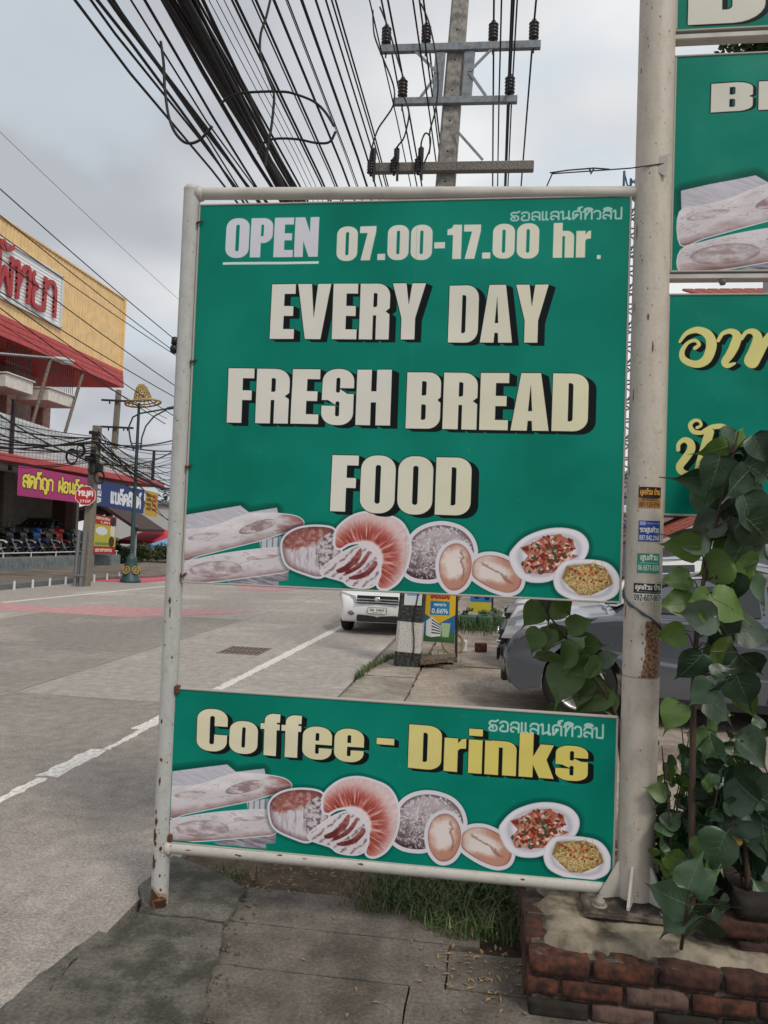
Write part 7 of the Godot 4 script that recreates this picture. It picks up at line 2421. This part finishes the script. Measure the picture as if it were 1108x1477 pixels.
func lamp_post() -> void:
	var t := thing("lamp_post", "teal lamp post with woven hat ornament and gold wheel emblem base", "street lamp", xf(Vector3(-10.66, 0, -22.1)))
	var teal := rough_mat("teal_iron", [Color8(34, 62, 66), Color8(48, 82, 86), Color8(58, 92, 94)], 0.6, 0.03, 0.5)
	var gold := rough_mat("woven_gold", [Color8(136, 104, 50), Color8(186, 150, 80), Color8(200, 168, 96)], 0.2, 0.05, 0.6)
	var st := mb()
	lathe(st, xf(Vector3.ZERO), [Vector2(0, 0), Vector2(0.3, 0), Vector2(0.3, 0.08), Vector2(0.25, 0.12), Vector2(0.2, 0.5), Vector2(0.16, 0.68), Vector2(0.17, 0.74), Vector2(0.1, 0.8), Vector2(0.07, 0.86)], 24)
	done(st, "base", teal, t)
	for a in [-10.0, 60.0, 130.0, -90.0]:
		st = mb()
		var x := xf(Vector3(sin(deg_to_rad(a)) * 0.235, 0.38, cos(deg_to_rad(a)) * 0.235), a, -14)
		var ring := []
		for i in 17: ring.append(x * Vector3(cos(TAU * i / 16) * 0.11, sin(TAU * i / 16) * 0.11, 0))
		tube(st, ring, 0.018, 6, false)
		for k in 4: bar(st, x * Vector3(cos(PI * k / 4) * 0.1, sin(PI * k / 4) * 0.1, 0), x * Vector3(-cos(PI * k / 4) * 0.1, -sin(PI * k / 4) * 0.1, 0), 0.018, 0.018)
		done(st, "wheel_emblem", gold, t)
	st = mb()
	tube(st, [Vector3(0, 0.8, 0), Vector3(0.0, 5.45, 0)], [0.065, 0.04], 14)
	done(st, "pole", teal, t)
	st = mb()
	tube(st, [Vector3(-0.1, 4.0, 0), Vector3(-0.22, 4.3, 0), Vector3(-0.3, 4.7, 0), Vector3(-0.18, 5.02, 0), Vector3(0.05, 5.14, 0), Vector3(0.5, 5.22, 0), Vector3(0.92, 5.3, 0)], 0.026, 8)
	tube(st, [Vector3(0.12, 4.05, 0), Vector3(0.14, 4.4, 0), Vector3(0.25, 4.75, 0), Vector3(0.5, 5.06, 0), Vector3(0.9, 5.27, 0)], 0.024, 8)
	for y in [4.1, 4.22]: bar(st, Vector3(-0.18, y, 0), Vector3(0.16, y, 0), 0.03, 0.03)
	done(st, "bracket_arm", teal, t)
	st = mb()
	box(st, xf(Vector3(1.08, 5.33, 0), 0, 0, 10), Vector3(0.36, 0.08, 0.14), 0.03)
	done(st, "lamp_head", teal, t)
	# hat-shaped lattice
	var tilt := xf(Vector3(0.13, 5.45, 0), 0, 0, 9)
	st = mb()
	for r in [[0.52, 0.0, 0.03], [0.4, 0.05, 0.02], [0.27, 0.12, 0.022], [0.22, 0.3, 0.018], [0.16, 0.46, 0.018], [0.08, 0.56, 0.02]]:
		var ring := []
		for i in 25: ring.append(tilt * Vector3(cos(TAU * i / 24) * r[0], r[1], sin(TAU * i / 24) * r[0]))
		tube(st, ring, r[2], 6, false)
	for k in 16:
		var a := TAU * k / 16
		var line := []
		for r in [[0.52, 0.0], [0.27, 0.12], [0.22, 0.3], [0.15, 0.48], [0.06, 0.58]]: line.append(tilt * Vector3(cos(a + r[1]) * r[0], r[1], sin(a + r[1]) * r[0]))
		tube(st, line, 0.014, 5)
		var line2 := []
		for r in [[0.27, 0.12], [0.22, 0.3], [0.15, 0.48], [0.06, 0.58]]: line2.append(tilt * Vector3(cos(a - r[1] * 1.5) * r[0], r[1], sin(a - r[1] * 1.5) * r[0]))
		tube(st, line2, 0.012, 5)
	done(st, "hat_ornament", gold, t)

# ---------------------------------------------------------------- beyond
func foliage(st: SurfaceTool, c: Vector3, r: Vector3, count: int, size: float, lobes := 7) -> void:
	var cs := []
	for i in lobes: cs.append(c + Vector3(rng.randfn(0, 0.42) * r.x, rng.randfn(0, 0.36) * r.y, rng.randfn(0, 0.42) * r.z))
	for i in count:
		var k: Vector3 = cs[rng.randi() % lobes]
		var d := Vector3(rng.randfn(), rng.randfn(), rng.randfn()).normalized()
		var p: Vector3 = k + d * r * 0.5 * pow(rng.randf(), 0.4)
		var u := Vector3(rng.randfn(), rng.randfn() * 0.5, rng.randfn()).normalized() * size * rng.randf_range(0.6, 1.3)
		var v := u.cross(Vector3(rng.randfn(), rng.randfn() + 1.0, rng.randfn())).normalized() * size * 0.5
		tri(st, p - u * 0.5, p + v * 0.5, p + u * 0.5)
		tri(st, p - u * 0.5, p + u * 0.5, p - v * 0.5)

func tree(called: String, label: String, at: Vector3, h: float, r: Vector3, count: int, size: float, group := "") -> void:
	var t := thing(called, label, "tree" if h > 2.0 else "bush", xf(at), group)
	var st := mb()
	var bark := rough_mat("tree_bark", [Color8(62, 52, 44), Color8(90, 78, 66), Color8(104, 92, 80)], 0.5, 0.03)
	var top := Vector3(0.1, h - r.y * 0.3, 0)
	tube(st, [Vector3.ZERO, Vector3(0.04, h * 0.4, 0.02), top], [h * 0.03 + 0.02, h * 0.02 + 0.012, 0.02], 10)
	for i in 7:
		var a := rng.randf() * TAU
		tube(st, [Vector3(0.03, h * 0.45, 0).lerp(top, i / 9.0), Vector3(cos(a) * r.x * 0.4, h - r.y * 0.4, sin(a) * r.z * 0.4), Vector3(cos(a) * r.x * 0.7, h + rng.randf_range(-0.3, 0.3) * r.y, sin(a) * r.z * 0.7)], [h * 0.012 + 0.01, 0.02, 0.008], 6)
	done(st, "trunk", bark, t)
	st = mb()
	st.set_smooth_group(-1)
	foliage(st, Vector3(0, h, 0), r, count, size, 9)
	done(st, "crown", leaf_mat("tree_leaf_" + str(int(h * 3) % 3), [Color8(58, 78, 42), Color8(70, 88, 46), Color8(50, 70, 44)][int(h * 3) % 3], Color(0.1, 0.15, 0.03), 0.85), t)

func beyond() -> void:
	# trees and bushes
	tree("street_tree", "leafy tree whose twigs show between the boards right of the pole", Vector3(3.55, 0, -9.2), 8.15, Vector3(1.25, 0.85, 1.2), 6000, 0.13)
	for b in [[-18.4, -37.0, 0.5, 0.9], [-17.2, -36.4, 0.55, 1.0], [-16.0, -37.0, 0.5, 1.0], [-14.8, -37.5, 0.5, 0.9], [-19.6, -37.6, 0.55, 1.0]]:
		tree("roadside_bush", "dense green bush in the row before the market tents", Vector3(b[0], 0, b[1]), b[2], Vector3(b[3], 0.55, 0.7), 2600, 0.12, "bushes before the market tents")
	for b in [[-24.0, -62.0, 4.0], [-19.0, -64.0, 4.6], [-14.5, -66.0, 4.2], [-10.0, -68.0, 4.8]]:
		tree("distant_tree", "dark distant tree beyond the market tents", Vector3(b[0], 0, b[1]), b[2], Vector3(3.2, 1.7, 2.5), 1800, 0.35, "distant trees beyond the tents")
	# market tents
	for q in [["red_tent", "red canopy tent beyond the bushes", Vector3(-17.6, 0, -39.5), Color8(190, 52, 66)], ["blue_tent", "light blue canopy tent beside the red tent", Vector3(-15.6, 0, -38.6), Color8(120, 164, 210)], ["crimson_tent", "crimson canopy tent behind the blue tent", Vector3(-15.0, 0, -42.0), Color8(190, 52, 66)]]:
		var t := thing(q[0], q[1], "tent", xf(q[2]))
		var st := mb()
		var h := 1.05 if q[0] != "blue_tent" else 0.85
		for k in 4:
			var a := TAU * (k + 0.5) / 4
			var b := TAU * (k + 1.5) / 4
			var A := Vector3(cos(a) * 2.1, h, sin(a) * 2.1)
			var B := Vector3(cos(b) * 2.1, h, sin(b) * 2.1)
			tri(st, B, A, Vector3(0, h + 0.75, 0))
			quad(st, B - Vector3(0, 0.22, 0), A - Vector3(0, 0.22, 0), A, B)
		done(st, "canopy", mat(q[0] + "_cloth", q[3], 0.8), t)
		for k in 4:
			st = mb()
			var a := TAU * (k + 0.5) / 4
			tube(st, [Vector3(cos(a) * 2.05, 0, sin(a) * 2.05), Vector3(cos(a) * 2.05, h, sin(a) * 2.05)], 0.025, 6)
			done(st, "pole", mat("mesh_grey", Color8(140, 146, 152), 0.6), t)
	var t := thing("white_warehouse", "low white warehouse wall beyond the lamp post", "building", xf(Vector3(-16.0, 0, -48.0)))
	var st := mb()
	box(st, xf(Vector3(0, 1.6, 0)), Vector3(14, 3.2, 6))
	done(st, "wall", mat("warehouse_white", Color8(196, 198, 200), 0.9), t)
	st = mb()
	box(st, xf(Vector3(0, 3.3, 0)), Vector3(14.4, 0.2, 6.4))
	done(st, "roof", mat("warehouse_roof", Color8(120, 122, 124), 0.7), t)
	t = thing("gabled_shed", "dark gabled shed roof behind the lamp post", "building", xf(Vector3(-18.4, 0, -36.2)))
	st = mb()
	prism(st, xf(Vector3.ZERO), PackedVector2Array([Vector2(-3.4, 2.1), Vector2(-0.6, 2.9), Vector2(1.5, 1.65), Vector2(1.5, 1.5), Vector2(-0.6, 2.7), Vector2(-3.4, 1.9)]), -2.5, 0.6)
	done(st, "roof", mat("shed_brown", Color8(66, 50, 46), 0.8), t)
	for x in [-3.0, 1.2]:
		st = mb()
		box(st, xf(Vector3(x, 0.9, 0.3)), Vector3(0.15, 1.8, 0.15))
		done(st, "post", mat("warehouse_white", Color8(196, 198, 200), 0.9), t)
	# blue lattice mast
	t = thing("lattice_mast", "blue steel lattice mast seen through the slit left of the pole", "mast", xf(Vector3(4.72, 0, -28)))
	st = mb()
	var c := [Vector3(-0.6, 0, 0.35), Vector3(0.6, 0, 0.35), Vector3(0, 0, -0.7)]
	for v in c: tube(st, [v, v * 0.55 + Vector3(0, 15, 0)], 0.05, 6)
	for i in 22:
		var f := 1.0 - 0.45 * i / 22.0
		var f2 := 1.0 - 0.45 * (i + 1) / 22.0
		for k in 3:
			var a: Vector3 = c[k] * f + Vector3(0, i * 0.68, 0)
			var b: Vector3 = c[(k + 1) % 3] * f + Vector3(0, i * 0.68, 0)
			tube(st, [a, b], 0.03, 5)
			tube(st, [a if i % 2 else b, (c[(k + 1) % 3] if i % 2 else c[k]) * f2 + Vector3(0, (i + 1) * 0.68, 0)], 0.028, 5)
	done(st, "lattice", mat("mast_blue", Color8(52, 92, 134), 0.5), t)
	# shop at the right with a gabled tile roof, and the two-storey house behind
	t = thing("roadside_shop", "small grey-fronted shop with red tiled gable behind the grey car", "shop", xf(Vector3(3.0, 0, -12.0)))
	st = mb()
	box(st, xf(Vector3(1.6, 0.85, -1.6)), Vector3(4.2, 1.7, 2.6))
	done(st, "wall", rough_mat("shop_front_grey", [Color8(116, 118, 122), Color8(140, 142, 146), Color8(150, 152, 156)], 1.2, 0.02), t)
	var tiles := rough_mat("roof_tile_red", [Color8(118, 54, 46), Color8(150, 72, 60), Color8(166, 88, 74)], 0.5, 0.03)
	for i in 12:
		st = mb()
		var u := i * 0.19
		for r in 9: box(st, xf(Vector3(-0.5 + u, 1.72 + u * 0.52 + 0.01 * (r % 2), -0.12 - r * 0.3), 0, -3, 27), Vector3(0.23, 0.035, 0.33), 0.012)
		done(st, "tile_row", tiles, t)
	st = mb()
	bar(st, Vector3(-0.62, 1.58, 0.06), Vector3(1.75, 2.8, 0.06), 0.12, 0.05)
	done(st, "barge_board", mat("fascia_pale", Color8(176, 166, 164), 0.7), t)
	st = mb()
	box(st, xf(Vector3(-0.42, 2.25, -2.0)), Vector3(2.0, 0.14, 1.2), 0.02)
	done(st, "gutter_box", mat("frame_white", Color8(214, 218, 222), 0.5), t)
	st = mb()
	for i in 5: box(st, xf(Vector3(0.95 + i * 0.5, 0.95, -0.27)), Vector3(0.46, 1.4, 0.06), 0.01)
	done(st, "shutter", mat("shutter_grey", Color8(104, 108, 114), 0.5), t)
	var sp := Pic.new(0, 0, 0.75, 0.55, 220, Color8(186, 190, 192))
	thai(sp, "ขายยาสด", 0.05, 0.7, 0.32, 0.46, 0.02, Color8(120, 34, 44))
	thai(sp, "ราคาส่ง", 0.12, 0.6, 0.16, 0.23, 0.01, Color8(70, 90, 84))
	thai(sp, "ว.อ", 0.3, 0.5, 0.04, 0.1, 0.01, Color8(60, 60, 66))
	flat_print(t, "wall_sign", sp.im, Vector3(-0.02, 1.16, -0.2), Vector3(0.7, 1.16, -0.2), Vector3(0.7, 1.7, -0.2), Vector3(-0.02, 1.7, -0.2))
	t = thing("tiled_house", "two storey house with red tiled hip roof behind the boards", "house", xf(Vector3(6.0, 0, -15.0)))
	st = mb()
	box(st, xf(Vector3(0.6, 3.0, -3.0)), Vector3(5.2, 6.0, 5.0))
	done(st, "wall", mat("house_wall", Color8(176, 168, 158), 0.9), t)
	for q in [[Vector3(-2.3, 6.55, 0.4), Vector3(-0.9, 7.1, -0.6)]]:
		for i in 9:
			st = mb()
			for r in 7: box(st, xf(Vector3(-2.1 + i * 0.24, 6.3 + r * 0.1, 0.3 - r * 0.25), 0, 22, 0), Vector3(0.22, 0.05, 0.3), 0.02)
			done(st, "tile_row", tiles, t)
	st = mb()
	box(st, xf(Vector3(-1.2, 6.2, 0.2)), Vector3(2.2, 0.12, 0.8), 0.01)
	done(st, "eave", mat("shed_brown", Color8(66, 50, 46), 0.8), t)
	st = mb()
	box(st, xf(Vector3(-1.14, 6.6, 0.75)), Vector3(0.26, 1.6, 0.3), 0.01)
	done(st, "column", mat("fascia_pale", Color8(176, 166, 164), 0.7), t)
	# far shop row that closes the street
	for i in 7:
		t = thing("shophouse", "pale shophouse in the row along the near side of the street", "building", xf(Vector3(9.0 + (i % 2) * 0.4, 0, -22.0 - i * 9.0)), "shophouses along the near side")
		st = mb()
		box(st, xf(Vector3(3, 3.2, 0)), Vector3(8, 6.4, 8.8))
		done(st, "wall", rough_mat("shophouse_wall_%d" % (i % 3), [[Color8(170, 164, 152), Color8(190, 184, 174)], [Color8(150, 158, 160), Color8(176, 182, 184)], [Color8(176, 158, 136), Color8(196, 180, 160)]][i % 3], 2.0, 0.02), t)
		for k in 4:
			st = mb()
			box(st, xf(Vector3(-1.02, 4.4, -3.0 + k * 2.0)), Vector3(0.06, 1.3, 1.2), 0.01)
			done(st, "window", mat("dim_glass", Color8(40, 44, 48), 0.15), t)
		st = mb()
		box(st, xf(Vector3(-1.4, 2.9, 0)), Vector3(1.2, 0.1, 8.4), 0.01)
		done(st, "awning", mat("warehouse_roof", Color8(120, 122, 124), 0.7), t)

func forecourt_things() -> void:
	var wood := rough_mat("worn_timber", [], 1.0)
	# condo poster on stakes
	var p := Pic.new(0, 0, 0.44, 0.95, 420, Color8(228, 184, 40))
	p.shape([Vector2(0, 0), Vector2(0.44, 0), Vector2(0.44, 0.36), Vector2(0.22, 0.24), Vector2(0, 0.38)], Color8(34, 104, 158))
	p.rect(0, 0, 0.44, 0.1, Color8(48, 92, 56))
	p.ell(0.36, 0.08, 0.12, 0.06, 0, Color8(56, 104, 60))
	p.shape([Vector2(0.05, 0.08), Vector2(0.12, 0.06), Vector2(0.12, 0.32), Vector2(0.05, 0.27)], Color8(220, 224, 226))
	p.shape([Vector2(0.12, 0.06), Vector2(0.25, 0.08), Vector2(0.25, 0.22), Vector2(0.12, 0.33)], Color8(232, 234, 236))
	for i in 5: p.shape([Vector2(0.125, 0.11 + i * 0.042), Vector2(0.245, 0.105 + i * 0.026), Vector2(0.245, 0.118 + i * 0.026), Vector2(0.125, 0.13 + i * 0.042)], Color8(50, 64, 74))
	p.shape([Vector2(0.27, 0.07), Vector2(0.36, 0.07), Vector2(0.38, 0.25), Vector2(0.25, 0.25)], Color8(168, 196, 150))
	p.rect(0.1, 0.35, 0.36, 0.53, Color8(30, 128, 180))
	type(p, "0.66%", 0.12, 0.34, 0.37, 0.435, Color8(240, 244, 246))
	thai(p, "ดอกเบี้ย", 0.15, 0.31, 0.47, 0.495, 0.004, Color8(230, 240, 246))
	thai(p, "(คอนโด)", 0.1, 0.36, 0.565, 0.615, 0.0085, Color8(170, 40, 34))
	thai(p, "ห้องชุด", 0.1, 0.36, 0.67, 0.72, 0.0085, Color8(170, 40, 34))
	var t := thing("loan_poster", "yellow and blue property loan poster on stakes beside the utility pole", "poster", xf(Vector3(-0.6, 0, -10.05)))
	flat_print(t, "print", p.im, Vector3(-0.205, 0.29, 0.015), Vector3(0.215, 0.29, 0.015), Vector3(0.215, 1.24, 0.015), Vector3(-0.215, 1.24, 0.015))
	var st := mb()
	box(st, xf(Vector3(0.005, 0.765, 0.0)), Vector3(0.42, 0.94, 0.012))
	done(st, "board", mat("frame_white", Color8(214, 218, 222), 0.5), t)
	st = mb()
	tube(st, [Vector3(0.245, 0, 0), Vector3(0.215, 1.4, 0)], 0.018, 8)
	done(st, "stake", mat("dark_iron", Color8(40, 34, 36), 0.6), t)
	st = mb()
	bar(st, Vector3(-0.27, 0, 0.02), Vector3(-0.2, 1.3, -0.02), 0.035, 0.02)
	done(st, "stake", mat("fascia_pale", Color8(176, 166, 164), 0.7), t)
	p = Pic.new(0, 0, 0.46, 0.8, 260, Color8(44, 124, 190))
	p.rect(0, 0, 0.46, 0.22, Color8(206, 190, 60))
	p.ell(0.14, 0.34, 0.06, 0.06, 0, Color8(30, 30, 36))
	p.ell(0.36, 0.32, 0.06, 0.06, 0, Color8(30, 30, 36))
	p.shape([Vector2(0.08, 0.38), Vector2(0.2, 0.32), Vector2(0.4, 0.34), Vector2(0.42, 0.44), Vector2(0.3, 0.46), Vector2(0.2, 0.52), Vector2(0.14, 0.5)], Color8(60, 40, 44))
	p.ell(0.24, 0.5, 0.08, 0.06, 20, Color8(226, 226, 230))
	t = thing("scooter_loan_poster", "small blue and yellow poster with a scooter picture near the planters", "poster", xf(Vector3(-0.08, 0, -16.1)))
	flat_print(t, "print", p.im, Vector3(-0.24, 0.15, 0.012), Vector3(0.2, 0.15, 0.012), Vector3(0.2, 0.95, 0.012), Vector3(-0.24, 0.95, 0.012))
	st = mb()
	box(st, xf(Vector3(-0.02, 0.55, 0)), Vector3(0.44, 0.8, 0.012))
	tube(st, [Vector3(0.22, 0, 0), Vector3(0.215, 1.1, 0)], 0.02, 6)
	done(st, "stake", mat("dark_iron", Color8(40, 34, 36), 0.6), t)
	st = mb()
	box(st, xf(Vector3(0.2, 0.1, 0.1)), Vector3(0.22, 0.2, 0.2), 0.02)
	done(st, "footing", rough_mat("old_concrete", [], 1.0), t)
	# broken concrete
	var conc := rough_mat("old_concrete", [], 1.0)
	var brk := rough_mat("rubble_dirty", [Color8(70, 58, 50), Color8(104, 88, 76), Color8(140, 126, 112)], 0.4, 0.03, 0.95, 0.4)
	for q in [[-0.6, 0.1, -9.85, 0.52, 0.34, 8.0, 14.0, "large tilted slab of broken concrete on the rubble at the pole foot"], [-0.56, 0.03, -9.84, 0.34, 0.2, -12.0, 0.0, "flat chunk of broken concrete under the tilted slab"], [-0.36, 0.03, -9.86, 0.2, 0.16, 30.0, 0.0, "small square chunk of concrete at the poster stake"], [-0.78, 0.025, -9.9, 0.3, 0.12, 4.0, 0.0, "long thin concrete strip lying before the rubble"], [-0.42, 0.025, -9.72, 0.16, 0.1, 60.0, 0.0, "small pale concrete chip in front of the rubble"]]:
		st = mb()
		var poly := rough_edge([Vector2(-q[3] / 2, -q[4] / 2), Vector2(q[3] / 2, -q[4] * 0.42), Vector2(q[3] * 0.46, q[4] / 2), Vector2(-q[3] * 0.42, q[4] * 0.46)], 0.012, 0.05)
		slab(st, poly, -0.028, 0.028)
		tag(done(st, "rubble_piece", brk if q[5] < 20 else conc, self, xf(Vector3(q[0], q[1], q[2]), q[5], 0, q[6] * 0.6)), q[7], "rubble", "broken concrete at the pole foot")
	st = mb()
	tube(st, [Vector3(-0.3, 0.02, -9.9), Vector3(0.25, 0.015, -9.95)], 0.009, 6)
	tag(done(st, "thin_stick", wood), "thin stick lying on the forecourt beside the rubble", "stick")
	# drain grate in the road
	t = thing("drain_grate", "iron drain grate let into the concrete road", "drain", xf(Vector3(-3.25, 0.0, -10.25)))
	st = mb()
	for i in 9: box(st, xf(Vector3(-0.26 + i * 0.065, -0.006, 0), 0), Vector3(0.03, 0.02, 0.64))
	for z in [-0.31, 0.0, 0.31]: box(st, xf(Vector3(0, -0.005, z)), Vector3(0.57, 0.021, 0.05))
	done(st, "bars", mat("drain_iron", Color8(118, 106, 98), 0.8), t)
	# planters
	var gm := rough_mat("planter_green", [Color8(50, 96, 74), Color8(74, 120, 96), Color8(100, 140, 118)], 0.6, 0.03)
	for i in 4:
		t = thing("tyre_planter", "low green planter box with weeds at the forecourt edge", "planter", xf(Vector3(-0.65 + i * 0.32, 0, -14.8 - i * 0.1), i * 4.0), "green planters at the forecourt edge")
		st = mb()
		box(st, xf(Vector3(0, 0.1, 0)), Vector3(0.3, 0.2, 0.3), 0.02)
		done(st, "box", gm, t)
		st = mb()
		foliage(st, Vector3(0, 0.25, 0), Vector3(0.15, 0.1, 0.15), 90, 0.06, 4)
		done(st, "plant", leaf_mat("planter_leaf", Color8(70, 100, 50), Color(0.12, 0.2, 0.04)), t)
	t = thing("concrete_block", "pale concrete block beside the green planters", "block", xf(Vector3(0.5, 0, -14.6), 10))
	st = mb()
	box(st, xf(Vector3(0, 0.1, 0)), Vector3(0.3, 0.2, 0.2), 0.02)
	done(st, "body", conc, t)
	# litter and an old wheel behind the poster
	t = thing("old_wheel_rim", "old spoked wheel rim lying behind the yellow poster", "wheel rim", xf(Vector3(-0.45, 0.14, -11.2), 10, -20))
	st = mb()
	var ring := []
	for i in 21: ring.append(Vector3(cos(TAU * i / 20) * 0.15, sin(TAU * i / 20) * 0.15, 0))
	tube(st, ring, 0.025, 8, false)
	done(st, "ring", mat("rim_tan", Color8(140, 126, 100), 0.7), t)
	st = mb()
	for k in 6: bar(st, Vector3.ZERO, Vector3(cos(TAU * k / 6) * 0.14, sin(TAU * k / 6) * 0.14, 0), 0.03, 0.02)
	done(st, "spokes", mat("rim_tan", Color8(140, 126, 100), 0.7), t)
	st = mb()
	box(st, xf(Vector3(-0.3, 0.09, -11.3), 15), Vector3(0.1, 0.18, 0.1), 0.02)
	tag(done(st, "white_can", mat("frame_white", Color8(214, 218, 222), 0.5)), "white plastic can on the ground behind the poster stake", "can")
	st = mb()
	box(st, xf(Vector3(-0.05, 0.07, -11.4), 25), Vector3(0.16, 0.13, 0.1), 0.01)
	tag(done(st, "loose_brick", rough_mat("brick_tone_0", [], 1.0)), "loose red brick on the ground behind the poster stake", "brick")
	# cars
	make_car("grey_car", "dark grey car parked nose to the road behind the pole", xf(Vector3(0.17, 0, -8.05), -4), mat("car_grey", Color8(92, 97, 106), 0.13, 0.25, 0.7), {"wheel": 0.34, "front_axle": 0.74, "hood": 0.98, "roof": 1.37, "cowl": 1.05, "rim": mat("bright_alloy", Color8(206, 208, 210), 0.3, 0.6), "chrome_handles": true})
	make_car("white_hatchback", "white car parked behind the grey car, mostly hidden by the sign", xf(Vector3(0.3, 0, -10.6), -8), mat("car_white", Color8(232, 233, 234), 0.15, 0.0, 0.6), {"hood": 1.0, "roof": 1.5})
	var c := make_car("white_sedan", "white car facing the camera at the road edge behind the painted pole", xf(Vector3(-1.76, 0, -12.55), 90), mat("car_white", Color8(232, 233, 234), 0.15, 0.0, 0.6), {"half": 0.84, "hood": 0.92, "plate": ["ขน", "3465"]})
	c.scale = Vector3.ONE * 0.86

func _ready() -> void:
	rng.seed = 7
	font_bold = SystemFont.new()
	font_bold.font_names = PackedStringArray(["Droid Sans"])
	font_bold.font_weight = 700
	stage()
	ground()
	yellow_building()
	street_left()
	beyond()
	utility_pole()
	cables()
	signs()
	bricks()
	forecourt_things()
	plants()
	grass()
